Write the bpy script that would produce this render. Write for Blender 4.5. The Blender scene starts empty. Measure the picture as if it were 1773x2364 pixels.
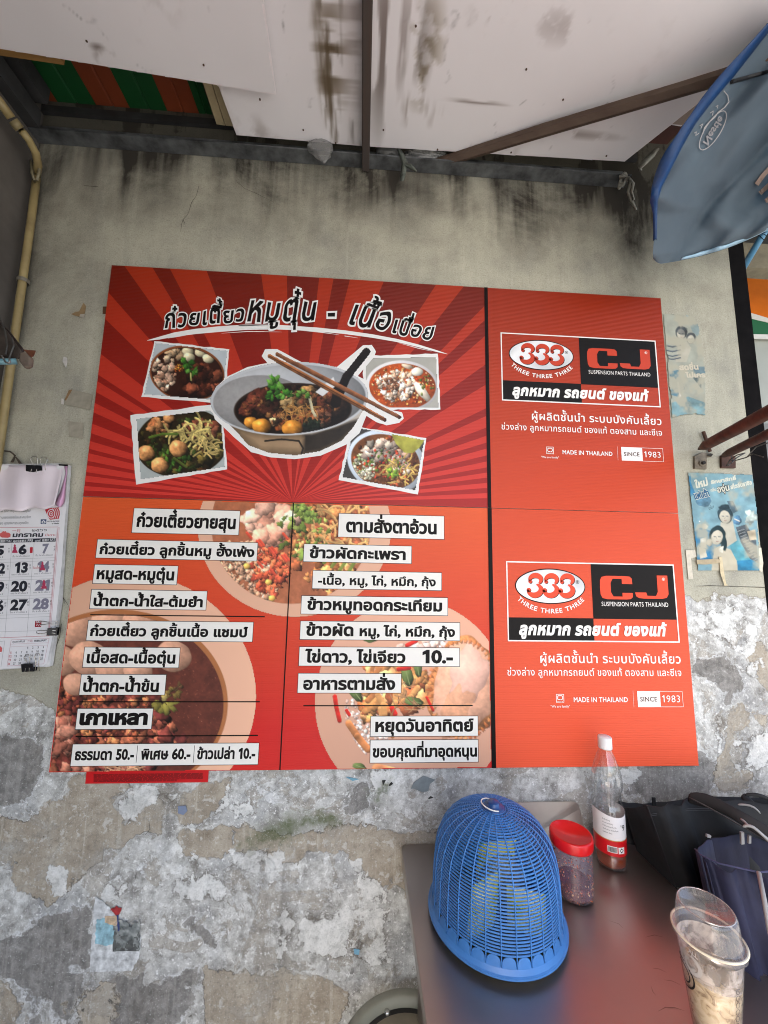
import bpy, bmesh, math, random
import numpy as np
from mathutils import Vector, Matrix
from mathutils.geometry import delaunay_2d_cdt

# ------------------------------------------------------------------ camera, world, sun, exposure
sc = bpy.context.scene
COL = sc.collection
D = 1.1                      # camera distance from the wall (m)
CZ = 1.47                    # eye height (m)
F, CX, CY = 888.0, 886.5, 1182.0
R = np.array([[0.9980889574851887, 0.026924800825665684, 0.05561913381766755],
              [-0.05866011435478499, 0.12985911602503125, 0.9897957369927803],
              [0.019427401524983356, -0.9911668200084665, 0.13119036162878495]])
cd = bpy.data.cameras.new('camera'); cam = bpy.data.objects.new('camera', cd); COL.objects.link(cam)
cd.sensor_fit = 'VERTICAL'; cd.sensor_height = 24.0; cd.lens = 24.0 * F / 2364.0
cd.clip_start = 0.02; cd.clip_end = 200
M3 = Matrix(((R[0][0], -R[0][1], -R[0][2]), (R[1][0], -R[1][1], -R[1][2]), (R[2][0], -R[2][1], -R[2][2])))
cam.matrix_world = Matrix.Translation((0, -D, CZ)) @ M3.to_4x4()
sc.camera = cam
SUN_EL, SUN_AZ = 52.0, 205.0
world = bpy.data.worlds.new('World'); sc.world = world; world.use_nodes = True
wn = world.node_tree.nodes; bgn = wn['Background']
sky = wn.new('ShaderNodeTexSky'); sky.sky_type = 'NISHITA'; sky.sun_disc = False
sky.sun_elevation = math.radians(SUN_EL); sky.sun_rotation = math.radians(SUN_AZ); sky.dust_density = 3.0; sky.air_density = 1.0
world.node_tree.links.new(sky.outputs[0], bgn.inputs[0]); bgn.inputs[1].default_value = 0.15
sl = bpy.data.lights.new('sun', 'SUN'); sl.energy = 4.6; sl.angle = math.radians(0.5); sl.color = (1, .95, .87)
so = bpy.data.objects.new('sun', sl); COL.objects.link(so)
_az = math.radians(SUN_AZ); _el = math.radians(SUN_EL)
so.rotation_euler = Vector((math.sin(_az) * math.cos(_el), math.cos(_az) * math.cos(_el), math.sin(_el))).to_track_quat('Z', 'Y').to_euler()
sc.view_settings.view_transform = 'Standard'; sc.view_settings.look = 'None'
sc.view_settings.exposure = 1.80; sc.view_settings.gamma = 1.0
sc.view_settings.use_curve_mapping = False
sc.cycles.max_bounces = 8; sc.cycles.transparent_max_bounces = 16
sc.cycles.use_denoising = True; sc.cycles.filter_width = 1.05
sc.cycles.sample_clamp_indirect = 6.0

# ------------------------------------------------------------------ helpers
rnd = random.Random(7)
rs = np.random.RandomState(3)

def _ray(px, py):
    px = np.asarray(px, float); py = np.asarray(py, float)
    c = np.stack([(px - CX) / F, (py - CY) / F, np.ones_like(px)], -1)
    return c @ R.T
def W(px, py, y=0.0):
    """photo pixel -> point on the vertical plane at depth y"""
    r = _ray(px, py); t = (y + D) / r[..., 1]
    return np.stack([r[..., 0] * t, np.zeros_like(t) + y, CZ + r[..., 2] * t], -1)
def H(px, py, z):
    """photo pixel -> point on the horizontal plane at height z"""
    r = _ray(px, py); t = (z - CZ) / r[..., 2]
    return np.stack([r[..., 0] * t, r[..., 1] * t - D, np.zeros_like(t) + z], -1)
def Q(x0, y0, s):
    return lambda x, y: (x0 + x * s, y0 + y * s)
def s2l(c):
    return tuple((v / 12.92 if v <= 0.04045 else ((v + 0.055) / 1.055) ** 2.4) for v in c)
def C8(r, g, b):
    return s2l((r / 255., g / 255., b / 255.))

WLOC = {}
def settag(o, label=None, cat=None, group=None, kind=None):
    if label: o['label'] = label
    if cat: o['category'] = cat
    if group: o['group'] = group
    if kind: o['kind'] = kind
    return o
def thing(name, loc, label, cat, group=None):
    o = bpy.data.objects.new(name, None); COL.objects.link(o); o.location = loc
    o.empty_display_size = 0.05
    WLOC[o.name] = Vector(loc)
    return settag(o, label, cat, group)
def obj(name, verts, faces, mat, parent=None, smooth=False, mats=None, midx=None):
    me = bpy.data.meshes.new(name)
    v = np.asarray(verts, float).reshape(-1, 3)
    if parent is not None:
        off = np.array(WLOC[parent.name])
    else:
        mn, mx = v.min(0), v.max(0); off = np.array([(mn[0] + mx[0]) / 2, (mn[1] + mx[1]) / 2, mn[2]])
    me.from_pydata((v - off).tolist(), [], [list(map(int, f)) for f in faces])
    o = bpy.data.objects.new(name, me); COL.objects.link(o)
    for m in (mats or [mat]): me.materials.append(m)
    if midx is not None: me.polygons.foreach_set('material_index', midx)
    if smooth: me.polygons.foreach_set('use_smooth', [True] * len(me.polygons))
    if parent is not None: o.parent = parent
    else: o.location = off
    WLOC[o.name] = Vector(off)
    me.update()
    return o

class G:
    def __init__(s): s.v = []; s.f = []; s.m = []; s.k = 0
    def add(s, V, Fc):
        n = len(s.v); s.v += [tuple(map(float, p)) for p in V]
        for f in Fc: s.f.append([i + n for i in f]); s.m.append(s.k)
        return s
    def box(s, x0, x1, y0, y1, z0, z1):
        V = [(x0, y0, z0), (x1, y0, z0), (x1, y1, z0), (x0, y1, z0), (x0, y0, z1), (x1, y0, z1), (x1, y1, z1), (x0, y1, z1)]
        return s.add(V, [(0, 3, 2, 1), (4, 5, 6, 7), (0, 1, 5, 4), (1, 2, 6, 5), (2, 3, 7, 6), (3, 0, 4, 7)])
    def prism(s, P, d):
        """polygon P (3d points) extruded by vector d"""
        P = [np.array(p, float) for p in P]; n = len(P); d = np.array(d, float)
        V = P + [p + d for p in P]
        return s.add(V, [list(range(n))[::-1], list(range(n, 2 * n))] + [(i, (i + 1) % n, (i + 1) % n + n, i + n) for i in range(n)])
    def tube(s, pts, r, n=8, caps=True, closed=False, flat=1.0):
        pts = [Vector(p) for p in pts]; m = len(pts)
        rr = r if hasattr(r, '__len__') else [r] * m
        V = []; up = None
        for i, p in enumerate(pts):
            a = pts[(i - 1) % m] if (i > 0 or closed) else p
            b = pts[(i + 1) % m] if (i < m - 1 or closed) else p
            t = (b - a); t = t.normalized() if t.length > 1e-9 else Vector((0, 0, 1))
            if up is None:
                up = Vector((0, 0, 1)) if abs(t.z) < .9 else Vector((1, 0, 0))
            x = up - t * up.dot(t); x.normalize(); up = x; y = t.cross(x)
            for k in range(n):
                a_ = 2 * math.pi * k / n
                V.append(p + (x * math.cos(a_) + y * math.sin(a_) * flat) * rr[i])
        Fc = []
        for i in range(m if closed else m - 1):
            for k in range(n):
                j = (i + 1) % m
                Fc.append((i * n + k, i * n + (k + 1) % n, j * n + (k + 1) % n, j * n + k))
        if caps and not closed:
            Fc.append(list(range(n))[::-1]); Fc.append([(m - 1) * n + k for k in range(n)])
        return s.add(V, Fc)
    def lathe(s, prof, c, n=32, wob=None, cap0=False, cap1=False, sx=1, sy=1):
        V = []
        for i, (r, z) in enumerate(prof):
            for k in range(n):
                a = 2 * math.pi * k / n; q = r * (wob(a, z) if wob else 1)
                V.append((c[0] + q * math.cos(a) * sx, c[1] + q * math.sin(a) * sy, c[2] + z))
        Fc = []
        for i in range(len(prof) - 1):
            for k in range(n):
                Fc.append((i * n + k, i * n + (k + 1) % n, (i + 1) * n + (k + 1) % n, (i + 1) * n + k))
        if cap0: Fc.append(list(range(n))[::-1])
        if cap1: Fc.append([(len(prof) - 1) * n + k for k in range(n)])
        return s.add(V, Fc)
    def build(s, name, mat, parent=None, smooth=False, mats=None):
        return obj(name, s.v, s.f, mat, parent, smooth, mats, s.m if mats else None)

def bevel(o, w, seg=2):
    m = o.modifiers.new('bevel', 'BEVEL'); m.width = w; m.segments = seg; m.limit_method = 'ANGLE'; return o
def solid(o, t):
    m = o.modifiers.new('solid', 'SOLIDIFY'); m.thickness = t; m.offset = 0; return o
def autosmooth(o):
    o.data.polygons.foreach_set('use_smooth', [True] * len(o.data.polygons)); return o

# ---- materials
class N:
    def __init__(s, name):
        s.m = bpy.data.materials.new(name); s.m.use_nodes = True
        s.t = s.m.node_tree; s.n = s.t.nodes; s.p = s.n['Principled BSDF']
        s.co = s.n.new('ShaderNodeTexCoord')
    def new(s, t, **k):
        n = s.n.new(t)
        for a, b in k.items(): setattr(n, a, b)
        return n
    def l(s, a, b): s.t.links.new(a, b)
    def noise(s, scale, detail=4, rough=.5, sx=1, sy=1, sz=1, dist=0, coord='Object'):
        mp = s.new('ShaderNodeMapping'); mp.inputs['Scale'].default_value = (sx, sy, sz)
        s.l(s.co.outputs[coord], mp.inputs[0])
        n = s.new('ShaderNodeTexNoise'); n.inputs['Scale'].default_value = scale
        n.inputs['Detail'].default_value = detail; n.inputs['Roughness'].default_value = rough
        n.inputs['Distortion'].default_value = dist
        s.l(mp.outputs[0], n.inputs['Vector']); return n.outputs[0]
    def ramp(s, x, stops, interp='LINEAR'):
        r = s.new('ShaderNodeValToRGB'); r.color_ramp.interpolation = interp
        e = r.color_ramp.elements
        while len(e) > 1: e.remove(e[0])
        e[0].position = stops[0][0]; c = stops[0][1]; e[0].color = (*c, 1) if hasattr(c, '__len__') else (c, c, c, 1)
        for p, c in stops[1:]:
            q = e.new(p); q.color = (*c, 1) if hasattr(c, '__len__') else (c, c, c, 1)
        s.l(x, r.inputs[0]); return r.outputs[0]
    def mix(s, f, a, b, mode='MIX'):
        m = s.new('ShaderNodeMix', data_type='RGBA', blend_type=mode)
        for v, i in ((f, 0), (a, 6), (b, 7)):
            if hasattr(v, 'is_output'): s.l(v, m.inputs[i])
            elif hasattr(v, '__len__'): m.inputs[i].default_value = (*v[:3], 1)
            else: m.inputs[i].default_value = v
        return m.outputs[2]
    def math(s, op, a, b=0.0, c=None, clamp=False):
        m = s.new('ShaderNodeMath', operation=op); m.use_clamp = clamp
        for v, i in ((a, 0), (b, 1), (c, 2)):
            if v is None: continue
            if hasattr(v, 'is_output'): s.l(v, m.inputs[i])
            else: m.inputs[i].default_value = v
        return m.outputs[0]
    def step(s, x, a, b):
        m = s.new('ShaderNodeMapRange', interpolation_type='SMOOTHSTEP')
        s.l(x, m.inputs[0]); m.inputs[1].default_value = a; m.inputs[2].default_value = b; return m.outputs[0]
    def bump(s, h, strength=.3, dist=.002):
        b = s.new('ShaderNodeBump'); b.inputs['Strength'].default_value = strength; b.inputs['Distance'].default_value = dist
        s.l(h, b.inputs['Height']); s.l(b.outputs[0], s.p.inputs['Normal']); return b
    def col(s, c):
        if hasattr(c, 'is_output'): s.l(c, s.p.inputs['Base Color'])
        else: s.p.inputs['Base Color'].default_value = (*c[:3], 1)
    def set(s, **k):
        for a, b in k.items(): s.p.inputs[a.replace('_', ' ')].default_value = b
def simple(name, col, rough=.6, metal=0, var=.15, scale=30, bump=.15, dist=.001, spec=.5, col2=None, sx=1, sy=1, sz=1, **k):
    a = N(name); n = a.noise(scale, 5, .6, sx, sy, sz)
    c2 = col2 or tuple(v * (1 - var * 2) for v in col); c1 = col if col2 else tuple(min(1, v * (1 + var)) for v in col)
    a.col(a.ramp(n, [(.3, c2), (.7, c1)]))
    a.set(Roughness=rough, Metallic=metal); a.p.inputs['Specular IOR Level'].default_value = spec
    if bump: a.bump(n, bump, dist)
    for q, v in k.items(): a.p.inputs[q.replace('_', ' ')].default_value = v
    return a.m
def clear(name, tint=(.96, .97, .97), rough=.03, base=.05, haze=0.0, hazecol=(.8, .8, .8), ior=1.45):
    """thin clear plastic: see-through, with reflections growing towards grazing angles"""
    a = N(name); tr = a.new('ShaderNodeBsdfTransparent'); tr.inputs[0].default_value = (*tint, 1); gl = a.new('ShaderNodeBsdfGlossy'); gl.inputs['Roughness'].default_value = rough
    lw_ = a.new('ShaderNodeLayerWeight'); lw_.inputs[0].default_value = .35; f_ = a.math('ADD', a.math('MULTIPLY', a.math('POWER', lw_.outputs['Facing'], 2.2), .65), base, clamp=True)
    mx = a.new('ShaderNodeMixShader'); a.l(f_, mx.inputs[0]); a.l(tr.outputs[0], mx.inputs[1]); a.l(gl.outputs[0], mx.inputs[2]); last = mx.outputs[0]
    if haze:
        df = a.new('ShaderNodeBsdfDiffuse'); df.inputs[0].default_value = (*hazecol, 1); m2 = a.new('ShaderNodeMixShader'); m2.inputs[0].default_value = haze; a.l(last, m2.inputs[1]); a.l(df.outputs[0], m2.inputs[2]); last = m2.outputs[0]
    a.l(last, a.n['Material Output'].inputs[0]); return a.m
_flat = {}
def ink(col, rough=.45):
    """flat print of one ink on coated board"""
    key = (tuple(round(c, 4) for c in col), rough)
    if key not in _flat:
        a = N('ink'); n = a.noise(900, 2); a.col(a.mix(a.math('MULTIPLY', n, .12), col, tuple(c * .6 for c in col)))
        a.set(Roughness=rough); a.p.inputs['Specular IOR Level'].default_value = .35 if max(col) > .03 else .12; _flat[key] = a.m
    return _flat[key]
def vcol_mat(name, rough=.5, spec=.35, bumpw=False):
    a = N(name); at = a.new('ShaderNodeAttribute', attribute_name='paint'); a.l(at.outputs['Color'], a.p.inputs['Base Color'])
    a.set(Roughness=rough); a.p.inputs['Specular IOR Level'].default_value = spec; return a.m
VM = vcol_mat('printed_picture')

# ---- numpy noise
def fbm(h, w, cell, octv=4, seed=0, rough=.5, ax=1.0, ay=1.0):
    r = np.random.RandomState(seed); out = np.zeros((h, w)); amp = 1; tot = 0
    for o in range(octv):
        cx = max(cell * ax, 1.0); cy = max(cell * ay, 1.0)
        gh, gw = int(h / cy) + 3, int(w / cx) + 3; g = r.rand(gh, gw)
        yy = np.arange(h) / cy; xx = np.arange(w) / cx
        yi = yy.astype(int); xi = xx.astype(int); fy = yy - yi; fx = xx - xi
        fy = (fy * fy * (3 - 2 * fy))[:, None]; fx = (fx * fx * (3 - 2 * fx))[None, :]
        a = g[yi][:, xi]; b = g[yi][:, xi + 1]; c = g[yi + 1][:, xi]; d = g[yi + 1][:, xi + 1]
        out += amp * ((a * (1 - fx) + b * fx) * (1 - fy) + (c * (1 - fx) + d * fx) * fy)
        tot += amp; amp *= rough; cell /= 2
    return out / tot
def sdf_poly(PX, PY, poly):
    """signed distance, positive inside; PX, PY arrays"""
    P = np.array(poly, float); best = np.full(PX.shape, 1e9); ins = np.zeros(PX.shape, bool)
    for i in range(len(P)):
        ax, ay = P[i]; bx, by = P[(i + 1) % len(P)]
        dx, dy = bx - ax, by - ay; L = dx * dx + dy * dy + 1e-12
        t = np.clip(((PX - ax) * dx + (PY - ay) * dy) / L, 0, 1)
        best = np.minimum(best, (PX - ax - t * dx) ** 2 + (PY - ay - t * dy) ** 2)
        c = ((ay > PY) != (by > PY)) & (PX < (bx - ax) * (PY - ay) / (by - ay + 1e-12) + ax)
        ins ^= c
    d = np.sqrt(best); return np.where(ins, d, -d)

# ---- painter: a little canvas whose pixels become vertex colours of a printed sheet
class Canvas:
    def __init__(s, x0, y0, x1, y1, k=.62):
        s.x0, s.y0, s.k = x0, y0, k; s.w = int((x1 - x0) * k) + 1; s.h = int((y1 - y0) * k) + 1
        s.c = np.zeros((s.h, s.w, 3)); s.a = np.zeros((s.h, s.w))
        s.X, s.Y = np.meshgrid(x0 + np.arange(s.w) / k, y0 + np.arange(s.h) / k)
        s.nz = fbm(s.h, s.w, 10, 4, 5); s.fine = fbm(s.h, s.w, 3, 2, 9); s.i = 0
    def win(s, x0, y0, x1, y1):
        a = max(0, int((x0 - s.x0) * s.k)); b = min(s.w, int((x1 - s.x0) * s.k) + 2)
        c = max(0, int((y0 - s.y0) * s.k)); d = min(s.h, int((y1 - s.y0) * s.k) + 2)
        return (slice(c, d), slice(a, b)) if b > a and d > c else None
    def put(s, sl, m, col, clip=None):
        if clip is not None: m = m * clip[sl]
        s.c[sl] = s.c[sl] * (1 - m[..., None]) + col * m[..., None]
        s.a[sl] = np.maximum(s.a[sl], m)
    def poly(s, pts, col, var=.0, clip=None, soft=1.2):
        xs = [p[0] for p in pts]; ys = [p[1] for p in pts]
        sl = s.win(min(xs) - 3, min(ys) - 3, max(xs) + 3, max(ys) + 3)
        if not sl: return
        d = sdf_poly(s.X[sl], s.Y[sl], pts); m = np.clip(d / soft + .5, 0, 1)
        c = np.array(col, float)[None, None] * (1 + var * (s.nz[sl] - .5) * 2)[..., None]
        s.put(sl, m, np.clip(c, 0, 1), clip)
    def blob(s, x, y, rx, ry, ang, col, shade=.35, lump=.12, tex=.25, spec=.0, clip=None, alpha=1.0, ring=None):
        s.i += 1; r0 = max(rx, ry) * 1.35; sl = s.win(x - r0, y - r0, x + r0, y + r0)
        if not sl: return
        ca, sa = math.cos(ang), math.sin(ang); dx = s.X[sl] - x; dy = s.Y[sl] - y
        u = (dx * ca + dy * sa) / rx; v = (-dx * sa + dy * ca) / ry
        th = np.arctan2(v, u); q = np.hypot(u, v)
        rr = 1 + lump * (np.sin(3 * th + s.i) * .5 + np.sin(5 * th + s.i * 2.3) * .35 + np.sin(9 * th + s.i * 1.7) * .25)
        q = q / rr; m = np.clip((1 - q) * min(rx, ry) / 1.6 + .5, 0, 1) * alpha
        nz = np.sqrt(np.clip(1 - q * q, 0, 1)); li = nz * .6 - (dx / r0 + dy / r0) * .75
        f = 1 + shade * (li - .35) * 1.6 + tex * (s.nz[sl] - .5) * 2 + tex * (s.fine[sl] - .5)
        c = np.array(col, float)[None, None] * f[..., None]
        if spec: c = c + (spec * np.clip(1 - np.hypot(u + .35, v + .35) * 3, 0, 1))[..., None]
        s.put(sl, m, np.clip(c, 0, 1), clip)
    def line(s, pts, w, col, clip=None, shade=.3):
        for (ax, ay), (bx, by) in zip(pts[:-1], pts[1:]):
            sl = s.win(min(ax, bx) - w - 2, min(ay, by) - w - 2, max(ax, bx) + w + 2, max(ay, by) + w + 2)
            if not sl: continue
            dx, dy = bx - ax, by - ay; L = dx * dx + dy * dy + 1e-9; X, Y = s.X[sl], s.Y[sl]
            t = np.clip(((X - ax) * dx + (Y - ay) * dy) / L, 0, 1)
            d = np.hypot(X - ax - t * dx, Y - ay - t * dy); m = np.clip((w - d) / 1.3 + .5, 0, 1)
            f = 1 + shade * ((Y - ay - t * dy) / (-w) * .6 + (s.nz[sl] - .5))
            s.put(sl, m, np.clip(np.array(col, float)[None, None] * f[..., None], 0, 1), clip)
    def mesh(s, name, y, parent, mat=None, fade=None, thr=.5, bend=None, tone=1):
        P = W(s.X, s.Y, y).reshape(-1, 3)
        if bend is not None: P[:, 1] += bend(s.X, s.Y).ravel()
        a = s.a > thr; q = a[:-1, :-1] & a[1:, :-1] & a[:-1, 1:] & a[1:, 1:]
        I = np.arange(s.h * s.w).reshape(s.h, s.w)
        Fc = np.stack([I[:-1, :-1][q], I[1:, :-1][q], I[1:, 1:][q], I[:-1, 1:][q]], -1)
        used = np.zeros(s.h * s.w, bool); used[Fc.ravel()] = True; mp = np.cumsum(used) - 1
        V = P[used]; Fc = mp[Fc]; c = s.c.reshape(-1, 3)[used]
        if tone != 1: c = np.clip(c, 0, 1) ** tone
        lin = np.where(c <= .04045, c / 12.92, ((c + .055) / 1.055) ** 2.4)
        off = np.array(WLOC[parent.name]) if parent is not None else np.zeros(3)
        if parent is None:
            off = np.array([V[:, 0].mean(), V[:, 1].mean(), V[:, 2].min()])
        me = bpy.data.meshes.new(name); n, f = len(V), len(Fc)
        me.vertices.add(n); me.vertices.foreach_set('co', (V - off).ravel())
        me.loops.add(f * 4); me.loops.foreach_set('vertex_index', Fc.ravel())
        me.polygons.add(f); me.polygons.foreach_set('loop_start', np.arange(f) * 4)
        me.update(calc_edges=True)
        at = me.color_attributes.new('paint', 'FLOAT_COLOR', 'POINT')
        at.data.foreach_set('color', np.concatenate([lin, np.ones((n, 1))], 1).ravel())
        me.materials.append(mat or VM)
        o = bpy.data.objects.new(name, me); COL.objects.link(o)
        if parent is not None: o.parent = parent
        else: o.location = off
        WLOC[o.name] = Vector(off)
        return o

# ---- lettering: glyph outlines of Blender's own fonts, emboldened and filled by winding number
_loops = {}; _adv = {}; _gl = {}
def _outline(ch):
    if ch == '1': return [np.array([(.20, 0), (.31, 0), (.31, .70), (.23, .70), (.05, .59), (.05, .49), (.20, .56)])]
    c = bpy.data.curves.new('t', 'FONT'); c.body = ch; c.resolution_u = 3; c.fill_mode = 'NONE' if hasattr(c, 'fill_mode') else c.fill_mode
    o = bpy.data.objects.new('t', c); COL.objects.link(o)
    dg = bpy.context.evaluated_depsgraph_get(); me = o.evaluated_get(dg).to_mesh()
    co = [(v.co.x, v.co.y) for v in me.vertices]; nb = {}
    for e in me.edges:
        a, b = e.vertices; nb.setdefault(a, []).append(b); nb.setdefault(b, []).append(a)
    seen = set(); loops = []
    for i in range(len(co)):
        if i in seen or i not in nb: continue
        lp = [i]; seen.add(i); cur = i + 1 if (i + 1) in nb[i] else nb[i][0]; 
        while cur not in seen:
            lp.append(cur); seen.add(cur); nx = [k for k in nb[cur] if k not in seen]
            if not nx: break
            cur = (cur + 1) if (cur + 1) in nx else nx[0]
        if len(lp) > 2: loops.append(np.array([co[k] for k in lp]))
    o.evaluated_get(dg).to_mesh_clear(); bpy.data.objects.remove(o); bpy.data.curves.remove(c)
    return loops
def _area(l):
    x, y = l[:, 0], l[:, 1]; return .5 * np.sum(x * np.roll(y, -1) - np.roll(x, -1) * y)
def _maxx(ls): return max(l[:, 0].max() for l in ls)
_barw = None
def glyph(ch, w):
    global _barw
    if (ch, w) in _gl: return _gl[(ch, w)]
    if ch not in _loops:
        _loops[ch] = _outline(ch)
        if _barw is None: _barw = _maxx(_outline('||'))
        _adv[ch] = .44 if ch == '1' else _maxx(_outline('|' + ch + '|')) - _barw
    loops = _loops[ch]
    if not loops: _gl[(ch, w)] = (np.zeros((0, 2)), []); return _gl[(ch, w)]
    sgn = np.sign(_area(max(loops, key=lambda l: abs(_area(l)))))
    out = []
    for l in loops:
        keep = [0]
        for i in range(1, len(l)):
            if np.hypot(*(l[i] - l[keep[-1]])) > 1e-4: keep.append(i)
        l = l[keep]
        if np.hypot(*(l[0] - l[-1])) < 1e-4: l = l[:-1]
        if len(l) < 3: continue
        if w:
            e0 = l - np.roll(l, 1, 0); e1 = np.roll(l, -1, 0) - l
            n0 = np.stack([e0[:, 1], -e0[:, 0]], 1); n1 = np.stack([e1[:, 1], -e1[:, 0]], 1)
            n0 /= np.linalg.norm(n0, axis=1)[:, None]; n1 /= np.linalg.norm(n1, axis=1)[:, None]
            b = n0 + n1; bl = np.maximum((b * b).sum(1), .6); l = l + sgn * w * 2 * b / bl[:, None]
        out.append(l)
    V = []; E = []
    for l in out:
        n = len(V); V += [Vector(p) for p in l]; E += [(n + i, n + (i + 1) % len(l)) for i in range(len(l))]
    r = delaunay_2d_cdt(V, E, [], 0, 1e-5)
    vs = np.array([(p.x, p.y) for p in r[0]]); fs = []
    if len(r[2]):
        T = np.array([list(f) for f in r[2]]); cen = vs[T].mean(1); wn_ = np.zeros(len(T))
        for l in out:
            a = l; b = np.roll(l, -1, 0)
            for (ax, ay), (bx, by) in zip(a, b):
                cr = (bx - ax) * (cen[:, 1] - ay) - (by - ay) * (cen[:, 0] - ax)
                wn_ += ((ay <= cen[:, 1]) & (by > cen[:, 1]) & (cr > 0)).astype(int) - ((ay > cen[:, 1]) & (by <= cen[:, 1]) & (cr < 0)).astype(int)
        fs = T[(wn_ * sgn) > 0].tolist()
    _gl[(ch, w)] = (vs, fs); return _gl[(ch, w)]
UPV = 'ิีึืัํ็'; TONE = '่้๊๋์'; LOW = 'ุู'
def text2d(s, w=.03, track=0.0, kern=0.0):
    """lays out latin and thai text, tone marks lifted above upper vowels; returns verts, faces, width"""
    V = []; Fc = []; x = 0
    for i, ch in enumerate(s):
        if ch == ' ': x += .3 + kern; continue
        g, f = glyph(ch, round(w * .62, 4) if (ch in UPV + TONE + LOW and w < .06) else w); dy = 0
        if ch in TONE:
            if i and (s[i - 1] in UPV): dy = .185
            elif i + 1 < len(s) and s[i + 1] == 'ำ': dy = .185
            elif i and s[i - 1] in LOW and False: dy = 0
        if len(g):
            n = len(V); V += [(x + p[0], p[1] + dy) for p in g]; Fc += [[a + n for a in q] for q in f]
        x += _adv[ch] + (track if ch not in UPV + TONE + LOW else 0)
    return np.array(V), Fc
def put_text(name, s, a, b, hpx, mat, parent, y, w=.03, shear=0.0, arc=0.0, track=0.0, fit=True, yfun=None, cap=.56, origin=None):
    """text with its baseline from photo pixel a to photo pixel b on plane y, cap height hpx photo pixels"""
    V, Fc = text2d(s, w, track)
    A = W(a[0], a[1], y); B = W(b[0], b[1], y); T = W(a[0], a[1] - hpx, y)
    hz = abs(T[2] - A[2]); sz = hz / cap
    x0, x1 = V[:, 0].min(), V[:, 0].max(); L = math.hypot(B[0] - A[0], B[2] - A[2]); sx = L / (x1 - x0)
    dx, dz = (B[0] - A[0]) / L, (B[2] - A[2]) / L
    u = (V[:, 0] - x0) * sx; v = V[:, 1] * sz; u = u + v * shear
    if arc: v = v + arc * L * (1 - (2 * u / L - 1) ** 2)
    P = np.stack([A[0] + u * dx - v * dz, np.full(len(u), y), A[2] + u * dz + v * dx], 1)
    if yfun: P[:, 1] = [yfun(p) for p in P]
    return obj(name, P, Fc, mat, parent)
def flat(name, pts, mat, parent, y, **k):
    """flat polygon through photo pixels on plane y"""
    P = [W(p[0], p[1], y) for p in pts]; return obj(name, P, [list(range(len(P)))], mat, parent)
def rectpx(name, a, b, mat, parent, y, fr=None, fmat=None):
    """axis-aligned rectangle on plane y between two opposite photo pixels, optional thin frame"""
    A = W(a[0], a[1], y); B = W(b[0], b[1], y); x0, x1, z0, z1 = A[0], B[0], B[2], A[2]
    o = obj(name, [(x0, y, z0), (x1, y, z0), (x1, y, z1), (x0, y, z1)], [(0, 1, 2, 3)], mat, parent)
    if fr: frame('border', x0, x1, z0, z1, fr, fmat, o, y - .0001)
    return o
def frame(name, x0, x1, z0, z1, t, mat, parent, y):
    V = [(x0, y, z0), (x1, y, z0), (x1, y, z1), (x0, y, z1), (x0 + t, y, z0 + t), (x1 - t, y, z0 + t), (x1 - t, y, z1 - t), (x0 + t, y, z1 - t)]
    return obj(name, V, [(0, 1, 5, 4), (1, 2, 6, 5), (2, 3, 7, 6), (3, 0, 4, 7)], mat, parent)
def ribbon(pts, ws):
    """flat tapered stroke in 2d"""
    P = np.array(pts, float); w = np.array(ws, float); t = np.gradient(P, axis=0); t /= np.linalg.norm(t, axis=1)[:, None]
    n = np.stack([-t[:, 1], t[:, 0]], 1); A = P + n * w[:, None]; B = P - n * w[:, None]; m = len(P)
    return np.concatenate([A, B]), [(i, i + 1, m + i + 1, m + i) for i in range(m - 1)]
def ellpts(c, rx, ry, n=48, a0=0, a1=2 * math.pi):
    return [(c[0] + rx * math.cos(a0 + (a1 - a0) * i / n), c[1] + ry * math.sin(a0 + (a1 - a0) * i / n)) for i in range(n + (0 if abs(a1 - a0 - 2 * math.pi) < 1e-6 else 1))]
# ================================================================== STRUCTURE: ground, walls
pav = simple('street_concrete', (.34, .335, .32), .85, scale=3, var=.1, bump=.3)
g = G(); g.box(-25, 25, -30, -.0, -.3, 0.0)
o = g.build('ground', pav); o['kind'] = 'structure'
g = G(); g.box(-25, 25, 0.6, 6, -.3, -0.002)
o = g.build('ground', pav); o['kind'] = 'structure'

A_ = Q(0, 1750, .5425); B_ = Q(1600, 1300, .2486); C_ = Q(1400, 1750, .2248)
TAN = [(A_, [(0,230),(100,250),(180,235),(230,180),(300,75),(520,75),(560,130),(500,200),(540,300),(600,250),(650,200),(700,250),(690,330),(610,330),(570,370),(500,410),(420,460),(330,510),(240,560),(180,610),(110,580),(60,510),(0,410),(-150,300)]),
       (A_, [(735,320),(830,290),(920,285),(1000,300),(1010,380),(940,430),(800,450),(770,400)]),
       (A_, [(700,250),(760,290),(860,270),(960,180),(1010,80),(860,80),(760,160)]),
       (A_, [(1010,290),(1250,300),(1659,300),(2300,300),(2300,520),(1900,600),(1659,560),(1590,490),(1500,450),(1430,420),(1170,430),(1100,380),(1010,390)]),
       (A_, [(860,900),(1100,880),(1300,900),(1490,990),(1400,1132),(1400,1400),(450,1400),(500,1100),(850,1100)]),
       (B_, [(330,1300),(500,1290),(610,1370),(690,1420),(690,1560),(560,1450),(520,1560),(380,1590),(320,1650),(340,1800),(390,1900),(560,2000),(530,2130),(300,2150),(230,2050),(220,1730),(280,1600)]),
       (A_, [(0,960),(120,1060),(330,1060),(380,1000),(480,960),(460,1132),(440,1400),(-200,1400),(-200,900)]),
       (B_, [(560,740),(640,720),(760,830),(760,1300),(640,1150),(600,1000),(540,900)]),
       (C_, [(150,110),(320,105),(230,220),(160,230)])]
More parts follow.
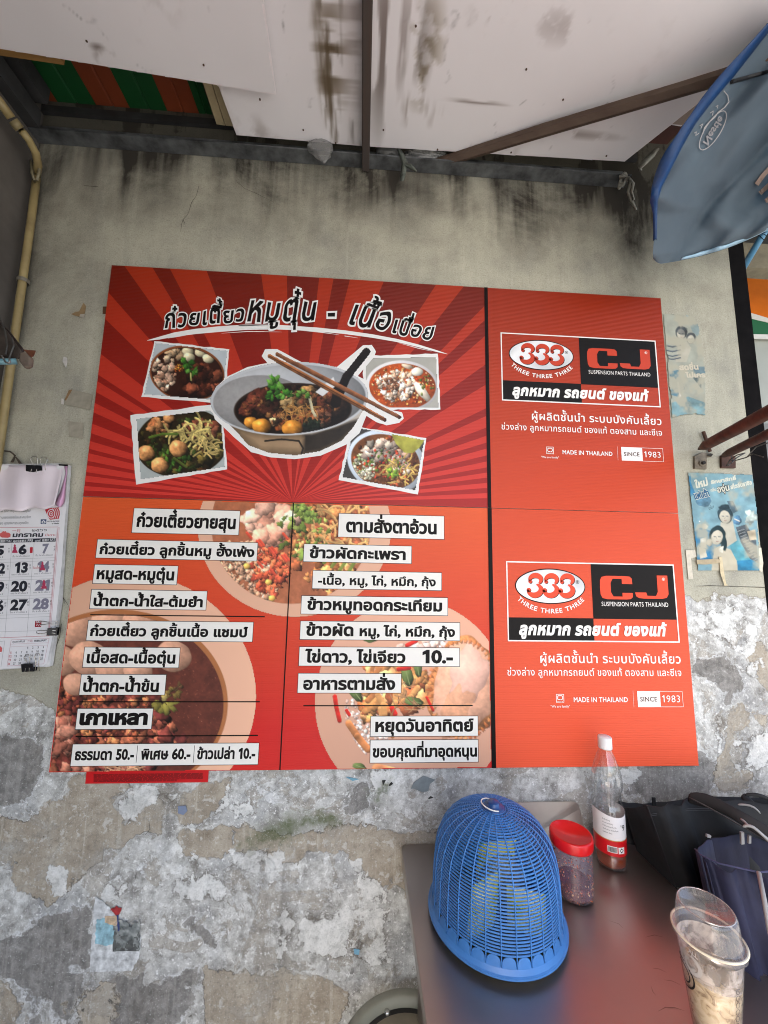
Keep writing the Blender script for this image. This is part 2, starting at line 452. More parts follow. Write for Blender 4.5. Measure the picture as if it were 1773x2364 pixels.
WHITE = [(A_, [(500,200),(600,140),(690,160),(745,150),(700,250),(650,200),(580,220),(560,300),(530,260)]),
         (A_, [(760,290),(870,250),(960,170),(1010,100),(1000,150),(900,260),(830,290)]),
         (A_, [(1010,170),(1110,150),(1125,220),(1030,250)]), (A_, [(220,470),(262,470),(262,550),(225,540)]),
         (A_, [(430,590),(450,510),(490,540),(540,505),(540,570),(600,545),(560,590)]),
         (A_, [(740,590),(750,530),(800,510),(810,560),(860,500),(960,510),(950,570),(860,600)]),
         (A_, [(1000,420),(1170,400),(1180,440),(1080,450),(960,480)]), (A_, [(1500,450),(1600,490),(1659,560),(1659,620),(1580,560)]),
         (A_, [(1290,650),(1490,640),(1480,870),(1380,860),(1280,760)]), (A_, [(1500,655),(1659,640),(1659,850),(1505,850)]),
         (A_, [(1180,640),(1250,630),(1240,740),(1200,840),(1190,780)]),
         (A_, [(800,440),(850,420),(880,480),(850,520),(840,600),(820,590)]),
         (A_, [(1580,60),(1680,50),(1670,130),(1600,120)]),
         (B_, [(60,430),(280,430),(350,340),(400,450),(520,600),(530,880),(440,780),(300,760),(130,640),(60,560)]),
         (B_, [(430,1000),(660,970),(640,1090),(580,1120)]), (B_, [(390,1610),(690,1570),(690,1850),(560,1970),(400,1900)]),
         (B_, [(180,1330),(340,1450),(280,1540),(190,1700),(180,1500)]),
         (C_, [(170,200),(330,110),(340,130),(240,280),(170,290)])]
GREY = [(A_, [(-100,760),(20,760),(100,690),(300,620),(395,605),(385,910),(340,915),(372,960),(330,1050),(240,1045),(155,1070),(110,1010),(0,960),(-100,940)]),
        (A_, [(450,1132),(470,980),(510,905),(600,920),(640,900),(640,960),(850,900),(850,1000),(790,1010),(790,1132),(790,1300),(440,1300)]),
        (A_, [(1430,170),(1480,130),(1580,100),(1600,200),(1480,240)]), (A_, [(-300,-100),(130,-100),(200,60),(150,130),(0,180),(-300,180)]),
        (C_, [(260,100),(1130,100),(1130,380),(600,400),(280,450)]), (B_, [(60,880),(300,830),(430,950),(480,1250),(300,1300),(180,1100),(60,1050)]),
        (A_, [(800,690),(840,670),(880,720),(900,780),(850,790),(800,750)]),
        (B_, [(-100,1750),(200,1800),(220,2300),(-100,2300)])]
MOSS = [(A_, [(1040,350),(1100,290),(1180,230),(1280,210),(1400,225),(1420,270),(1300,280),(1180,340),(1100,360)]),
        (A_, [(1590,150),(1660,110),(1680,180),(1620,200)])]
LOWZ = [(lambda x, y: (x, y), [(-400,1600),(40,1590),(120,1640),(300,1700),(1500,1700),(1560,1372),(1640,1380),(1700,1372),(1900,1380),(2400,1380),(2400,3400),(-400,3400)])]
def wall_grid(step):
    xs = np.arange(-1.045, 1.205 + 1e-6, step); xs[-1] = 1.205
    zs = np.concatenate([[0.0], np.arange(.42, 2.97, step)])
    X, Z = np.meshgrid(xs, zs); hh, ww = X.shape
    WX = (fbm(hh, ww, 22, 5, 51, .62) - .5) * .085; WZ = (fbm(hh, ww, 22, 5, 52, .62) - .5) * .085
    def field(L, k):
        out = np.full(X.shape, -1.0)
        for q, pts in L:
            P = [W(*q(a, b), 0.0) for a, b in pts]; P = [(p[0], p[2]) for p in P]
            x0, x1 = min(p[0] for p in P) - .12, max(p[0] for p in P) + .12; z0, z1 = min(p[1] for p in P) - .12, max(p[1] for p in P) + .12
            ci = np.where((xs > x0) & (xs < x1))[0]; ri = np.where((zs > z0) & (zs < z1))[0]
            if len(ci) == 0 or len(ri) == 0: continue
            sl = (slice(ri[0], ri[-1] + 1), slice(ci[0], ci[-1] + 1))
            out[sl] = np.maximum(out[sl], sdf_poly(X[sl] + WX[sl], Z[sl] + WZ[sl], P))
        return np.clip(.5 + out * k, 0, 1)
    f = [field(TAN, 9), field(WHITE, 9), field(GREY, 9), field(MOSS, 7), field(LOWZ, 9)]
    h, w = X.shape
    streak = fbm(h, w, 14, 4, 11, .6, 1.0, 9.0); big = fbm(h, w, 60, 3, 12)
    top = np.clip((Z - 2.36) / .38, 0, 1) ** 1.3
    grime_and_shade = np.clip(top * (.30 + 1.2 * np.clip((streak - .34) * 2.2, 0, 1)) * (.4 + big), 0, 1)
    bl = fbm(h, w, 45, 3, 14); grime_and_shade = np.maximum(grime_and_shade, np.clip((Z - 2.44) / .3, 0, 1) * np.clip((bl - .33) * 4, 0, 1) * 1.0); above = np.clip((Z - 2.745) / .03, 0, 1)
    grime_and_shade = np.maximum(grime_and_shade, np.clip((-.72 - X) / .25, 0, 1) * np.clip((Z - 1.85) / .35, 0, 1) * (.28 + .5 * np.clip(bl - .35, 0, 1)))  # soft darkening painted in for the shade over the upper left wall
    cor = np.exp(-((X + 1.035) / .05) ** 2) * .7 * np.clip((Z - 1.7) / .8, 0, 1)  # darker band along the left corner, stronger towards the top
    P = W(1475, 520, 0); rt = np.exp(-((X - P[0] + .02) / .05) ** 2) * np.clip((Z - 2.28) / .3, 0, 1) * .9
    grime_and_shade = np.clip(grime_and_shade + cor + rt, 0, 1)
    return X, Z, f, grime_and_shade, above
X, Z, f, grime_and_shade, above = wall_grid(.005)
h, w = X.shape
relief = -.0015 * f[0] + .0016 * f[1] + .001 * fbm(h, w, 9, 3, 4)
Y = np.zeros_like(X) - np.clip(relief, -.001, .002)
verts = np.stack([X, Y, Z], -1).reshape(-1, 3)
I = np.arange(h * w).reshape(h, w); Fc = np.stack([I[:-1, :-1], I[:-1, 1:], I[1:, 1:], I[1:, :-1]], -1).reshape(-1, 4)
def raw_mesh(name, verts, Fc, mat, attrs, loc=None):
    me = bpy.data.meshes.new(name); n, f_ = len(verts), len(Fc); off = np.array(loc if loc is not None else (0, 0, 0), float)
    me.vertices.add(n); me.vertices.foreach_set('co', (verts - off).ravel()); me.loops.add(f_ * 4); me.loops.foreach_set('vertex_index', Fc.ravel())
    me.polygons.add(f_); me.polygons.foreach_set('loop_start', np.arange(f_) * 4); me.update(calc_edges=True)
    me.polygons.foreach_set('use_smooth', [True] * f_)
    for k, a in attrs.items():
        at = me.color_attributes.new(k, 'FLOAT_COLOR', 'POINT'); at.data.foreach_set('color', np.asarray(a, float).ravel())
    me.materials.append(mat); o = bpy.data.objects.new(name, me); COL.objects.link(o); o.location = off; WLOC[o.name] = Vector(off); return o

def wall_material():
    a = N('peeling_plaster')
    la = a.new('ShaderNodeAttribute', attribute_name='la'); lb = a.new('ShaderNodeAttribute', attribute_name='lb')
    sa = a.new('ShaderNodeSeparateColor'); a.l(la.outputs['Color'], sa.inputs[0]); sb = a.new('ShaderNodeSeparateColor'); a.l(lb.outputs['Color'], sb.inputs[0])
    tan, whi, gre, mos = sa.outputs[0], sa.outputs[1], sa.outputs[2], la.outputs['Alpha']
    low, gri_shade = sb.outputs[0], sb.outputs[1]
    nb = a.noise(6, 3, .5); n1 = a.noise(14, 12, .68); n2 = a.noise(38, 10, .72, dist=.3); n3 = a.noise(5, 8, .65); nf = a.noise(240, 5, .7); nst = a.noise(16, 8, .6, 1, 1, .08); nm = a.noise(80, 8, .75)
    nst2 = a.noise(60, 5, .6, 1, 1, .03); nl = a.noise(3.2, 10, .7, dist=.5)
    edge = a.math('ADD', a.math('ADD', a.math('MULTIPLY', a.math('SUBTRACT', n1, .5), .8), a.math('MULTIPLY', a.math('SUBTRACT', n2, .5), .5)), a.math('MULTIPLY', a.math('SUBTRACT', nb, .5), .5))
    def m(fld, amp=1.0, a0=.485, a1=.515): return a.step(a.math('ADD', fld, a.math('MULTIPLY', edge, amp)), a0, a1)
    def mul(*x):
        r = x[0]
        for y in x[1:]: r = a.math('MULTIPLY', r, y)
        return r
    # upper painted wall: greenish beige, roller texture, soot running down, shade painted in at the left
    up = a.ramp(a.math('ADD', a.math('MULTIPLY', n3, .75), a.math('MULTIPLY', nst, .25)), [(.36, C8(152, 150, 138)), (.5, C8(174, 171, 154)), (.66, C8(192, 189, 170))])
    up = a.mix(mul(a.step(nst2, .48, .7), .2), up, C8(204, 199, 182)); up = a.mix(mul(a.step(nl, .46, .66), .45), up, C8(142, 136, 124))
    up = a.mix(mul(a.step(nf, .48, .66), .38), up, C8(118, 114, 100)); up = a.mix(mul(a.step(a.noise(330, 3, .7), .54, .68), .35), up, C8(214, 209, 190)); up = a.mix(mul(a.step(n2, .54, .66), .25), up, C8(132, 127, 114))
    gs = a.math('ADD', a.math('ADD', mul(a.step(nst2, .34, .70), .16), mul(a.step(nst, .36, .66), .22)), mul(a.step(nl, .34, .62), .50)); gf = a.math('MULTIPLY', a.math('POWER', gri_shade, 1.0), a.math('ADD', .34, a.math('MULTIPLY', gs, 1.15)), clamp=True); gf = a.math('MAXIMUM', gf, mul(sb.outputs[2], .85))
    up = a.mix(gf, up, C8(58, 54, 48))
    # lower wall: chalky blue-white over grey cement, several coats
    lo = a.ramp(a.math('ADD', a.math('MULTIPLY', n1, .55), a.math('MULTIPLY', n2, .5)), [(.37, C8(98, 96, 92)), (.45, C8(150, 148, 143)), (.53, C8(190, 189, 184)), (.62, C8(226, 226, 222))])
    lo = a.mix(mul(a.step(n3, .48, .66), .5), lo, C8(160, 163, 166))
    pt = a.noise(7, 12, .72, dist=.6); pmask = a.step(pt, .535, .548); lo = a.mix(mul(pmask, .7), lo, a.ramp(n2, [(.4, C8(142, 136, 126)), (.6, C8(170, 163, 151))]))
    lo = a.mix(mul(a.math('SUBTRACT', a.step(pt, .522, .535), pmask), .45, a.step(nm, .45, .55)), lo, C8(222, 222, 220))
    pt2 = a.noise(11, 12, .74, dist=.4); lo = a.mix(mul(a.step(pt2, .60, .61), .85), lo, C8(208, 209, 208)); lo = a.mix(mul(a.math('SUBTRACT', a.step(pt2, .592, .6), a.step(pt2, .6, .608)), .5), lo, C8(96, 92, 86))
    lo = a.mix(mul(a.step(nm, .565, .60), .85), lo, C8(232, 232, 229)); fl = a.noise(55, 12, .85, 1, 1, .6); lo = a.mix(mul(a.step(fl, .585, .60), a.step(pt, .40, .5), .85), lo, C8(236, 236, 234)); lo = a.mix(mul(a.step(fl, .36, .40), -.0), lo, C8(236, 236, 234)); lo = a.mix(mul(a.step(nst, .54, .7), .45), lo, C8(112, 110, 106)); lo = a.mix(mul(a.step(a.noise(120, 6, .8), .62, .66), .6), lo, C8(92, 90, 86))
    mgre = m(gre, 1.15); gc = a.ramp(n2, [(.35, C8(96, 94, 90)), (.5, C8(122, 119, 115)), (.65, C8(152, 149, 144))]); gc = a.mix(mul(a.step(nst2, .45, .65), .4), gc, C8(168, 164, 158)); lo = a.mix(mul(mgre, .92), lo, gc)
    lo = a.mix(mul(a.math('SUBTRACT', m(gre, .8, .455, .475), mgre), .55, a.step(n2, .42, .55)), lo, C8(216, 218, 220))
    mtan = m(tan, 1.0); tc = a.ramp(a.math('ADD', a.math('MULTIPLY', n1, .5), a.math('MULTIPLY', nl, .5)), [(.38, C8(132, 120, 103)), (.5, C8(164, 153, 136)), (.64, C8(190, 181, 165))]); tc = a.mix(mul(a.step(nst, .50, .64), .45), tc, C8(184, 175, 158))
    tc = a.mix(mul(a.step(nm, .50, .62), .5), tc, C8(112, 102, 88)); tc = a.mix(mul(a.step(n2, .56, .60), .6), tc, C8(204, 201, 194)); tc = a.mix(mul(a.step(nst2, .55, .7), .4), tc, C8(206, 200, 186)); tc = a.mix(mul(a.step(pt, .50, .58), .4), tc, C8(160, 158, 152))
    lo = a.mix(mul(a.math('SUBTRACT', m(tan, .8, .45, .475), mtan), .6, a.step(n2, .45, .55)), lo, C8(206, 204, 198)); lo = a.mix(mul(mtan, .95), lo, tc)
    lo = a.mix(mul(a.math('SUBTRACT', m(tan, .8, .485, .50), m(tan, .8, .50, .52)), .8, a.step(nb, .42, .55)), lo, C8(70, 63, 54))
    mwh = m(whi, 1.3); lo = a.mix(mul(a.math('SUBTRACT', m(whi, 1, .465, .485), mwh), .7), lo, C8(104, 97, 88)); wc = a.ramp(n2, [(.35, C8(176, 176, 172)), (.48, C8(212, 212, 208)), (.65, C8(232, 231, 227))]); lo = a.mix(mul(mwh, a.step(n1, .43, .48), .9), lo, wc)
    lo = a.mix(mul(a.step(a.math('ADD', mos, a.math('MULTIPLY', edge, 1.2)), .36, .7), a.math('ADD', .30, n2)), lo, C8(84, 92, 58))
    # scabs, drips and pin holes
    sc_ = a.noise(22, 12, .75, dist=.6); lo = a.mix(mul(a.step(sc_, .66, .67), .8), lo, C8(80, 76, 72)); sp = a.noise(110, 3, .6); lo = a.mix(mul(a.step(sp, .71, .74), .8), lo, C8(66, 62, 58))
    lo = a.mix(mul(a.step(nl, .47, .66), .28), lo, C8(96, 90, 82))
    lo = a.mix(mul(a.step(a.noise(300, 5, .8), .52, .66), .35), lo, C8(84, 81, 77)); lo = a.mix(mul(a.step(a.noise(210, 4, .75), .58, .68), .5), lo, C8(230, 230, 227))
    mlow = m(low, .6); c = a.mix(mlow, up, lo)
    c = a.mix(mul(a.math('SUBTRACT', m(low, .6, .46, .485), mlow), .6), c, C8(120, 110, 94))
    c = a.mix(mul(a.step(sp, .74, .76), .6), c, C8(60, 56, 50))
    a.col(c); a.set(Roughness=.88); a.p.inputs['Specular IOR Level'].default_value = .25
    hgt = a.math('ADD', mul(n1, .3), mul(nf, .22))
    hgt = a.math('ADD', hgt, mul(n2, a.math('ADD', .12, mul(mlow, .6)))); hgt = a.math('SUBTRACT', hgt, mul(pmask, mlow, .3))
    hgt = a.math('SUBTRACT', hgt, mul(mtan, mlow, .7)); hgt = a.math('ADD', hgt, mul(mwh, mlow, .5))
    a.bump(hgt, .6, .004); return a.m
la = np.stack([f[0], f[1], f[2], f[3]], -1).reshape(-1, 4); lb = np.stack([f[4], grime_and_shade, above, np.ones_like(grime_and_shade)], -1).reshape(-1, 4)
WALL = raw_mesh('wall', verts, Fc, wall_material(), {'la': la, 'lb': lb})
settag(WALL, 'old plastered wall behind the menu board, beige and sooty above, peeling grey and tan below', 'wall')
darkp = simple('grimy_grey_plaster', C8(122, 116, 110), .9, scale=6, var=.2, bump=.3, dist=.003)
# solid back of the wall
g = G(); g.box(-1.3, 1.205, .004, .16, 0, 2.97); o = g.build('masonry', darkp, WALL)
g = G(); g.box(-1.30, -1.0355, -3.6, .003, 0, 2.97)
o = g.build('side_wall', simple('dark_side_plaster', C8(84, 79, 74), .92, scale=6, var=.2, bump=.3, dist=.003)); settag(o, 'dark grey side wall to the left of the yellow conduit', 'wall')
# cracks in the upper plaster
crk = ink(C8(66, 61, 53), .9)
q1 = Q(0, 0, .422)
for pts in [[q1(*p) for p in [(1090,1020),(1075,1075),(1050,1110),(1030,1175),(1003,1205),(995,1230),(990,1270)]],
            [q1(*p) for p in [(1300,1000),(1340,1035),(1400,1060),(1460,1090),(1500,1110)]],
            [q1(*p) for p in [(1003,1205),(1010,1220),(1008,1232)]],
            [q1(*p) for p in [(460,1018),(500,1022),(540,1026)]],
            [(1640,1352),(1700,1354),(1765,1356)], [(1606,1353),(1640,1352)],
            [A_(*p) for p in [(620,325),(640,300),(635,260)]], [(152,1395),(146,1378),(158,1396)], [(143,1440),(139,1470),(128,1500)]]:
    P = [W(p[0], p[1], 0) for p in pts]; V, F2 = ribbon([(p[0], p[2]) for p in P], [.0003 + .0007 * rnd.random() for _ in P])
    obj('crack', [(v[0], -.0021, v[1]) for v in V], F2, crk, WALL)

# ================================================================== CEILING
steel = simple('sooty_steel', (.035, .035, .036), .75, .1, scale=14, var=.4, bump=.35, col2=(.012, .012, .012))
galv = simple('galvanised_angle', (.17, .18, .185), .55, .4, scale=18, bump=.3, col2=(.035, .036, .038))
rust = simple('rusty_tube', (.060, .038, .028), .8, .1, scale=24, bump=.5, col2=(.05, .045, .043), sz=1, sy=.12)
wood = simple('old_brown_wood', (.085, .056, .038), .75, scale=30, bump=.4, col2=(.055, .03, .02), sx=.15)
g = G(); g.box(-1.3, 2.1, -2.1, 1.2, 2.99, 3.03); o = g.build('roof', simple('dark_roof_sheet', (.08, .07, .065), .8))
settag(o, 'dark roof sheet above the white ceiling boards', 'roof')
g = G(); g.box(-1.03, -.20, -1.53, -1.51, 1.90, 2.985); g.build('flap_or_light_blocker', simple('light_blocker', (.05, .05, .055), .9), o)  # unseen sheet added behind the camera to darken the upper left
g = G(); g.box(-1.035, .85, -.045, -.0022, 2.742, 2.7475); g.box(-1.035, .85, -.0075, -.0022, 2.7475, 2.80)
o = g.build('steel_angle', galv); settag(o, 'long grey steel angle running along the top of the wall', 'steel beam')
P = W(1432, 425, -.03)
g = G(); g.box(-1.035, .90, -.014, -.002, 2.845, 2.868); o = g.build('steel_channel', steel); settag(o, 'dark upper steel channel just under the striped sheet', 'steel beam')
# left side angles in the corner
g = G(); g.box(-1.035, -1.0, -1.2, -.046, 2.745, 2.80); o = g.build('steel_angle', steel); settag(o, 'blackened steel angle along the dark side wall', 'steel beam')
g = G(); g.box(-1.035, -.985, -1.2, -.046, 2.83, 2.88); o = g.build('steel_channel', steel); settag(o, 'black steel channel above the left end of the conduit', 'steel beam')
# striped sheet: separate bands running towards the viewer
zs = 2.90
bx = [0.0] * 0
for px, py in [(75,250),(145,253),(234,262),(310,268),(394,273),(466,278),(498,285)]:
    bx.append(H(px, py, zs)[0])
bx = [bx[0]] + bx[1:]
cols = [(.20, .045, .012), (.012, .07, .018)]
st = thing('striped_sheet', ((bx[0] + bx[-1]) / 2, -.4, zs), 'orange and green striped metal sheet in the gap of the ceiling', 'roof sheet')
mo = simple('orange_paint', C8(126, 56, 26), .6, scale=8, var=.08, bump=.05); mg = simple('green_paint', C8(10, 74, 32), .6, scale=8, var=.08, bump=.05)
for i in range(len(bx) - 1):
    g = G(); a, b = bx[i], bx[i + 1]; m = (a + b) / 2
    g.add([(a, 0, zs), (m - .004, 0, zs), (m, 0, zs + .004), (m + .004, 0, zs), (b - .001, 0, zs), (a, -1.9, zs), (m - .004, -1.9, zs), (m, -1.9, zs + .004), (m + .004, -1.9, zs), (b - .001, -1.9, zs)], [(k, k + 1, k + 6, k + 5) for k in range(4)])
    solid(g.build('stripe', mo if i % 2 == 0 else mg, st), .001)
# boards, underside painted with its own stains
def board(name, px, z, th, label, seed, stains=(), ext=None, kk=.5, base=(217, 214, 216)):
    P = [H(p[0], p[1], z) for p in px]
    if ext: P = [np.array(p) for p in P] + [np.array([e[0], e[1], z]) for e in ext]
    cx = sum(p[0] for p in P) / len(P); cy = sum(p[1] for p in P) / len(P)
    t = thing(name, (cx, cy, z), label, 'ceiling board', 'loose white ceiling boards')
    x0, x1 = min(p[0] for p in P), max(p[0] for p in P); y0, y1 = min(p[1] for p in P), max(p[1] for p in P); y0c = max(y0, -.62)
    st_ = .005; nx = int((x1 - x0) / st_) + 2; ny = int((y1 - y0c) / st_) + 2
    XX, YY = np.meshgrid(x0 + np.arange(nx) * st_, y1 - np.arange(ny) * st_)
    n1 = fbm(ny, nx, 50, 5, seed); n2 = fbm(ny, nx, 8, 4, seed + 1); n3 = fbm(ny, nx, 5, 4, seed + 2, .6, 1, 9); n4 = fbm(ny, nx, 5, 4, seed + 7, .6, 9, 1)
    c = np.ones((ny, nx, 3)) * (np.array(base) / 255.)[None, None] * (1 + .06 * (n1 - .5))[..., None]
    sm = np.clip((n1 - .62) * 4, 0, 1) * np.clip((n2 - .45) * 3, 0, 1) * .5
    c = c * (1 - sm[..., None]) + np.array([120, 108, 102]) / 255. * sm[..., None]
    for (sx, sy, rx, ry, col, am, mode) in stains:
        Pp = H(sx, sy, z); d = np.hypot((XX - Pp[0]) / rx, (YY - Pp[1]) / ry)
        nn = {'v': n3, 'h': n4, 'n': n2}[mode]; mk = np.clip(1.15 - d, 0, 1) * np.clip((nn - .47) * 7, 0, 1) * am
        c = c * (1 - mk[..., None]) + (np.array(col) / 255.)[None, None] * mk[..., None]
    sc_ = np.clip(1 - np.abs(n1 - .5) * 160, 0, 1) * np.clip((n2 - .55) * 5, 0, 1) * .25; c = c * (1 - sc_[..., None])
    # clip to outline
    pl = [(p[0], p[1]) for p in P]; d = sdf_poly(XX, YY, pl); a = d > -.0001
    q = a[:-1, :-1] & a[1:, :-1] & a[:-1, 1:] & a[1:, 1:]; I = np.arange(nx * ny).reshape(ny, nx)
    Fc = np.stack([I[:-1, :-1][q], I[:-1, 1:][q], I[1:, 1:][q], I[1:, :-1][q]], -1)
    lin = np.where(c <= .04045, c / 12.92, ((c + .055) / 1.055) ** 2.4).reshape(-1, 3)
    V = np.stack([XX, YY, np.full_like(XX, z - .0015)], -1).reshape(-1, 3)
    used = np.zeros(nx * ny, bool); used[Fc.ravel()] = True; mp = np.cumsum(used) - 1
    o = raw_mesh('stained_face', V[used], mp[Fc], BM, {'paint': np.concatenate([lin, np.ones((len(lin), 1))], 1)[used]}, (cx, cy, z)); o.location = (0, 0, 0); o.parent = t
    g = G(); g.prism([(p[0], p[1], z) for p in P], (0, 0, th)); g.build('panel', BP, t)
    return t
BM = vcol_mat('stained_board', .75, .3); BP = simple('white_board', C8(224, 217, 219), .75, scale=20, var=.04, bump=.1)
grey = (92, 84, 78); brn = (96, 82, 56)
board('ceiling_board', [(1442,373),(845,338),(838,338)], 2.765, .009, 'large white ceiling board right of the rusty tube, crossed by the brown stick', 21,
      [(980,130,.05,.12,brn,.7,'n'),(960,120,.05,.13,grey,.6,'v'),(960,260,.09,.04,(130,118,112),.6,'v'),(880,150,.035,.2,grey,.7,'v'),(900,60,.05,.15,(110,96,92),.7,'v'),(1120,40,.05,.03,(150,142,140),.5,'n'),(1300,60,.12,.04,(140,130,128),.45,'n'),(1340,310,.14,.015,(130,120,116),.6,'n'),(1100,235,.1,.006,(120,110,104),.9,'h')],
      ext=[(-.030, -1.6), (1.35, -1.6), (1.35, -.9), (1.02, -.42)])
board('ceiling_board', [(845,338),(546,312),(505,200)], 2.765, .009, 'white ceiling board between the rusty tube and the overlapping corner board, smeared with soot', 31,
      [(770,100,.045,.3,grey,.9,'v'),(765,130,.05,.14,(78,64,44),.9,'h'),(758,180,.03,.2,(84,70,50),.9,'v'),(815,240,.012,.12,(60,54,48),1,'v'),(820,60,.04,.2,(140,130,126),.6,'h')],
      ext=[(-.62, -.3), (-.62, -1.6), (-.030, -1.6)])
board('ceiling_board', [(637,219),(608,0)], 2.735, .006, 'white ceiling board at the left corner lapping over its neighbour', 41,
      [(500,90,.006,.16,(110,98,92),.9,'v'),(245,135,.03,.02,(120,110,106),.9,'n'),(225,108,.02,.01,(120,110,106),.9,'n')], ext=[tuple(H(608, 0, 2.735)[:2] + np.array([-.01, -1.2])), (-1.03, -1.5), tuple(H(0, 105, 2.735)[:2] - np.array([.1, 0.0]))])
board('ceiling_board', [(1572,292),(1500,280),(1640,130)], 2.80, .006, 'dingy beige board showing between the white ceiling board and the blue parasol', 51, [], ext=[(1.06, -.75), (1.2, -.6)], base=(150, 134, 124))
# rusty tube
g = G(); g.box(-.032, -.008, -1.6, -.008, 2.722, 2.762); o = g.build('square_tube', rust); bevel(o, .003); settag(o, 'rusty square steel tube running across the ceiling from the wall', 'steel tube')
# brown diagonal stick
a = W(1008, 378, -.02); b = H(1660, 180, 2.715); b = a + (np.array(b) - a) * 1.25
d_ = (b - a); L = np.linalg.norm(d_)
g = G(); g.tube([a, a + d_ * .35 + np.array([0, 0, .003]), a + d_ * .7, b], [.014, .0165, .016, .017], 6); o = g.build('wooden_stick', wood); settag(o, 'brown wooden stick wedged slantwise under the white ceiling board', 'stick')
# plank and pale strips at the left
P = [H(*p, 2.748) for p in [(-60,93),(0,103),(131,122),(148,150),(0,128),(-60,118)]]
g = G(); g.prism(P, (0, 0, .018)); o = g.build('plank', simple('honey_wood', C8(150, 112, 62), .6, scale=30, sx=.1, var=.2)); settag(o, 'honey coloured wood plank end beside the striped sheet', 'plank')
for (p4, lab) in [([(470,196),(490,199),(519,290),(500,287)], 'left cream batten at the edge of the striped sheet'), ([(492,199),(513,203),(541,292),(521,290)], 'right cream batten next to the white ceiling board')]:
    P = [H(*p, 2.815) for p in p4]; P2 = P[:]; d0 = (P[0] - P[3]); P2[0] = P[0] + d0 * 2; P2[1] = P[1] + (P[1] - P[2]) * 2
    g = G(); g.prism(P2, (0, 0, .015)); o = g.build('batten', simple('cream_plastic', C8(176, 160, 126), .6, var=.08)); settag(o, lab, 'batten', 'pale battens in the ceiling')
P = [H(*p, 2.93) for p in [(1440,372),(1520,285),(1580,290),(1500,378)]]
g = G(); g.prism(P, (0, 0, .006)); o = g.build('board_offcut', simple('dark_red_board', (.06, .018, .012), .8)); settag(o, 'dark red board corner above the knotted twine', 'board')
# knotted twine and plastic bags on the beam
fib = simple('pale_cloth', C8(150, 148, 138), .9, scale=60, var=.2, bump=.5)
def strip(name, pts, wpx, y, label, cat, mat, group=None, twist=.006):
    V = []; n = len(pts)
    for i, p in enumerate(pts):
        a_ = pts[max(0, i - 1)]; b_ = pts[min(n - 1, i + 1)]; dx, dy = b_[0] - a_[0], b_[1] - a_[1]; L = math.hypot(dx, dy) or 1; w_ = wpx[i] if hasattr(wpx, '__len__') else wpx
        yy = (y[i] if hasattr(y, '__len__') else y)
        for s_, e in ((-1, 0), (0, -twist), (1, twist * .5)):
            V.append(W(p[0] - dy / L * w_ * s_, p[1] + dx / L * w_ * s_, yy + e))
    Fc = [(3 * i + k, 3 * i + k + 1, 3 * i + k + 4, 3 * i + k + 3) for i in range(n - 1) for k in range(2)]
    o = obj(name, V, Fc, mat, None, True); solid(o, .0012); return settag(o, label, cat, group)
t3 = Q(1150, 0, .3755)
strip('twine', [t3(*p) for p in [(985,910),(950,950),(905,990),(870,1035),(880,1050)]], [3,6,7,4,3], -.06, 'pale strip of cloth rising from the knot at the right end of the steel angle', 'cloth strip', fib, 'cloth strips tied to the beam')
strip('twine', [t3(*p) for p in [(745,1090),(790,1085),(815,1120),(800,1180),(820,1240),(850,1290)]], [5,4,5,4,5,2], -.05, 'pale cloth tail hanging below the knot at the right end of the steel angle', 'cloth strip', fib, 'cloth strips tied to the beam')
strip('twine', [t3(*p) for p in [(800,1085),(830,1130),(820,1180),(835,1230)]], [3,4,3,2], -.055, 'thin second cloth tail beside the hanging knot', 'cloth strip', fib, 'cloth strips tied to the beam')
g = G(); c_ = W(*t3(765, 1115), -.04); g.tube([c_ + np.array([.012 * math.cos(t), -.012 * math.sin(t) * .6, .022 * math.sin(t * 1.3)]) for t in np.linspace(0, 9, 40)], .005, 6)
o = g.build('knot', fib, None, True); settag(o, 'knot of pale cloth round the right end of the steel angle', 'knot')
t2 = Q(600, 0, .3617)
dgreen = simple('grey_green_rag', C8(92, 98, 90), .9, scale=60, var=.3, bump=.5)
strip('rag', [t2(*p) for p in [(885,950),(905,990),(925,1040),(915,1100),(905,1155)]], [3,6,7,6,4], -.05, 'grey green rag knotted round the steel angle right of the rusty tube', 'rag', dgreen, 'rag ends on the beam')
strip('rag', [t2(*p) for p in [(925,1050),(960,1062),(1000,1095)]], [4,6,2], -.053, 'short grey green rag end pointing right from its knot', 'rag', dgreen, 'rag ends on the beam')
def crumple(name, c, r, sx, sz, seed, mat, label, tail=None):
    bm = bmesh.new(); bmesh.ops.create_icosphere(bm, subdivisions=4, radius=1)
    rr = np.random.RandomState(seed); K = rr.randn(9, 3) * 3.2; ph = rr.rand(9) * 6
    for v in bm.verts:
        p = np.array(v.co); n = sum(abs(math.sin(K[i] @ p + ph[i])) / (1 + i * .2) for i in range(9)) / 6
        q = p * (.62 + .55 * n)
        if tail and p[2] < -.1: t_ = min(1, (-p[2] - .1) / .9); q = q * (1 - .75 * t_); q[2] -= tail[1] * t_; q[0] += tail[0] * t_
        v.co = (q[0] * r * sx, q[1] * r * .5, q[2] * r * sz)
    me = bpy.data.meshes.new(name); bm.to_mesh(me); bm.free(); me.materials.append(mat)
    o = bpy.data.objects.new(name, me); COL.objects.link(o); o.location = c; settag(o, label, 'plastic bag', 'crumpled plastic bags above the beam'); return autosmooth(o)
class _p: m = clear('clear_film', (.9, .9, .9), .25, .10, .45, C8(150, 150, 148))
plas = _p
crumple('plastic_bag', W(*t2(385, 945), -.05), .036, 1.15, .8, 2, plas.m, 'crumpled clear plastic bag dangling a pointed tail over the beam', (.35, 1.6))
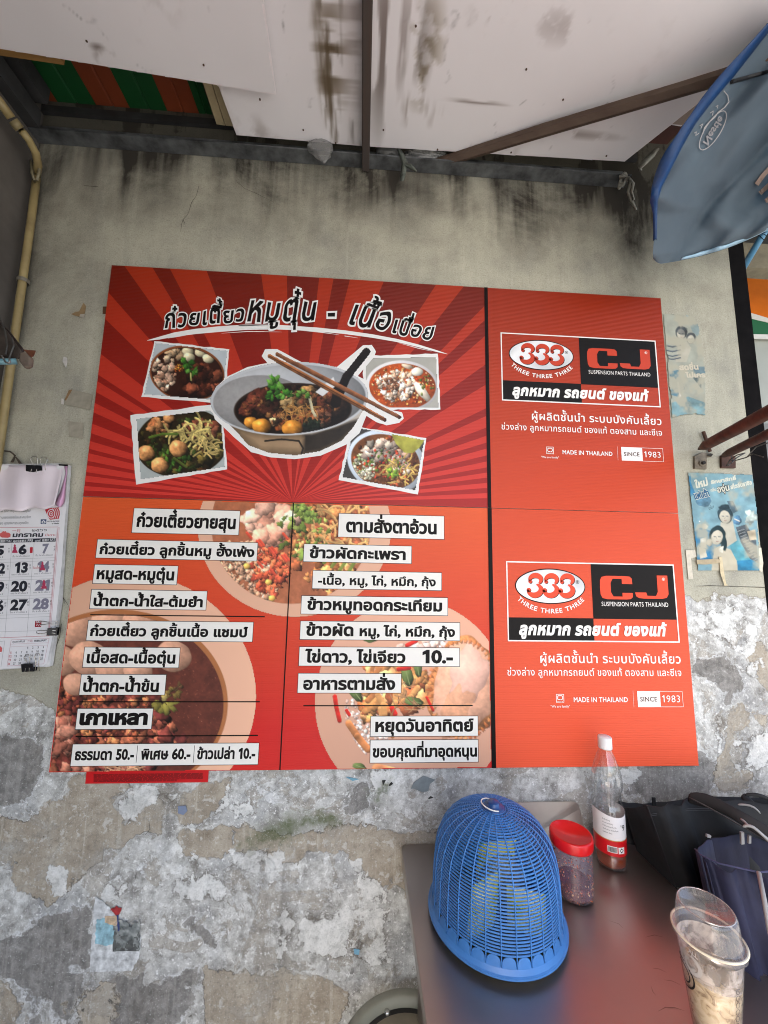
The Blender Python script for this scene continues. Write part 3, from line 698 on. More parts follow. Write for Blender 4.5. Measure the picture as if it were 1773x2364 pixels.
crumple('plastic_bag', W(*t2(820, 955), -.03), .036, 1.2, .8, 5, simple('dull_film', C8(88, 88, 86), .5, var=.3), 'dull grey crumpled bag stuffed beside the rusty tube')
crumple('plastic_bag', W(*t2(1060, 995), -.02), .05, 1.5, .5, 8, plas.m, 'whitish torn plastic stuffed above the beam near the brown stick')
# ================================================================== MENU BOARD
YB = -.014
TL = W(258, 612, YB); BR = W(1613, 1767, YB)
bx0, bx1, bz0, bz1 = W(258, 612, YB)[0], W(1525, 688, YB)[0], W(113, 1783, YB)[2], W(258, 612, YB)[2]
bx0 = (W(258, 612, YB)[0] + W(113, 1783, YB)[0]) / 2
seam = (W(192, 1150, YB)[2] + W(1570, 1182, YB)[2]) / 2
divx = (W(1120, 665, YB)[0] + W(1142, 1776, YB)[0]) / 2
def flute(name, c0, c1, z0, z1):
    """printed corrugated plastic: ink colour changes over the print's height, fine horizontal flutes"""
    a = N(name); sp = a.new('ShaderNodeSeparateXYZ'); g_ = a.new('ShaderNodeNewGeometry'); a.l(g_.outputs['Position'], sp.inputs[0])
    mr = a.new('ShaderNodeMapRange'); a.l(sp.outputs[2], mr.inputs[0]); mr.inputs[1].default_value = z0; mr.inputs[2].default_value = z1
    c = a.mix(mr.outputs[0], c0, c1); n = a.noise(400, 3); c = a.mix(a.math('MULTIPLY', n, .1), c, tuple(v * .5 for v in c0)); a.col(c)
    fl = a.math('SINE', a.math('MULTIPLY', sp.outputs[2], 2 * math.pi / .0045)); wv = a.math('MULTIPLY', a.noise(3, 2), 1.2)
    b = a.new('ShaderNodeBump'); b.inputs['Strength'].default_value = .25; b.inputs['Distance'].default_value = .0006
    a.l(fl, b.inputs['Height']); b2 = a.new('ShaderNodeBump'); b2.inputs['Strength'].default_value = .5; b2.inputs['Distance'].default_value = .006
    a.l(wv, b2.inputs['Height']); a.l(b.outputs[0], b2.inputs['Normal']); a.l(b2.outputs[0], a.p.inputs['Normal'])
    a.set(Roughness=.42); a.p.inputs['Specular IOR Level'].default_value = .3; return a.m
MB = thing('menu_board', ((bx0 + bx1) / 2, YB, bz0), 'large red menu board with food pictures and Thai dish names on the plaster wall', 'menu board')
WHITEINK = ink(C8(236, 234, 230)); BLACK = ink(C8(20, 17, 16)); BLACK2 = ink(C8(26, 23, 22))
edge_m = simple('board_edge', C8(205, 196, 186), .6, var=.05, bump=0)
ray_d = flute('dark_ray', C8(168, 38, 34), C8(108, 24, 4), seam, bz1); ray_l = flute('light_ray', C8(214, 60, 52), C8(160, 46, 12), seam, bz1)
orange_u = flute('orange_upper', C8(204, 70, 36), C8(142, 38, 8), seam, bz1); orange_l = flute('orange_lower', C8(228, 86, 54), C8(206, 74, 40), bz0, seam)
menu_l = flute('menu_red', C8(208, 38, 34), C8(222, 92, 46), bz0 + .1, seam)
g = G(); g.box(bx0, bx1, YB + .0002, YB + .0042, seam + .0008, bz1); g.build('upper_sheet', edge_m, MB)
g = G(); g.box(bx0 - .001, bx1, YB + .0002, YB + .0042, bz0, seam - .0008); g.build('lower_sheet', edge_m, MB)
def pr(name, x0, x1, z0, z1, mat, y, par=MB): return obj(name, [(x0, y, z0), (x1, y, z0), (x1, y, z1), (x0, y, z1)], [(0, 1, 2, 3)], mat, par)
L = lambda i: YB - .0003 * i
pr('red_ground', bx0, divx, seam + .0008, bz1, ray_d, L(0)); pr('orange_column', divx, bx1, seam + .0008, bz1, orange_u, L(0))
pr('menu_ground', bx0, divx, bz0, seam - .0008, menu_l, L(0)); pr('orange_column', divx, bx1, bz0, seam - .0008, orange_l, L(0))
# sunburst
cpt = W(675.5, 1160, YB); cx_, cz_ = cpt[0], seam + .001
def ang_top(px): p = W(px, 612 + (px - 258) * .06, YB); return math.atan2(p[2] - cz_, p[0] - cx_)
def ang_left(py): p = W(258 - (py - 612) * .124, py, YB); return math.atan2(p[2] - cz_, p[0] - cx_)
def ang_right(py): p = W(1122 + (py - 665) * .02, py, YB); return math.atan2(p[2] - cz_, p[0] - cx_)
pairs = [(ang_top(1071), ang_top(1007)), (ang_top(886), ang_top(808)), (ang_top(770), ang_top(737)), (ang_top(662), ang_top(603)), (ang_top(477), ang_top(392)), (ang_top(352), ang_top(287)),
         (ang_left(675), ang_left(736)), (ang_left(817), ang_left(865)), (ang_left(880), ang_left(905)), (ang_left(930), ang_left(952)), (ang_left(978), ang_left(1000)), (ang_left(1018), ang_left(1036)), (ang_left(1046), ang_left(1064)), (ang_left(1074), ang_left(1090)), (ang_left(1098), ang_left(1112)), (ang_left(1122), ang_left(1132)),
         (ang_right(735), ang_right(702)), (ang_right(838), ang_right(772)), (ang_right(940), ang_right(885)), (ang_right(985), ang_right(958)), (ang_right(1020), ang_right(1004)), (ang_right(1050), ang_right(1034)), (ang_right(1078), ang_right(1064)), (ang_right(1102), ang_right(1090)), (ang_right(1126), ang_right(1114)), (ang_right(1150), ang_right(1138))]
def rayhit(a):
    dx, dz = math.cos(a), math.sin(a); t = 9
    if dx > 1e-6: t = min(t, (divx - .006 - cx_) / dx)
    if dx < -1e-6: t = min(t, (bx0 - cx_) / dx)
    if dz > 1e-6: t = min(t, (bz1 - cz_) / dz)
    return (cx_ + dx * t, cz_ + dz * t)
for a0, a1 in pairs:
    P = [(cx_, cz_)] + [rayhit(a0 + (a1 - a0) * i / 6) for i in range(7)]
    obj('ray', [(p[0], L(1), p[1]) for p in P], [list(range(len(P)))], ray_l, MB)
g = G(); g.box(divx - .0058, divx + .0058, L(6), L(1), bz0, seam - .0008); g.build('divider_stripe', BLACK, MB)
g = G(); g.box(divx - .0052, divx + .0052, L(6), L(1), seam + .0008, bz1); g.build('divider_stripe', BLACK, MB)
a = W(677.5, 1165, YB); b = W(646, 1782, YB)
pr('thin_divider', (a[0] + b[0]) / 2 - .0016, (a[0] + b[0]) / 2 + .0016, bz0, seam - .0008, BLACK, L(4))

Z1 = Q(180, 600, .3014); Z2 = Q(620, 600, .3134); Z3 = Q(1100, 660, .3014); Z4 = Q(100, 1140, .3496); Z5 = Q(640, 1140, .3134); Z6 = Q(1120, 1160, .3134)
def jit(poly, amp, n=14, seed=1):
    r = random.Random(seed); out = []
    for i, p in enumerate(poly):
        q = poly[(i + 1) % len(poly)]
        for k in range(n):
            t = k / n; j = amp if k else 0
            out.append((p[0] + (q[0] - p[0]) * t + r.uniform(-j, j), p[1] + (q[1] - p[1]) * t + r.uniform(-j, j)))
    return out
def polymesh(name, pts, y, mat, par):
    P = [W(p[0], p[1], y) for p in pts]; r = delaunay_2d_cdt([Vector((p[0], p[2])) for p in P], [], [list(range(len(P)))], 1, 1e-6)
    return obj(name, [(v.x, y, v.y) for v in r[0]], [f for f in r[2]], mat, par)

# ---- dish pictures ------------------------------------------------
def S(r, g, b): return (r / 255., g / 255., b / 255.)
def scatter(cv, n, cx, cy, rx, ry, cols, s0, s1, clip, seed, **k):
    r = random.Random(seed)
    for i in range(n):
        a_ = r.uniform(0, 6.283); q = math.sqrt(r.random()); x = cx + rx * q * math.cos(a_); y = cy + ry * q * math.sin(a_)
        s = r.uniform(s0, s1); c = r.choice(cols); j = r.uniform(.82, 1.18)
        cv.blob(x, y, s, s * r.uniform(.5, .9), r.uniform(0, 3.14), tuple(min(1, v * j) for v in c), clip=clip, **k)
def emask(cv, cx, cy, rx, ry, ang=0):
    ca, sa = math.cos(ang), math.sin(ang); dx = cv.X - cx; dy = cv.Y - cy
    q = np.hypot((dx * ca + dy * sa) / rx, (-dx * sa + dy * ca) / ry); return np.clip((1 - q) * min(rx, ry) / 1.5 + .5, 0, 1)
def noodles(cv, n, cx, cy, rx, ry, col, w, clip, seed, L_=18):
    r = random.Random(seed)
    for i in range(n):
        a_ = r.uniform(0, 6.283); q = math.sqrt(r.random()); x = cx + rx * q * math.cos(a_); y = cy + ry * q * math.sin(a_); t = r.uniform(0, 6.28); cvv = r.uniform(-.35, .35)
        pts = [(x, y)]
        for k in range(5): x += math.cos(t) * L_ / 5; y += math.sin(t) * L_ / 5; t += cvv; pts.append((x, y))
        j = r.uniform(.8, 1.15); cv.line(pts, w, tuple(min(1, v * j) for v in col), clip)
def leaf(cv, x, y, s, seed, clip, cols=(S(72, 122, 46), S(50, 94, 36), S(104, 148, 70))):
    r = random.Random(seed)
    for i in range(9): 
        a_ = r.uniform(0, 6.28); cv.blob(x + math.cos(a_) * s * .55, y + math.sin(a_) * s * .4, s * r.uniform(.25, .5), s * r.uniform(.15, .3), a_ + r.uniform(-.4, .4), r.choice(cols), .4, .3, .25, clip=clip)
def photo_frame(quad, outer, seed, y):
    polymesh('brush_frame', jit(outer, 1.1, 12, seed), y, WHITEINK, MB)
Fq = lambda Zf, pts: [Zf(*p) for p in pts]
# 1: upper left bowl
outer = Fq(Z1, [(585,622),(1160,685),(1122,1100),(484,1050)])
photo_frame(None, outer, 1, L(2))
cv = Canvas(325, 785, 535, 935); cv.poly(Fq(Z1, [(592,634),(1146,695),(1105,1078),(505,1032)]), S(196, 203, 206), .03)
fr = cv.a.copy(); k = fr * emask(cv, 432, 862, 86, 63, .15)
cv.blob(432, 862, 87, 64, .15, S(150, 92, 52), .1, 0, .1, clip=fr); cv.blob(432, 863, 83, 60, .15, S(64, 34, 22), .1, 0, .2, clip=fr); k = fr * emask(cv, 432, 863, 82, 59, .15)
scatter(cv, 60, 470, 880, 40, 34, [S(74, 40, 28), S(92, 52, 36), S(56, 30, 22), S(110, 66, 48)], 7, 15, k, 3, shade=.5, lump=.25, tex=.5)
scatter(cv, 45, 380, 862, 26, 40, [S(178, 150, 130), S(150, 118, 98), S(196, 172, 150)], 4, 10, k, 4, shade=.5, lump=.3, tex=.4)
scatter(cv, 12, 405, 822, 24, 14, [S(188, 160, 128), S(206, 184, 154)], 6, 11, k, 5, shade=.5, lump=.3, tex=.4)
for x, y in [(434, 811), (463, 814), (481, 828), (437, 825)]: cv.blob(x, y, 14, 10.5, .3, S(186, 178, 150), .45, .05, .15, .12, clip=k)
leaf(cv, 432, 840, 20, 5, k); leaf(cv, 444, 856, 17, 8, k); cv.line([(440, 862), (441, 878)], 1.6, S(200, 200, 130), k)
scatter(cv, 40, 412, 850, 12, 9, [S(200, 150, 70), S(170, 90, 40)], 1, 2.4, k, 9); cv.mesh('dish_picture', L(3), MB, tone=1.22)
# 2: lower left bowl
outer = Fq(Z1, [(402,1190),(1015,1110),(1108,1200),(1142,1604),(446,1722)])
photo_frame(None, outer, 2, L(2))
cv = Canvas(310, 935, 530, 1110); cv.poly(Fq(Z1, [(446,1216),(1010,1150),(1098,1230),(1128,1588),(478,1684)]), S(186, 192, 190), .03)
fr = cv.a.copy(); cv.blob(420, 1022, 108, 80, -.1, S(58, 46, 26), .1, 0, .25, clip=fr); k = fr * emask(cv, 420, 1022, 106, 78, -.1)
scatter(cv, 170, 420, 1022, 100, 74, [S(46, 52, 26), S(60, 74, 34), S(76, 52, 30), S(38, 34, 20), S(96, 84, 46)], 4, 12, k, 12, shade=.5, lump=.35, tex=.5)
scatter(cv, 26, 372, 985, 26, 15, [S(172, 128, 88), S(150, 100, 66)], 6, 12, k, 13, shade=.5, lump=.3, tex=.5)
scatter(cv, 24, 465, 990, 40, 22, [S(128, 84, 64), S(100, 60, 44)], 6, 13, k, 14, shade=.5, lump=.3, tex=.5)
noodles(cv, 34, 440, 1000, 46, 24, S(214, 196, 130), 2.2, k, 15, 34); noodles(cv, 26, 478, 1030, 30, 22, S(198, 178, 120), 1.8, k, 16, 22)
cv.line([(345, 1010), (375, 1002), (410, 1002)], 2.6, S(110, 138, 60), k); cv.line([(402, 1058), (430, 1078)], 3, S(108, 120, 60), k)
scatter(cv, 30, 400, 1058, 50, 30, [S(60, 92, 40), S(80, 110, 46)], 3, 8, k, 18, shade=.4, lump=.4)
for x, y, r_ in [(338, 1047, 21), (369, 1075, 21), (412, 1036, 22), (390, 966, 14)]: cv.blob(x, y, r_, r_ * .88, .3, S(188, 140, 94), .55, .07, .35, .12, clip=k)
cv.mesh('dish_picture', L(3), MB, tone=1.22)
# 3: upper right
outer = Fq(Z2, [(690,708),(1246,690),(1266,1102),(800,1104),(700,960)])
photo_frame(None, outer, 3, L(2))
cv = Canvas(835, 815, 1020, 950); cv.poly(Fq(Z2, [(712,722),(1236,714),(1254,1088),(812,1092),(716,950)]), S(186, 184, 176), .04)
fr = cv.a.copy(); cv.blob(928, 892, 84, 60, .05, S(222, 220, 220), .12, 0, .02, clip=fr); cv.blob(929, 892, 77, 53, .05, S(186, 92, 40), .1, 0, .25, clip=fr); k = fr * emask(cv, 929, 892, 76, 52, .05)
scatter(cv, 240, 929, 892, 72, 49, [S(196, 110, 50), S(214, 150, 86), S(160, 70, 30), S(226, 196, 150)], 1.5, 4, k, 22, shade=.4)
scatter(cv, 120, 915, 890, 42, 36, [S(214, 196, 176), S(196, 172, 150), S(176, 146, 124), S(228, 214, 200)], 3, 8, k, 23, shade=.45, lump=.3, tex=.4)
scatter(cv, 40, 905, 886, 22, 14, [S(120, 84, 66), S(140, 100, 76)], 2, 5, k, 24)
cv.blob(963, 858, 14, 10, 0, S(226, 222, 208), .3, .03, .05, .2, clip=k); cv.blob(975, 905, 30, 10, .9, S(216, 206, 190), .35, .08, .1, clip=k); cv.blob(940, 845, 14, 6, .3, S(206, 190, 170), .35, .1, .1, clip=k)
scatter(cv, 20, 985, 890, 16, 30, [S(100, 110, 50), S(120, 120, 60)], 1.5, 4, k, 25); cv.mesh('dish_picture', L(3), MB, tone=1.22)
# 4: lower right
outer = Fq(Z2, [(612,1222),(1162,1312),(1100,1728),(516,1622)])
photo_frame(None, outer, 4, L(2))
cv = Canvas(780, 975, 992, 1145); cv.poly(Fq(Z2, [(628,1230),(1150,1325),(1084,1700),(540,1602)]), S(88, 84, 82), .1)
fr = cv.a.copy(); cv.blob(892, 1066, 92, 72, .3, S(206, 214, 222), .15, 0, .02, clip=fr); cv.blob(890, 1066, 81, 62, .3, S(130, 84, 48), .1, 0, .25, clip=fr); k = fr * emask(cv, 890, 1066, 80, 61, .3)
scatter(cv, 220, 890, 1066, 76, 58, [S(150, 96, 58), S(170, 120, 76), S(110, 66, 40), S(160, 80, 52)], 2, 6, k, 32, shade=.4, tex=.4)
scatter(cv, 100, 842, 1078, 26, 30, [S(196, 190, 168), S(176, 172, 150), S(140, 150, 110)], 2.5, 6, k, 33, shade=.45, lump=.3)
scatter(cv, 26, 880, 1040, 42, 20, [S(176, 166, 152), S(196, 176, 160), S(156, 140, 128)], 8, 15, k, 34, shade=.45, lump=.25, tex=.3)
scatter(cv, 26, 925, 1070, 22, 26, [S(190, 176, 162), S(170, 146, 130)], 6, 13, k, 35, shade=.45, lump=.25, tex=.3)
scatter(cv, 60, 890, 1070, 50, 36, [S(96, 120, 50), S(120, 140, 60), S(196, 84, 60), S(170, 60, 44)], 1.5, 4.5, k, 36); noodles(cv, 40, 920, 1085, 40, 30, S(210, 180, 110), 1.5, k, 37, 18)
leaf(cv, 905, 1092, 18, 38, k, (S(160, 180, 70), S(120, 150, 60))); cv.poly(Fq(Z2, [(905,1280),(1152,1326),(1110,1385),(1060,1424),(1000,1420),(935,1350)]), S(176, 172, 84), .22, clip=fr)
cv.mesh('dish_picture', L(3), MB, tone=1.22)
# 5: big bowl in the middle, with chopsticks and black spoon handle
halo = Fq(Z1, [(1020,1130),(1018,1050),(1060,970),(1150,890),(1300,820),(1450,790)]) + [(604, 822), (612, 806), (640, 806), (700, 838), (778, 847), (838, 797), (858, 796), (868, 812), (862, 826), (826, 868), (850, 880), (856, 916), (900, 946), (928, 952), (932, 966), (922, 976), (892, 982), (868, 974), (846, 960), (830, 1000), (800, 1026), (740, 1052), (680, 1060)] + [(626, 1056), (580, 1044), (548, 1016), (520, 990), (496, 968)]
polymesh('cutout_outline', jit(halo, .5, 3, 6), L(4), WHITEINK, MB)
cv = Canvas(480, 795, 935, 1065, .66); bowl = [(489, 925), (492, 950), (520, 972), (548, 1000), (572, 1028), (620, 1046), (683, 1052), (740, 1042), (790, 1018), (818, 985), (846, 935), (848, 912)]
cv.poly(bowl, S(132, 112, 88), .08)
bm_ = cv.a.copy(); cv.poly([(700, 1000), (780, 985), (846, 925), (846, 945), (815, 990), (786, 1018), (740, 1040), (700, 1046)], S(62, 54, 46), .15, bm_, 14); cv.poly([(560, 1000), (640, 1012), (700, 1012), (695, 1040), (600, 1036)], S(176, 150, 120), .05, bm_, 16)
cv.line([(612, 1018), (650, 1014), (690, 1018), (700, 1035), (696, 1046)], 2.0, S(50, 44, 38), bm_); cv.poly([(480, 920), (850, 920), (850, 960), (720, 1002), (640, 1002), (540, 975)], S(196, 188, 178), .03, bm_, 8)
cv.blob(668, 920, 183, 85, -.05, S(204, 206, 208), .0, 0, .02); cv.blob(668, 921, 176, 79, -.05, S(178, 180, 182), .25, 0, .03); rim_ = emask(cv, 668, 922, 176, 79, -.05)
cv.blob(600, 930, 110, 64, 0, S(120, 116, 112), .2, 0, .1, clip=rim_, alpha=.55); cv.blob(676, 945, 136, 61, -.02, S(60, 44, 34), .1, 0, .1, clip=rim_); cv.blob(676, 946, 132, 57, -.02, S(34, 22, 17), .1, 0, .2, clip=rim_)
k = rim_ * emask(cv, 676, 943, 131, 62, -.02)
for (x, y, rx_, ry_, an, c) in [(590, 925, 42, 20, -.8, S(96, 52, 40)), (575, 938, 30, 14, -.6, S(112, 62, 48)), (616, 945, 28, 18, .2, S(70, 42, 32)), (640, 962, 26, 16, 0, S(60, 38, 28)), (700, 925, 34, 20, .2, S(96, 74, 52)), (668, 930, 20, 24, .2, S(150, 128, 92)), (640, 972, 18, 14, 0, S(176, 156, 120)), (700, 965, 40, 16, -.3, S(128, 76, 44)), (655, 980, 24, 12, -.3, S(140, 82, 44)), (757, 930, 30, 28, .4, S(92, 52, 36)), (765, 912, 20, 20, .2, S(110, 66, 46)), (745, 965, 24, 18, .5, S(116, 82, 66)), (790, 940, 22, 28, 1.3, S(48, 34, 26)), (720, 985, 24, 16, .2, S(34, 36, 32)), (715, 905, 26, 14, .1, S(150, 118, 78))]:
    cv.blob(x, y, rx_, ry_, an, c, .55, .2, .6, clip=k)
scatter(cv, 150, 676, 940, 118, 50, [S(96, 58, 40), S(64, 38, 28), S(120, 78, 50), S(44, 36, 26), S(140, 104, 66)], 2.5, 8, k, 42, shade=.55, lump=.35, tex=.6, alpha=.8)
noodles(cv, 40, 690, 955, 42, 20, S(176, 134, 80), 1.2, k, 43, 22); scatter(cv, 40, 725, 978, 22, 14, [S(30, 40, 30), S(50, 60, 44)], 2, 5, k, 44)
for x, y, r_ in [(580, 976, 17), (605, 985, 23), (676, 990, 25)]: cv.blob(x, y, r_, r_ * .82, .2, S(176, 124, 54), .6, .06, .2, .2, clip=rim_)
cv.line([(714, 915), (722, 950), (728, 960)], 3, S(196, 190, 160), k)
leaf(cv, 640, 884, 26, 45, rim_); leaf(cv, 632, 912, 20, 46, rim_); leaf(cv, 660, 912, 18, 47, rim_); leaf(cv, 700, 912, 20, 48, rim_, (S(80, 120, 50), S(110, 140, 70)))
cv.line([(785, 905), (800, 870), (846, 812)], 10, S(30, 22, 20), None, .5); cv.line([(782, 895), (775, 930)], 12, S(36, 26, 22), rim_, .4); cv.poly([(728, 905), (770, 870), (776, 890), (745, 915)], S(226, 226, 226), .03)
cv.line([(640, 818), (922, 963)], 5.4, S(142, 96, 66), None, .6); cv.line([(622, 822), (888, 969)], 5.6, S(156, 106, 66), None, .6); cv.line([(622, 822), (888, 969)], 1.2, S(110, 66, 38), None, .2)
for x, y in [(888, 969), (921, 962)]: cv.blob(x, y, 4.5, 4.5, 0, S(96, 54, 34), .3)
cv.mesh('bowl_picture', L(5), MB, tone=1.2)

# ---- big plates behind the menu text --------------------------------
def panel_clip(cv, x1=None):
    P = W(cv.X, cv.Y, YB); m = (P[..., 0] > bx0 + .0005) & (P[..., 2] > bz0 + .0005) & (P[..., 2] < seam - .0015) & (P[..., 0] < divx - .006)
    return m.astype(float)
def tint(cv, c, a): cv.c = cv.c * (1 - a) + np.array(c) * a
PEACH = S(228, 176, 146)
cv = Canvas(108, 1315, 600, 1795, .56); pc = panel_clip(cv); K = emask(cv, 300, 1607, 292, 282); cv.put((slice(0, cv.h), slice(0, cv.w)), K * pc, np.array(PEACH)[None, None] * (1 + .12 * (cv.X[..., None] - 350) / 500), None)
k = K * pc * emask(cv, 268, 1625, 258, 218, -.02)
cv.blob(268, 1625, 260, 220, -.02, S(176, 110, 66), .0, 0, .05, clip=k); k2 = k * emask(cv, 266, 1628, 250, 210, -.02); cv.blob(266, 1628, 252, 212, -.02, S(104, 52, 40), .05, 0, .18, clip=k2)
scatter(cv, 160, 430, 1620, 90, 130, [S(190, 120, 96), S(150, 84, 64)], .8, 1.6, k2, 50, alpha=.5)
scatter(cv, 160, 230, 1700, 190, 110, [S(110, 52, 44), S(134, 70, 54), S(88, 40, 36), S(160, 92, 66), S(120, 56, 50)], 9, 24, k2, 51, shade=.6, lump=.3, tex=.55)
scatter(cv, 130, 210, 1650, 150, 70, [S(140, 74, 50), S(176, 112, 70), S(104, 50, 40)], 4, 11, k2, 52, shade=.6, lump=.3, tex=.5)
scatter(cv, 30, 135, 1710, 30, 50, [S(176, 118, 96), S(150, 90, 72)], 12, 24, k2, 53, shade=.5, lump=.2, tex=.4); scatter(cv, 40, 240, 1775, 90, 16, [S(186, 120, 96), S(160, 84, 70)], 8, 16, k2, 54, shade=.5, lump=.25, tex=.4)
for x, y, r_ in [(178, 1452, 50), (255, 1440, 46), (322, 1436, 40), (140, 1525, 40), (205, 1520, 46), (265, 1540, 46), (318, 1548, 34), (400, 1515, 42), (175, 1580, 30)]: cv.blob(x, y, r_, r_ * .86, .2, S(200, 148, 120), .26, .03, .14, .05, clip=k2)
leaf(cv, 380, 1625, 34, 55, k2, (S(140, 130, 60), S(120, 110, 50), S(160, 140, 80))); leaf(cv, 400, 1600, 22, 56, k2, (S(110, 90, 46), S(120, 100, 50))); leaf(cv, 410, 1585, 14, 57, k2, (S(96, 70, 46), S(90, 66, 40)))
noodles(cv, 24, 300, 1775, 80, 14, S(214, 160, 120), 1.3, k2, 58, 30)
cv.mesh('plate_picture', L(1), MB)
cv = Canvas(452, 1155, 905, 1428, .56); pc = panel_clip(cv); K = emask(cv, 680, 1220, 224, 205); cv.put((slice(0, cv.h), slice(0, cv.w)), K * pc, np.array(PEACH)[None, None] * (1 - .02 * fbm(cv.h, cv.w, 20)[..., None]), None)
k = K * pc * emask(cv, 672, 1212, 184, 182); cv.blob(672, 1212, 186, 184, 0, S(176, 104, 70), 0, 0, .15, clip=k)
scatter(cv, 260, 760, 1215, 100, 150, [S(196, 130, 76), S(176, 104, 58), S(214, 156, 96), S(150, 82, 50)], 5, 15, k, 61, shade=.5, lump=.3, tex=.5); scatter(cv, 420, 560, 1330, 90, 80, [S(206, 156, 124), S(196, 146, 114), S(216, 170, 140)], 4, 9, k, 62, shade=.5, lump=.3, tex=.35)
scatter(cv, 90, 625, 1315, 44, 60, [S(196, 84, 56), S(214, 110, 70), S(170, 70, 50)], 5, 12, k, 63, shade=.5, lump=.35, tex=.4); scatter(cv, 60, 625, 1200, 50, 50, [S(222, 166, 140), S(208, 146, 120), S(230, 176, 150)], 12, 26, k, 64, shade=.4, lump=.2, tex=.25)
noodles(cv, 60, 780, 1210, 70, 120, S(226, 176, 110), 2.4, k, 65, 34); scatter(cv, 40, 700, 1230, 60, 60, [S(110, 130, 56), S(150, 160, 80), S(90, 104, 46)], 4, 12, k, 66, shade=.4, lump=.4)
for x, y in [(706, 1180), (690, 1170), (720, 1195)]: leaf(cv, x, y, 22, int(x), k, (S(130, 150, 70), S(100, 120, 56)))
for i in range(4): cv.blob(520 + i * 36 + (i % 3) * 14, 1270 + (i * 37) % 120, 8, 7, 0, S(226, 180, 90), .4, .1, .1, .1, clip=k)
for i in range(10): cv.line([(570 + (i * 29) % 90, 1230 + (i * 17) % 100), (580 + (i * 29) % 90, 1242 + (i * 17) % 100)], 3.2, S(222, 84, 60), k)
for i in range(5): cv.line([(730 + i * 18, 1290 + i * 9), (752 + i * 18, 1272 + i * 4)], 4, S(130, 140, 60), k)
cv.mesh('plate_picture', L(1), MB)
cv = Canvas(720, 1380, 1145, 1790, .56); pc = panel_clip(cv); K = emask(cv, 950, 1622, 224, 238); cv.put((slice(0, cv.h), slice(0, cv.w)), K * pc, np.array(S(222, 168, 140))[None, None] * (1 + .10 * (cv.Y[..., None] - 1600) / -400), None)
k = K * pc; kk_ = k * emask(cv, 985, 1625, 190, 175)
scatter(cv, 260, 850, 1665, 60, 80, [S(236, 206, 190), S(226, 190, 172), S(240, 214, 200)], 3, 6, kk_, 71, shade=.35, lump=.2); scatter(cv, 40, 985, 1490, 70, 18, [S(236, 200, 184), S(226, 186, 168)], 5, 12, kk_, 72)
scatter(cv, 70, 900, 1590, 80, 90, [S(206, 140, 82), S(188, 112, 62), S(222, 160, 104), S(170, 92, 56)], 10, 26, kk_, 73, shade=.55, lump=.3, tex=.35)
for i in range(14):
    r_ = random.Random(90 + i); x, y = 850 + r_.random() * 150, 1500 + r_.random() * 170; a_ = r_.uniform(.8, 2.2); cv.line([(x, y), (x + 26 * math.cos(a_), y + 26 * math.sin(a_)), (x + 46 * math.cos(a_ + .2), y + 46 * math.sin(a_ + .2))], r_.uniform(4, 8), r_.choice([S(214, 152, 92), S(196, 124, 72)]), kk_, .5)
cv.blob(1070, 1590, 82, 118, .1, S(196, 126, 76), .3, .1, .3, clip=k); cv.blob(1072, 1588, 74, 108, .1, S(230, 172, 140), .22, .1, .12, clip=k); cv.blob(1080, 1560, 44, 70, .2, S(236, 184, 162), .2, .2, .08, .05, clip=k); cv.blob(1052, 1640, 30, 60, .4, S(222, 158, 118), .2, .3, .15, clip=k, alpha=.7)
for i in range(46):
    r_ = random.Random(i); t = i / 46 * 6.28; cv.blob(1070 + 78 * math.cos(t), 1592 + 113 * math.sin(t), r_.uniform(4, 9), 4, t, r_.choice([S(186, 104, 56), S(166, 84, 44), S(206, 132, 76)]), .4, .3, .3, clip=k, alpha=.7)
for x, y, s_, a_ in [(940, 1560, 26, 1.3), (820, 1600, 24, .9), (860, 1470, 24, -.2), (955, 1620, 22, .2), (930, 1740, 20, .6), (880, 1520, 18, .5), (830, 1770, 16, .3), (965, 1545, 18, 1.4)]:
    cv.blob(x, y, s_, s_ * .5, a_, S(92, 108, 58), .5, .12, .2, clip=k); cv.line([(x - s_ * .8 * math.cos(a_), y - s_ * .8 * math.sin(a_)), (x + s_ * .8 * math.cos(a_), y + s_ * .8 * math.sin(a_))], 1, S(140, 150, 96), k)
for p_, w_ in [([(773, 1608), (777, 1635), (784, 1664)], 5), ([(920, 1545), (945, 1542)], 5), ([(905, 1635), (912, 1648)], 6), ([(940, 1490), (960, 1480)], 5), ([(800, 1640), (806, 1650)], 4), ([(985, 1610), (1000, 1640)], 3)]: cv.line(p_, w_, S(206, 40, 30), k, .6)
cv.line([(805, 1670), (825, 1700), (850, 1730)], 8, S(206, 130, 78), k, .6); cv.line([(870, 1775), (905, 1782)], 12, S(214, 140, 92), k, .6)
noodles(cv, 16, 940, 1600, 40, 40, S(176, 130, 90), 1.2, k, 79, 30); cv.mesh('plate_picture', L(1), MB)

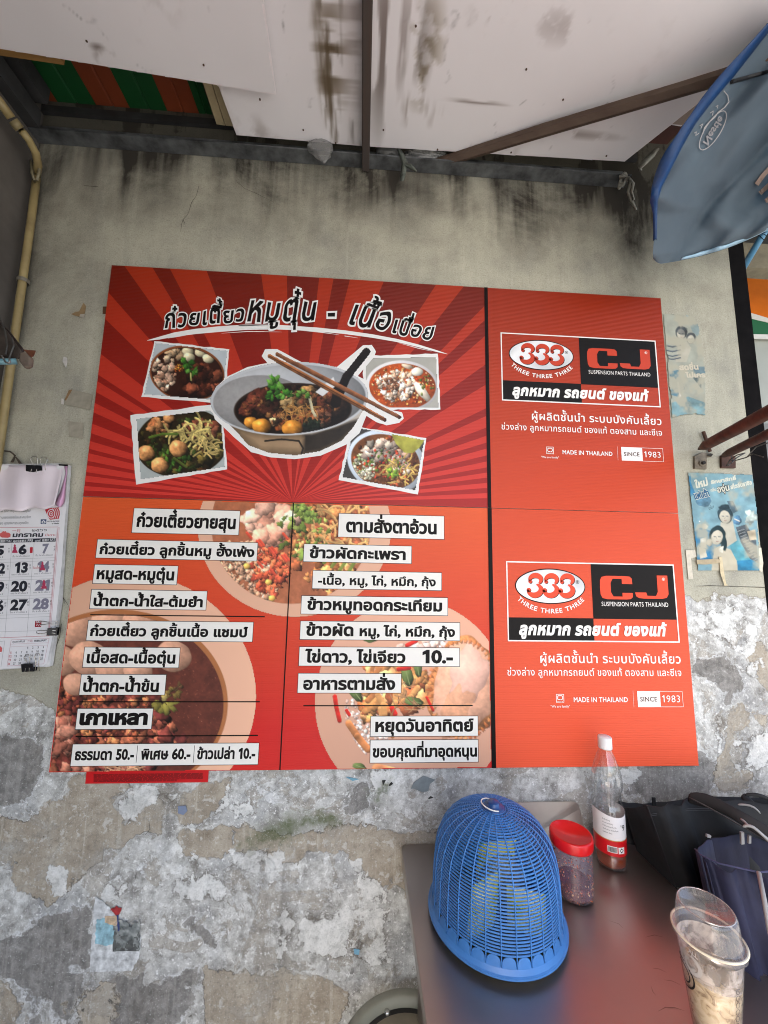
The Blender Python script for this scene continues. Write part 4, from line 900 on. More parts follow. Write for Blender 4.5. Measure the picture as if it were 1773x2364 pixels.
# ---- title ----------------------------------------------------------
def title(s, a, b, h_, w, shear=.12, arc=0):
    A = W(a[0], a[1], L(7)); B = W(b[0], b[1], L(7)); T = W(a[0], a[1] - h_, L(7)); sz = (T[2] - A[2]) / .56; V0, _ = text2d(s, w, .05); x0, x1 = V0[:, 0].min(), V0[:, 0].max()
    Ln = math.hypot(B[0] - A[0], B[2] - A[2]); sx = Ln / (x1 - x0); dx, dz = (B[0] - A[0]) / Ln, (B[2] - A[2]) / Ln
    for nm, ww, mt, yy in (('title_outline', w + .052, WHITEINK, L(7)), ('title_lettering', w, BLACK, L(8))):
        V, Fc = text2d(s, ww, .05); u = (V[:, 0] - x0) * sx; v = V[:, 1] * sz; u = u + v * shear + .0012 * np.sin(v * 130 + u * 40); v = v * (1 + .10 * np.sin(u * 55)) + .0016 * np.sin(u * 90 + 1) + arc * Ln * (1 - (2 * u / Ln - 1) ** 2)
        obj(nm, np.stack([A[0] + u * dx - v * dz, np.full(len(u), yy), A[2] + u * dz + v * dx], 1), Fc, mt, MB)
V, F2 = ribbon([Z1(*p) for p in [(530,617),(620,600),(740,572),(900,548),(1080,530),(1280,516),(1500,514)]] + [Z2(*p) for p in [(160,500),(350,512),(560,532),(760,560),(940,592),(1100,632),(1240,672),(1318,694)]],
                [.5, 3.2, 5, 6, 6.5, 6.2, 5.5, 5, 4.5, 4.2, 4, 3.6, 3, 2, .3])
P = [W(v[0], v[1], L(2)) for v in V]; obj('brush_stroke', P, F2, WHITEINK, MB)
for pts_, w_ in [([(690,600),(760,588),(830,577)], .8), ([(1100,562),(1300,548),(1560,552)], .9), ([(1230,505),(1500,498)], 1.2)]:
    V, F2 = ribbon([Z1(*p) for p in pts_], [.2] + [w_] * (len(pts_) - 2) + [.2] if len(pts_) > 2 else [w_, .2]); obj('brush_stroke', [W(v[0], v[1], L(2)) for v in V], F2, WHITEINK, MB)
for pts_, w_ in [([(240,520),(380,532),(520,552)], 1.0), ([(560,560),(660,575)], .8), ([(960,612),(1100,650),(1200,672)], .8)]:
    V, F2 = ribbon([Z2(*p) for p in pts_], [.2] + [w_] * (len(pts_) - 2) + [.2] if len(pts_) > 2 else [w_, .2]); obj('brush_stroke', [W(v[0], v[1], L(2)) for v in V], F2, WHITEINK, MB)
title('ก๋วยเตี๋ยว', (380, 758), (563, 742), 30, .022, .16, .01)
title('หมูตุ๋น', (571, 742), (724, 738), 44, .018, .2)
title('-', (755, 748), (772, 748), 50, .0)
title('เนื้อ', (804, 748), (894, 762), 43, .018, .2)
title('เปื่อย', (904, 768), (995, 784), 29, .022, .16)

# ---- menu labels ----------------------------------------------------
LBL = ink(C8(238, 234, 226), .4)
def label(Zf, tl, br, items, base=.27, hf=.38, w=.042):
    hf = hf * 1.04
    a = Zf(*tl); b = Zf(*br); A = W(*a, L(3)); B = W(*b, L(3))
    o = pr('label_strip', A[0], B[0], B[2], A[2], LBL, L(3)); frame('border', A[0], B[0], B[2], A[2], .0013, BLACK, o, L(3) - .0001)
    hz = A[2] - B[2]
    for (s, x0, x1, kf) in items:
        V, Fc = text2d(s, w); wx0 = W(*Zf(x0, (tl[1] + br[1]) / 2), L(4))[0]; wx1 = W(*Zf(x1, (tl[1] + br[1]) / 2), L(4))[0]
        sx = (wx1 - wx0) / (V[:, 0].max() - V[:, 0].min()); sz = hz * hf * kf / .56
        P = np.stack([wx0 + (V[:, 0] - V[:, 0].min()) * sx, np.full(len(V), L(4)), B[2] + hz * base + V[:, 1] * sz], 1); obj('lettering', P, Fc, BLACK2, o)
    return o
def rule(Zf, a, b, t=.0014):
    A = W(*Zf(*a), L(3)); B = W(*Zf(*b), L(3)); z = (A[2] + B[2]) / 2; pr('rule', A[0], B[0], z - t, z + t, BLACK, L(3))
label(Z4, (598,92), (1291,275), [('ก๋วยเตี๋ยวยายสุน', 617, 1272, 1)], .27, .36)
label(Z4, (357,298), (1411,446), [('ก๋วยเตี๋ยว ลูกชิ้นหมู ฮั้งเพ้ง', 372, 1395, 1)], .24, .36)
label(Z4, (338,464), (882,603), [('หมูสด-หมูตุ๋น', 353, 865, 1)], .26, .40)
label(Z4, (318,629), (1075,770), [('น้ำตก-น้ำใส-ต้มยำ', 333, 1055, 1)], .18, .36)
rule(Z4, (310,798), (1462,812))
label(Z4, (296,834), (1382,980), [('ก๋วยเตี๋ยว ลูกชิ้นเนื้อ แชมป์', 310, 1350, 1)], .26, .34)
label(Z4, (272,1010), (895,1151), [('เนื้อสด-เนื้อตุ๋น', 288, 873, 1)], .24, .38)
label(Z4, (250,1190), (803,1331), [('น้ำตก-น้ำข้น', 265, 765, 1)], .19, .38)
rule(Z4, (238,1373), (1430,1374))
label(Z4, (225,1416), (715,1556), [('เกาเหลา', 240, 690, 1)], .26, .46, .06)
rule(Z4, (213,1602), (1418,1596))
lb = label(Z4, (193,1651), (1419,1790), [('ธรรมดา 50.-', 210, 600, 1), ('พิเศษ 60.-', 645, 972, 1), ('ข้าวเปล่า 10.-', 1015, 1400, 1)], .30, .34)
for x0, x1 in [(622, 614), (998, 991)]:
    A = W(*Z4(x0, 1662), L(4)); B = W(*Z4(x1, 1775), L(4)); pr('column_rule', (A[0] + B[0]) / 2 - .0006, (A[0] + B[0]) / 2 + .0006, B[2], A[2], BLACK, L(4), lb)
label(Z5, (452,142), (1232,338), [('ตามสั่งตาอ้วน', 507, 1175, 1)], .24, .38)
label(Z5, (196,366), (991,517), [('ข้าวผัดกะเพรา', 237, 947, 1)], .24, .42)
label(Z5, (261,562), (1213,715), [('-เนื้อ, หมู, ไก่, หมึก, กุ้ง', 300, 1168, 1)], .25, .33, .035)
label(Z5, (178,748), (1258,900), [('ข้าวหมูทอดกระเทียม', 220, 1215, 1)], .26, .42)
label(Z5, (170,934), (1348,1085), [('ข้าวผัด', 212, 562, 1.1), ('หมู, ไก่, หมึก, กุ้ง', 607, 1310, .9)], .24, .40)
label(Z5, (162,1124), (1346,1275), [('ไข่ดาว, ไข่เจียว', 203, 945, 1), ('10.-', 1070, 1295, 1.15)], .21, .42)
label(Z5, (153,1320), (915,1470), [('อาหารตามสั่ง', 192, 870, 1)], .20, .42)
rule(Z5, (192,1563), (1440,1558))
label(Z5, (687,1636), (1482,1786), [('หยุดวันอาทิตย์', 722, 1447, 1)], .26, .42)
label(Z5, (684,1812), (1484,1978), [('ขอบคุณที่มาอุดหนุน', 702, 1472, 1)], .27, .34)

# ---- logo column (printed twice) --------------------------------------
SILV = N('silver_ink'); SILV.set(Roughness=.35); sp_ = SILV.noise(6, 2, .5); SILV.col(SILV.ramp(sp_, [(.35, C8(170, 172, 174)), (.6, C8(232, 232, 232))])); SILV = SILV.m
REDINK = ink(C8(206, 56, 30)); LOGOW = ink(C8(240, 236, 230)); BLK2 = ink(C8(28, 25, 24))
LOGO_RED = {0: ink(C8(196, 60, 28)), 1: ink(C8(230, 72, 38))}
dz2 = W(*Z6(150, 437), L(3))[2] - W(*Z3(180, 360), L(3))[2]; dx2 = W(*Z6(150, 437), L(3))[0] - W(*Z3(180, 360), L(3))[0]
def three(cx, cz, s, y, mat, par, name):
    """fat numeral 3 with ball terminals and a curled waist"""
    pts = []; ws = []
    for i in range(15):
        t = math.radians(200 - i * 250 / 14); pts.append((cx + s * .27 * math.cos(t), cz + s * .245 + s * .21 * math.sin(t))); ws.append(s * (.035 + .085 * math.sin(math.pi * i / 14) ** .8))
    V1, F1 = ribbon(pts, ws); pts = []; ws = []
    for i in range(17):
        t = math.radians(75 - i * 255 / 16); pts.append((cx - s * .02 + s * .31 * math.cos(t), cz - s * .20 + s * .25 * math.sin(t))); ws.append(s * (.03 + .10 * math.sin(math.pi * i / 16) ** .8))
    V2, F2_ = ribbon(pts, ws); V = [tuple(v) for v in V1]; Fc = [list(f_) for f_ in F1]; n = len(V); V += [tuple(v) for v in V2]; Fc += [[i + n for i in f_] for f_ in F2_]
    for (bx_, bz_, r_) in [(cx - s * .24, cz + s * .17, s * .085), (cx - s * .29, cz - s * .22, s * .10)]:
        n = len(V); V += ellpts((bx_, bz_), r_, r_, 16); Fc.append([n + i for i in range(16)])
    return obj(name, [(v[0] + (v[1] - cz) * .08, y, v[1]) for v in V], Fc, mat, par)
for blk in (0, 1):
    ox, oz = (0, 0) if blk == 0 else (dx2, dz2); RI = LOGO_RED[blk]
    def lw(x, y, yy):
        yy = yy or L(3); p = W(*Z3(x, y), yy); return np.array([p[0] + ox, yy, p[2] + oz])
    def ltext(name, s, a, b, hpx, mat, y, w, shear=0., par=None):
        V, Fc = text2d(s, w, .035); A = lw(*a, y); B = lw(*b, y); T = lw(a[0], a[1] - hpx, y); sz = (T[2] - A[2]) / .56; u = V[:, 0] + 0; v = V[:, 1]
        q = (u - u.min()); sx = (B[0] - A[0]) / q.max(); return obj(name, np.stack([A[0] + q * sx + v * sz * shear, np.full(len(u), y), (A[2] + B[2]) / 2 + v * sz], 1), Fc, mat, par or MB)
    A = lw(180, 360, 0); B = lw(1413, 928, 0); A2 = lw(200, 880, 0); B2 = lw(1370, 415, 0)
    x0, x1, z1, z0 = (A[0] + A2[0]) / 2, (B[0] + B2[0]) / 2, (A[2] + B2[2]) / 2, (B[2] + A2[2]) / 2
    xm = (lw(780, 398, 0)[0] + lw(812, 895, 0)[0]) / 2; zm = (lw(200, 728, 0)[2] + lw(1397, 775, 0)[2]) / 2
    lg = frame('logo_frame', x0, x1, z0, z1, .0035, LOGOW, MB, L(3)); WLOC[lg.name] = WLOC[MB.name]
    pr('logo_black_field', xm, x1 - .0035, zm, z1 - .0035, BLK2, L(2), lg); pr('logo_black_field', x0 + .0035, xm, z0 + .0035, zm, BLK2, L(2), lg)
    pr('logo_rule', x0, x1, zm - .0006, zm + .0006, BLK2, L(2) - .0001, lg)
    c = lw(497, 530, 0); rx = abs(lw(745, 530, 0)[0] - lw(249, 530, 0)[0]) / 2; rz = abs(lw(497, 415, 0)[2] - lw(497, 645, 0)[2]) / 2
    P = ellpts((c[0], c[2]), rx, rz, 64); obj('oval_outline', [(p[0], L(3), p[1]) for p in P], [list(range(64))], BLACK, lg)
    P = ellpts((c[0], c[2]), rx - .0028, rz - .0028, 64); obj('silver_oval', [(p[0], L(4), p[1]) for p in P], [list(range(64))], SILV, lg)
    s3 = abs(lw(500, 452, 0)[2] - lw(500, 605, 0)[2]) * .93
    for i, xx in enumerate((388, 500, 612)):
        p = lw(xx, 528, 0); three(p[0] + .0018, c[2] + .0005, s3, L(5), BLACK, lg, 'numeral_shade'); three(p[0], c[2] + .002, s3, L(6), RI, lg, 'numeral')
    def reg(x, z, r, mat, y):
        V, F2 = ribbon(ellpts((x, z), r, r, 20) + ellpts((x, z), r, r, 20)[:1], [r * .12] * 21); obj('registered_ring', [(v[0], y, v[1]) for v in V], F2, mat, lg)
        V, Fc = text2d('R', .04); sz = r * 1.1 / .7; obj('registered_mark', np.stack([x + (V[:, 0] - V[:, 0].mean()) * sz, np.full(len(V), y), z + (V[:, 1] - .34) * sz], 1), Fc, mat, lg)
    p = lw(688, 510, 0); reg(p[0], p[2], .0045, BLACK, L(5)); p = lw(1297, 513, 0); reg(p[0], p[2], .0038, LOGOW, L(5))
    # arched words
    for wd, t0, t1 in [('THREE', -150, -112), ('THREE', -107, -73), ('THREE', -68, -30)]:
        V, Fc = text2d(wd, .02, .06); u = (V[:, 0] - V[:, 0].min()) / (V[:, 0].max() - V[:, 0].min()); ra, rb = rx * 1.10, rz * 1.52; hh = .0125
        th = np.radians(t0 + (t1 - t0) * u); px_ = c[0] + ra * np.cos(th); pz_ = c[2] + rb * np.sin(th); nx_, nz_ = -np.cos(th) / ra, -np.sin(th) / rb; nl = np.hypot(nx_, nz_)
        obj('arched_word', np.stack([px_ + nx_ / nl * (V[:, 1] / .7) * hh, np.full(len(u), L(4)), pz_ + nz_ / nl * (V[:, 1] / .7) * hh], 1), Fc, LOGOW, lg)
    # wide C and J
    def cj(x0_, x1_, y0_, y1_, kind):
        a = lw(x0_, (y0_ + y1_) / 2, 0); b = lw(x1_, (y0_ + y1_) / 2, 0); t = lw((x0_ + x1_) / 2, y0_, 0); d = lw((x0_ + x1_) / 2, y1_, 0); w_ = b[0] - a[0]; h_ = t[2] - d[2]
        if kind == 'C': O = [(1, .66), (.68, .66), (.68, .88), (.40, .88), (.33, .70), (.33, .30), (.40, .12), (.68, .12), (.68, .28), (1, .28), (.99, .1), (.93, .02), (.80, 0), (.2, 0), (.06, .05), (.01, .2), (0, .5), (.01, .8), (.06, .95), (.2, 1), (.80, 1), (.93, .98), (.99, .9)]
        else: O = [(1, 1), (.68, 1), (.68, .30), (.62, .12), (.36, .12), (.33, .26), (0, .26), (.02, .1), (.1, .02), (.25, 0), (.8, 0), (.94, .05), (1, .2)]
        P = [Vector((a[0] + p[0] * w_, d[2] + p[1] * h_)) for p in O]; r = delaunay_2d_cdt(P, [], [list(range(len(P)))], 1, 1e-6); obj('logo_letter', [(v.x, L(4), v.y) for v in r[0]], list(r[2]), RI, lg)
    cj(848, 1078, 480, 632, 'C'); cj(1095, 1330, 485, 637, 'J')
    ltext('logo_words', 'SUSPENSION PARTS THAILAND', (860, 674), (1332, 692), 23, LOGOW, L(4), .0, 0, lg)
    ltext('logo_words', 'ลูกหมาก รถยนต์ ของแท้', (272, 838), (1310, 876), 58, LOGOW, L(5), .05, .2, lg)
    ltext('slogan', 'ผู้ผลิตชั้นนำ ระบบบังคับเลี้ยว', (425, 1030), (1418, 1060), 46, LOGOW, L(3), .012)
    ltext('slogan', 'ช่วงล่าง ลูกหมากรถยนต์ ของแท้ ตองสาม และซีเจ', (192, 1103), (1422, 1143), 36, LOGOW, L(3), .008)
    ltext('slogan', 'MADE IN THAILAND', (660, 1290), (1042, 1300), 25, LOGOW, L(3), .018)
    p = lw(563, 1260, 0); r_ = .0112
    frame('small_badge', p[0] - r_, p[0] + r_, p[2] - r_, p[2] + r_, .0014, LOGOW, MB, L(3)); V, F2 = ribbon([(p[0] + .001 - .0062, p[2] + .0065), (p[0] - .0062, p[2] + .0055), (p[0] - .0072, p[2] - .002), (p[0] - .004, p[2] - .0035), (p[0] + .001, p[2] - .0035)], [.0011] * 5); obj('badge_letter', [(v[0], L(3), v[1]) for v in V], F2, LOGOW, MB)
    V, F2 = ribbon([(p[0] - .005, p[2] + .0068), (p[0] + .004, p[2] + .0068), (p[0] + .0072, p[2] + .005), (p[0] + .0072, p[2] - .001), (p[0] + .005, p[2] - .0035), (p[0] + .002, p[2] - .0035)], [.0011] * 6); obj('badge_letter', [(v[0], L(3), v[1]) for v in V], F2, LOGOW, MB)
    ltext('badge_word', 'GROUP', (543, 1286), (584, 1287), 7, LOGOW, L(3), .02); ltext('badge_motto', '"We are family"', (497, 1318), (632, 1322), 12, LOGOW, L(3), .01)
    a_ = lw(1078, 1230, 0); b_ = lw(1081, 1336, 0); pr('thin_rule', a_[0] - .0003, a_[0] + .0003, b_[2], a_[2], LOGOW, L(3))
    A = lw(1107, 1232, 0); B = lw(1435, 1348, 0); xs_ = lw(1272, 1290, 0)[0]; zt = lw(1107, 1234, 0)[2]; zb = lw(1107, 1338, 0)[2]; zz = (zt + lw(1435, 1245, 0)[2]) / 2, (zb + lw(1435, 1348, 0)[2]) / 2
    bxo = frame('since_frame', A[0], B[0], zz[1], zz[0], .0011, LOGOW, MB, L(3)); WLOC[bxo.name] = WLOC[MB.name]; pr('since_field', A[0] + .001, xs_, zz[1] + .001, zz[0] - .001, LOGOW, L(2), bxo)
    ltext('since_word', 'SINCE', (1131, 1302), (1250, 1305), 24, ink(C8(90, 60, 52)), L(4), .01, 0, bxo); ltext('since_year', '1983', (1286, 1312), (1412, 1316), 36, LOGOW, L(4), .0, 0, bxo)
# red leaflet under the lower left corner, dense tiny print
rl = rectpx('red_leaflet', (201, 1770), (480, 1806), ink(C8(200, 26, 30)), None, -.0055); WLOC[rl.name] = Vector(rl.location)
settag(rl, 'narrow red leaflet strip showing below the bottom left corner of the menu board', 'leaflet')
for i in range(9):
    A = W(216, 1788 + i * 2.1, -.0058); B = W(468 - (0 if i < 7 else 60), 1788 + i * 2.1, -.0058)
    n = 26; g = G(); xx = A[0]; r_ = random.Random(i)
    while xx < B[0]:
        l_ = r_.uniform(.006, .02); z_ = A[2]; g.add([(xx, -.0058, z_ - .0007), (min(B[0], xx + l_), -.0058, z_ - .0007), (min(B[0], xx + l_), -.0058, z_ + .0007), (xx, -.0058, z_ + .0007)], [(0, 1, 2, 3)]); xx += l_ + .0016
    g.build('print_line', ink(C8(110, 16, 18)), rl)
# ================================================================== THINGS ON THE WALL
# yellow conduit
yel = simple('yellowed_pvc', C8(160, 143, 98), .5, scale=12, var=.08, bump=.08, col2=C8(124, 108, 72))
t = thing('conduit', (-1.01, -.02, .3), 'yellowed plastic conduit pipe climbing the left corner of the wall', 'conduit')
pts = [(-.985, -.022, .3), (-.99, -.022, 1.5), (-.998, -.022, 2.0), (-1.004, -.022, 2.45), (-1.006, -.024, 2.60)]
g = G(); g.tube(pts, .0098, 14); g.build('pipe', yel, t, True)
q = [W(*p, y) for p, y in [((84,400), -.024), ((88,380), -.045), ((82,352), -.07), ((66,322), -.10), ((50,302), -.12)]]
g = G(); g.tube(q, [.0105, .0102, .0102, .0102, .0102], 12); g.build('bend', yel, t, True)
q = [W(*p, y) for p, y in [((46,298), -.125), ((30,278), -.14)]]; g = G(); g.tube(q, .0135, 12); g.build('coupling', simple('dirty_coupling', C8(120, 108, 76), .6), t, True)
q = [W(*p, y) for p, y in [((26,272), -.145), ((0,236), -.17), ((-40,190), -.2)]]; g = G(); g.tube(q, .012, 12); g.build('pipe', yel, t, True)
for z in (2.26, 1.35):
    g = G(); c = (-1.0 if z > 2 else -.989, -.022, z); g.lathe([(.0135, -.006), (.0148, -.004), (.0148, .004), (.0135, .006)], c, 16); g.box(c[0] - .03, c[0] - .012, -.006, -.002, z - .006, z + .006); g.build('clip', simple('grey_clip', C8(110, 104, 92), .5), t)
cab = simple('grey_cable', C8(120, 112, 88), .5)
g = G(); g.tube([W(*p, -.04) for p in [(92,372),(90,400),(86,415),(80,418),(74,400),(72,372)]], .004, 8); o = g.build('cable', cab, None, True); settag(o, 'thin grey cable looping beside the bend of the yellow conduit', 'cable')

# taped bracket arm at the left edge with blue bar
qL = Q(0, 720, .1808)
brwn = simple('taped_brown_steel', C8(46, 34, 29), .55, scale=30, var=.35, bump=.5)
t = thing('taped_rail', tuple(W(20, 800, -.25)), 'brown taped rail end reaching in from the left edge over the conduit', 'rail')
def arm(pts, d0, d1, name, mat, th=.02, dirv=(0, 0, 0)):
    P = [W(*qL(x, y), d0) for x, y in pts]; g = G(); g.prism(P, (0, d1 - d0, 0)); return g.build(name, mat, t)
bevel(arm([(-150,-60),(0,130),(95,220),(290,475),(240,590),(-150,560)], -.20, -.192, 'rail', brwn), .003)
bevel(arm([(-150,-40),(0,170),(85,240),(270,500),(220,600),(60,560),(-150,540)], -.2035, -.2005, 'wrapped_tape', simple('grey_tape', C8(70, 62, 56), .4, scale=25, var=.3, bump=.6)), .002)
bevel(arm([(245,520),(300,500),(340,520),(385,575),(375,680),(300,715),(230,620)], -.213, -.200, 'rail_end', simple('dusty_end', C8(112, 98, 86), .8, scale=30, var=.2, bump=.6)), .004)
arm([(300,480),(450,492),(425,560),(395,575),(340,525)], -.212, -.210, 'tape_flap', simple('brown_tape', C8(96, 58, 42), .35, var=.2))
for pp in ([(-20,20),(60,240),(90,430),(70,540)], [(150,330),(175,430),(110,600),(120,650)]):
    g = G(); g.tube([W(*qL(x, y), -.215) for x, y in pp], .0022, 6); g.build('tie_wire', simple('dark_wire', C8(60, 58, 54), .4), t)
g = G(); g.tube([W(*qL(-150, 640), -.23), W(*qL(215, 632), -.21)], .0068, 12); o = g.build('blue_tube', simple('pale_blue_paint', C8(104, 146, 156), .4, var=.1), None, True); settag(o, 'pale blue tube end under the taped rail at the left edge', 'tube')
g = G(); g.tube([W(*qL(x, y), -.235) for x, y in [(20,560),(40,590),(70,640),(110,655),(125,640),(120,600)]], .002, 6); o = g.build('wire_loop', simple('bare_wire', C8(150, 150, 146), .3, .8), None, True); settag(o, 'bare wire loop round the pale blue tube', 'wire')
# cable above calendar
dk = simple('dark_cord', C8(70, 60, 50), .6)
qC = Q(0, 1050, .2307)
t = thing('cord', tuple(W(20, 1060, -.01)), 'dark cord with two tape tails above the calendar', 'cord')
g = G(); g.tube([W(*qL(x, y), -.012) for x, y in [(-60,1775),(60,1775),(130,1785),(165,1810),(195,1840)]], .0022, 6); g.build('strand', dk, t)
for pl in [[(180,1840),(195,1850),(165,1925),(130,1920)], [(190,1850),(205,1850),(295,1950),(250,1955)]]:
    g = G(); g.prism([W(*qL(*p), -.012) for p in pl], (0, .0015, 0)); g.build('tail', dk, t)
# small scraps of tape and paper glued to the wall
def scrap(pts, col, label, y=-.0035, cat='scrap', group='old scraps glued to the wall', rough=.7):
    g = G(); g.prism([W(*p, y) for p in pts], (0, .0008, 0)); o = g.build('paper_scrap', simple('scrap_paper', C8(*col), rough, var=.1, bump=.2, scale=60), None); return settag(o, label, cat, group)
qS = Q(0, 500, .2486)
scrap([qS(*p) for p in [(660,905),(700,885),(735,880),(775,800),(798,830),(785,900),(745,905),(735,930)]], (142, 118, 84), 'brown torn tape scrap left of the top corner of the menu board')
scrap([qS(*p) for p in [(745,905),(785,905),(780,942),(738,930)]], (168, 160, 146), 'pale paper chip touching the brown torn tape scrap')
scrap([qS(*p) for p in [(955,835),(990,835),(985,905),(952,903)]], (92, 58, 34), 'small dark brown tape tab at the left edge of the menu board')
scrap([qS(*p) for p in [(590,1300),(622,1310),(625,1350),(612,1405),(580,1340)]], (206, 202, 196), 'white pointed paint flake halfway between conduit and menu board')
scrap([qS(*p) for p in [(665,1605),(860,1650),(835,1795),(595,1745)]], (152, 146, 130), 'beige square of old tape with a brown left edge')
scrap([qS(*p) for p in [(640,1610),(668,1608),(610,1710),(600,1700)]], (140, 110, 76), 'thin brown strip along the beige tape square', -.0046)
scrap([qS(*p) for p in [(570,1690),(592,1690),(590,1745),(568,1740)]], (200, 196, 188), 'tiny white flake beside the beige tape square')
scrap([qS(*p) for p in [(635,1900),(775,1915),(770,2065),(640,2040)]], (158, 152, 136), 'rough beige tape square below the other one')
qP = Q(1560, 900, .2351)
scrap([qP(*p) for p in [(98,1572),(190,1572),(205,1640),(150,1655),(172,1855),(125,1862)]], (206, 198, 180), 'cream paper strip at the lower left of the blue drink poster')
scrap([qP(*p) for p in [(800,1550),(840,1550),(860,1700),(850,1790),(825,1780),(805,1650)]], (216, 208, 188), 'cream peeled sliver at the lower right corner of the blue drink poster')
scrap([qP(*p) for p in [(425,1640),(455,1640),(470,1760),(495,1900),(515,1920),(480,1925),(440,1800)]], (206, 190, 154), 'long tan torn tape hanging down over the blue drink poster', -.0075)
scrap([qP(*p) for p in [(205,1668),(430,1660),(428,1700),(300,1715),(210,1712)]], (176, 160, 130), 'tan torn tape across the bottom of the blue drink poster', -.0075)
# faded posters (printed people and writing kept as the ghostly print they are)
def facep(cv, x, y, s, tilt, hair, skin, long_=False):
    cv.blob(x - s * .05, y - s * .12, s * 1.12, s * 1.28, tilt, hair, .15, .05, .2)
    if long_: cv.blob(x + s * .75, y + s * .7, s * .45, s * 1.3, -.2, hair, .1, .05, .2); cv.blob(x - s * .9, y + s * .3, s * .25, s * .9, .1, hair, .1)
    cv.blob(x - s * .1, y + s * .2, s * .78, s * 1.0, tilt, skin, .1, .03, .08)
    for ex in (-.38, .22): cv.line([(x + s * ex - s * .14, y + s * .08), (x + s * ex + s * .14, y + s * .1)], s * .02 + .5, tuple(v * .6 + .25 for v in hair))
    cv.line([(x - s * .2, y + s * .70), (x - s * .04, y + s * .76), (x + s * .12, y + s * .70)], s * .02 + .5, S(150, 120, 112)); cv.line([(x - s * .08, y + s * .2), (x - s * .14, y + s * .45)], .5, tuple(v * .8 for v in skin))
BLU = S(116, 156, 168); PALE = S(178, 178, 162)
cv = Canvas(1584, 1088, 1765, 1328, .62)
quad = [qP(*p) for p in [(118,808),(760,830),(775,1000),(800,1180),(830,1780),(212,1780),(200,1560),(170,1300)]]
cv.poly(quad, BLU, .22); body = cv.a.copy(); fl_ = fbm(cv.h, cv.w, 22, 4, 77)
tt = np.clip((cv.Y - 1100) / 230, 0, 1)[..., None]; cv.c = cv.c * (1 - .25 * tt) + np.array(S(120, 160, 180)) * .25 * tt
def pp(z): return [qP(*p) for p in z]
cv.poly(pp([(180,1390),(240,1350),(330,1380),(430,1440),(470,1500),(470,1680),(200,1680)]), S(44, 112, 156), .2, body)
cv.poly(pp([(128,820),(150,820),(145,900),(190,1010),(140,1060)]), S(52, 118, 158), .2, body)
cv.blob(*qP(288, 1343), 6.5, 6, 0, S(200, 206, 190), .1, clip=body); cv.blob(*qP(235, 1293), 1.6, 1.6, 0, S(210, 214, 200), clip=body)
cv.poly(pp([(500,1480),(700,1480),(760,1780),(600,1780),(560,1600)]), S(84, 156, 172), .3, body); cv.poly(pp([(600,1680),(800,1660),(820,1780),(610,1780)]), S(42, 120, 160), .3, body)
cv.poly(pp([(440,1300),(560,1290),(600,1480),(480,1560),(430,1500)]), S(182, 178, 162), .1, body)
facep(cv, *qP(490, 1235), 15.5, -.35, S(36, 56, 66), S(190, 184, 166)); cv.blob(*qP(480, 1150), 13, 6, -.1, S(30, 50, 60), .2, clip=body)
cv.poly(pp([(500,1090),(560,1090),(610,1190),(560,1215)]), S(74, 96, 108), .3, body); cv.blob(*qP(605, 1280), 9.5, 11, 0, S(70, 110, 140), .3, .1, .4, clip=body); cv.line(pp([(580,1270),(625,1290)]), 1.4, S(206, 200, 186), body)
cv.poly(pp([(590,1350),(690,1320),(790,1480),(810,1700),(730,1660),(640,1500)]), S(66, 76, 84), .5, body)
for i in range(12): cv.line(pp([(610 + i * 14, 1390 + i * 26), (670 + i * 12, 1370 + i * 26)]), .8, S(150, 156, 156), body)
cv.poly(pp([(380,1560),(440,1530),(540,1570),(600,1680),(610,1780),(350,1780)]), S(192, 184, 162), .08, body)
facep(cv, *qP(412, 1435), 17, .25, S(24, 44, 50), S(196, 190, 172), True); cv.poly(pp([(420,1560),(470,1530),(460,1600),(430,1590)]), S(222, 222, 210), .1, body)
cv.poly(pp([(240,1460),(300,1450),(300,1550),(245,1555)]), S(206, 206, 194), .3, body); cv.poly(pp([(225,1540),(290,1560),(310,1640),(240,1660)]), S(200, 194, 176), .1, body); cv.blob(*qP(330, 1500), 7, 8, 0, S(196, 190, 172), .2, clip=body)
cv.blob(*qP(272, 1085), 18, 15, .1, S(56, 104, 134), .2, .08, .3, clip=body); cv.blob(*qP(272, 1085), 19.5, 16.5, .1, S(160, 184, 190), 0, clip=body, alpha=.25)
cv.blob(*qP(740, 1250), 14, 16, 0, S(170, 176, 166), .3, .4, .5, clip=body, alpha=.8); cv.poly(pp([(700,1390),(780,1370),(795,1470),(730,1480)]), S(190, 176, 150), .3, body)
wear = np.clip((fl_ - .54) * 6, 0, 1)[..., None] * .75 + .10; cv.c = cv.c * (1 - wear) + np.array(S(176, 170, 150)) * wear; cv.a *= (fbm(cv.h, cv.w, 8, 3, 5) + np.clip(sdf_poly(cv.X, cv.Y, quad) / 8, 0, 1) > .36)
po = cv.mesh('faded_poster', -.0045, None, vcol_mat('faded_print', .8, .2)); settag(po, 'faded blue drink poster with two smiling faces and a bottle, right of the menu board', 'poster', 'faded posters on the wall')
PW = ink(C8(206, 206, 190), .8); PB = ink(C8(40, 92, 128), .8); PD = ink(C8(52, 62, 66), .8)
put_text('poster_lettering', 'ใหม่', qP(195, 965), qP(320, 935), 12, PW, po, -.0048, .05, .15); put_text('poster_lettering', 'รักษาสิทธิ์', qP(345, 925), qP(595, 880), 6, PW, po, -.0048, .05, .15)
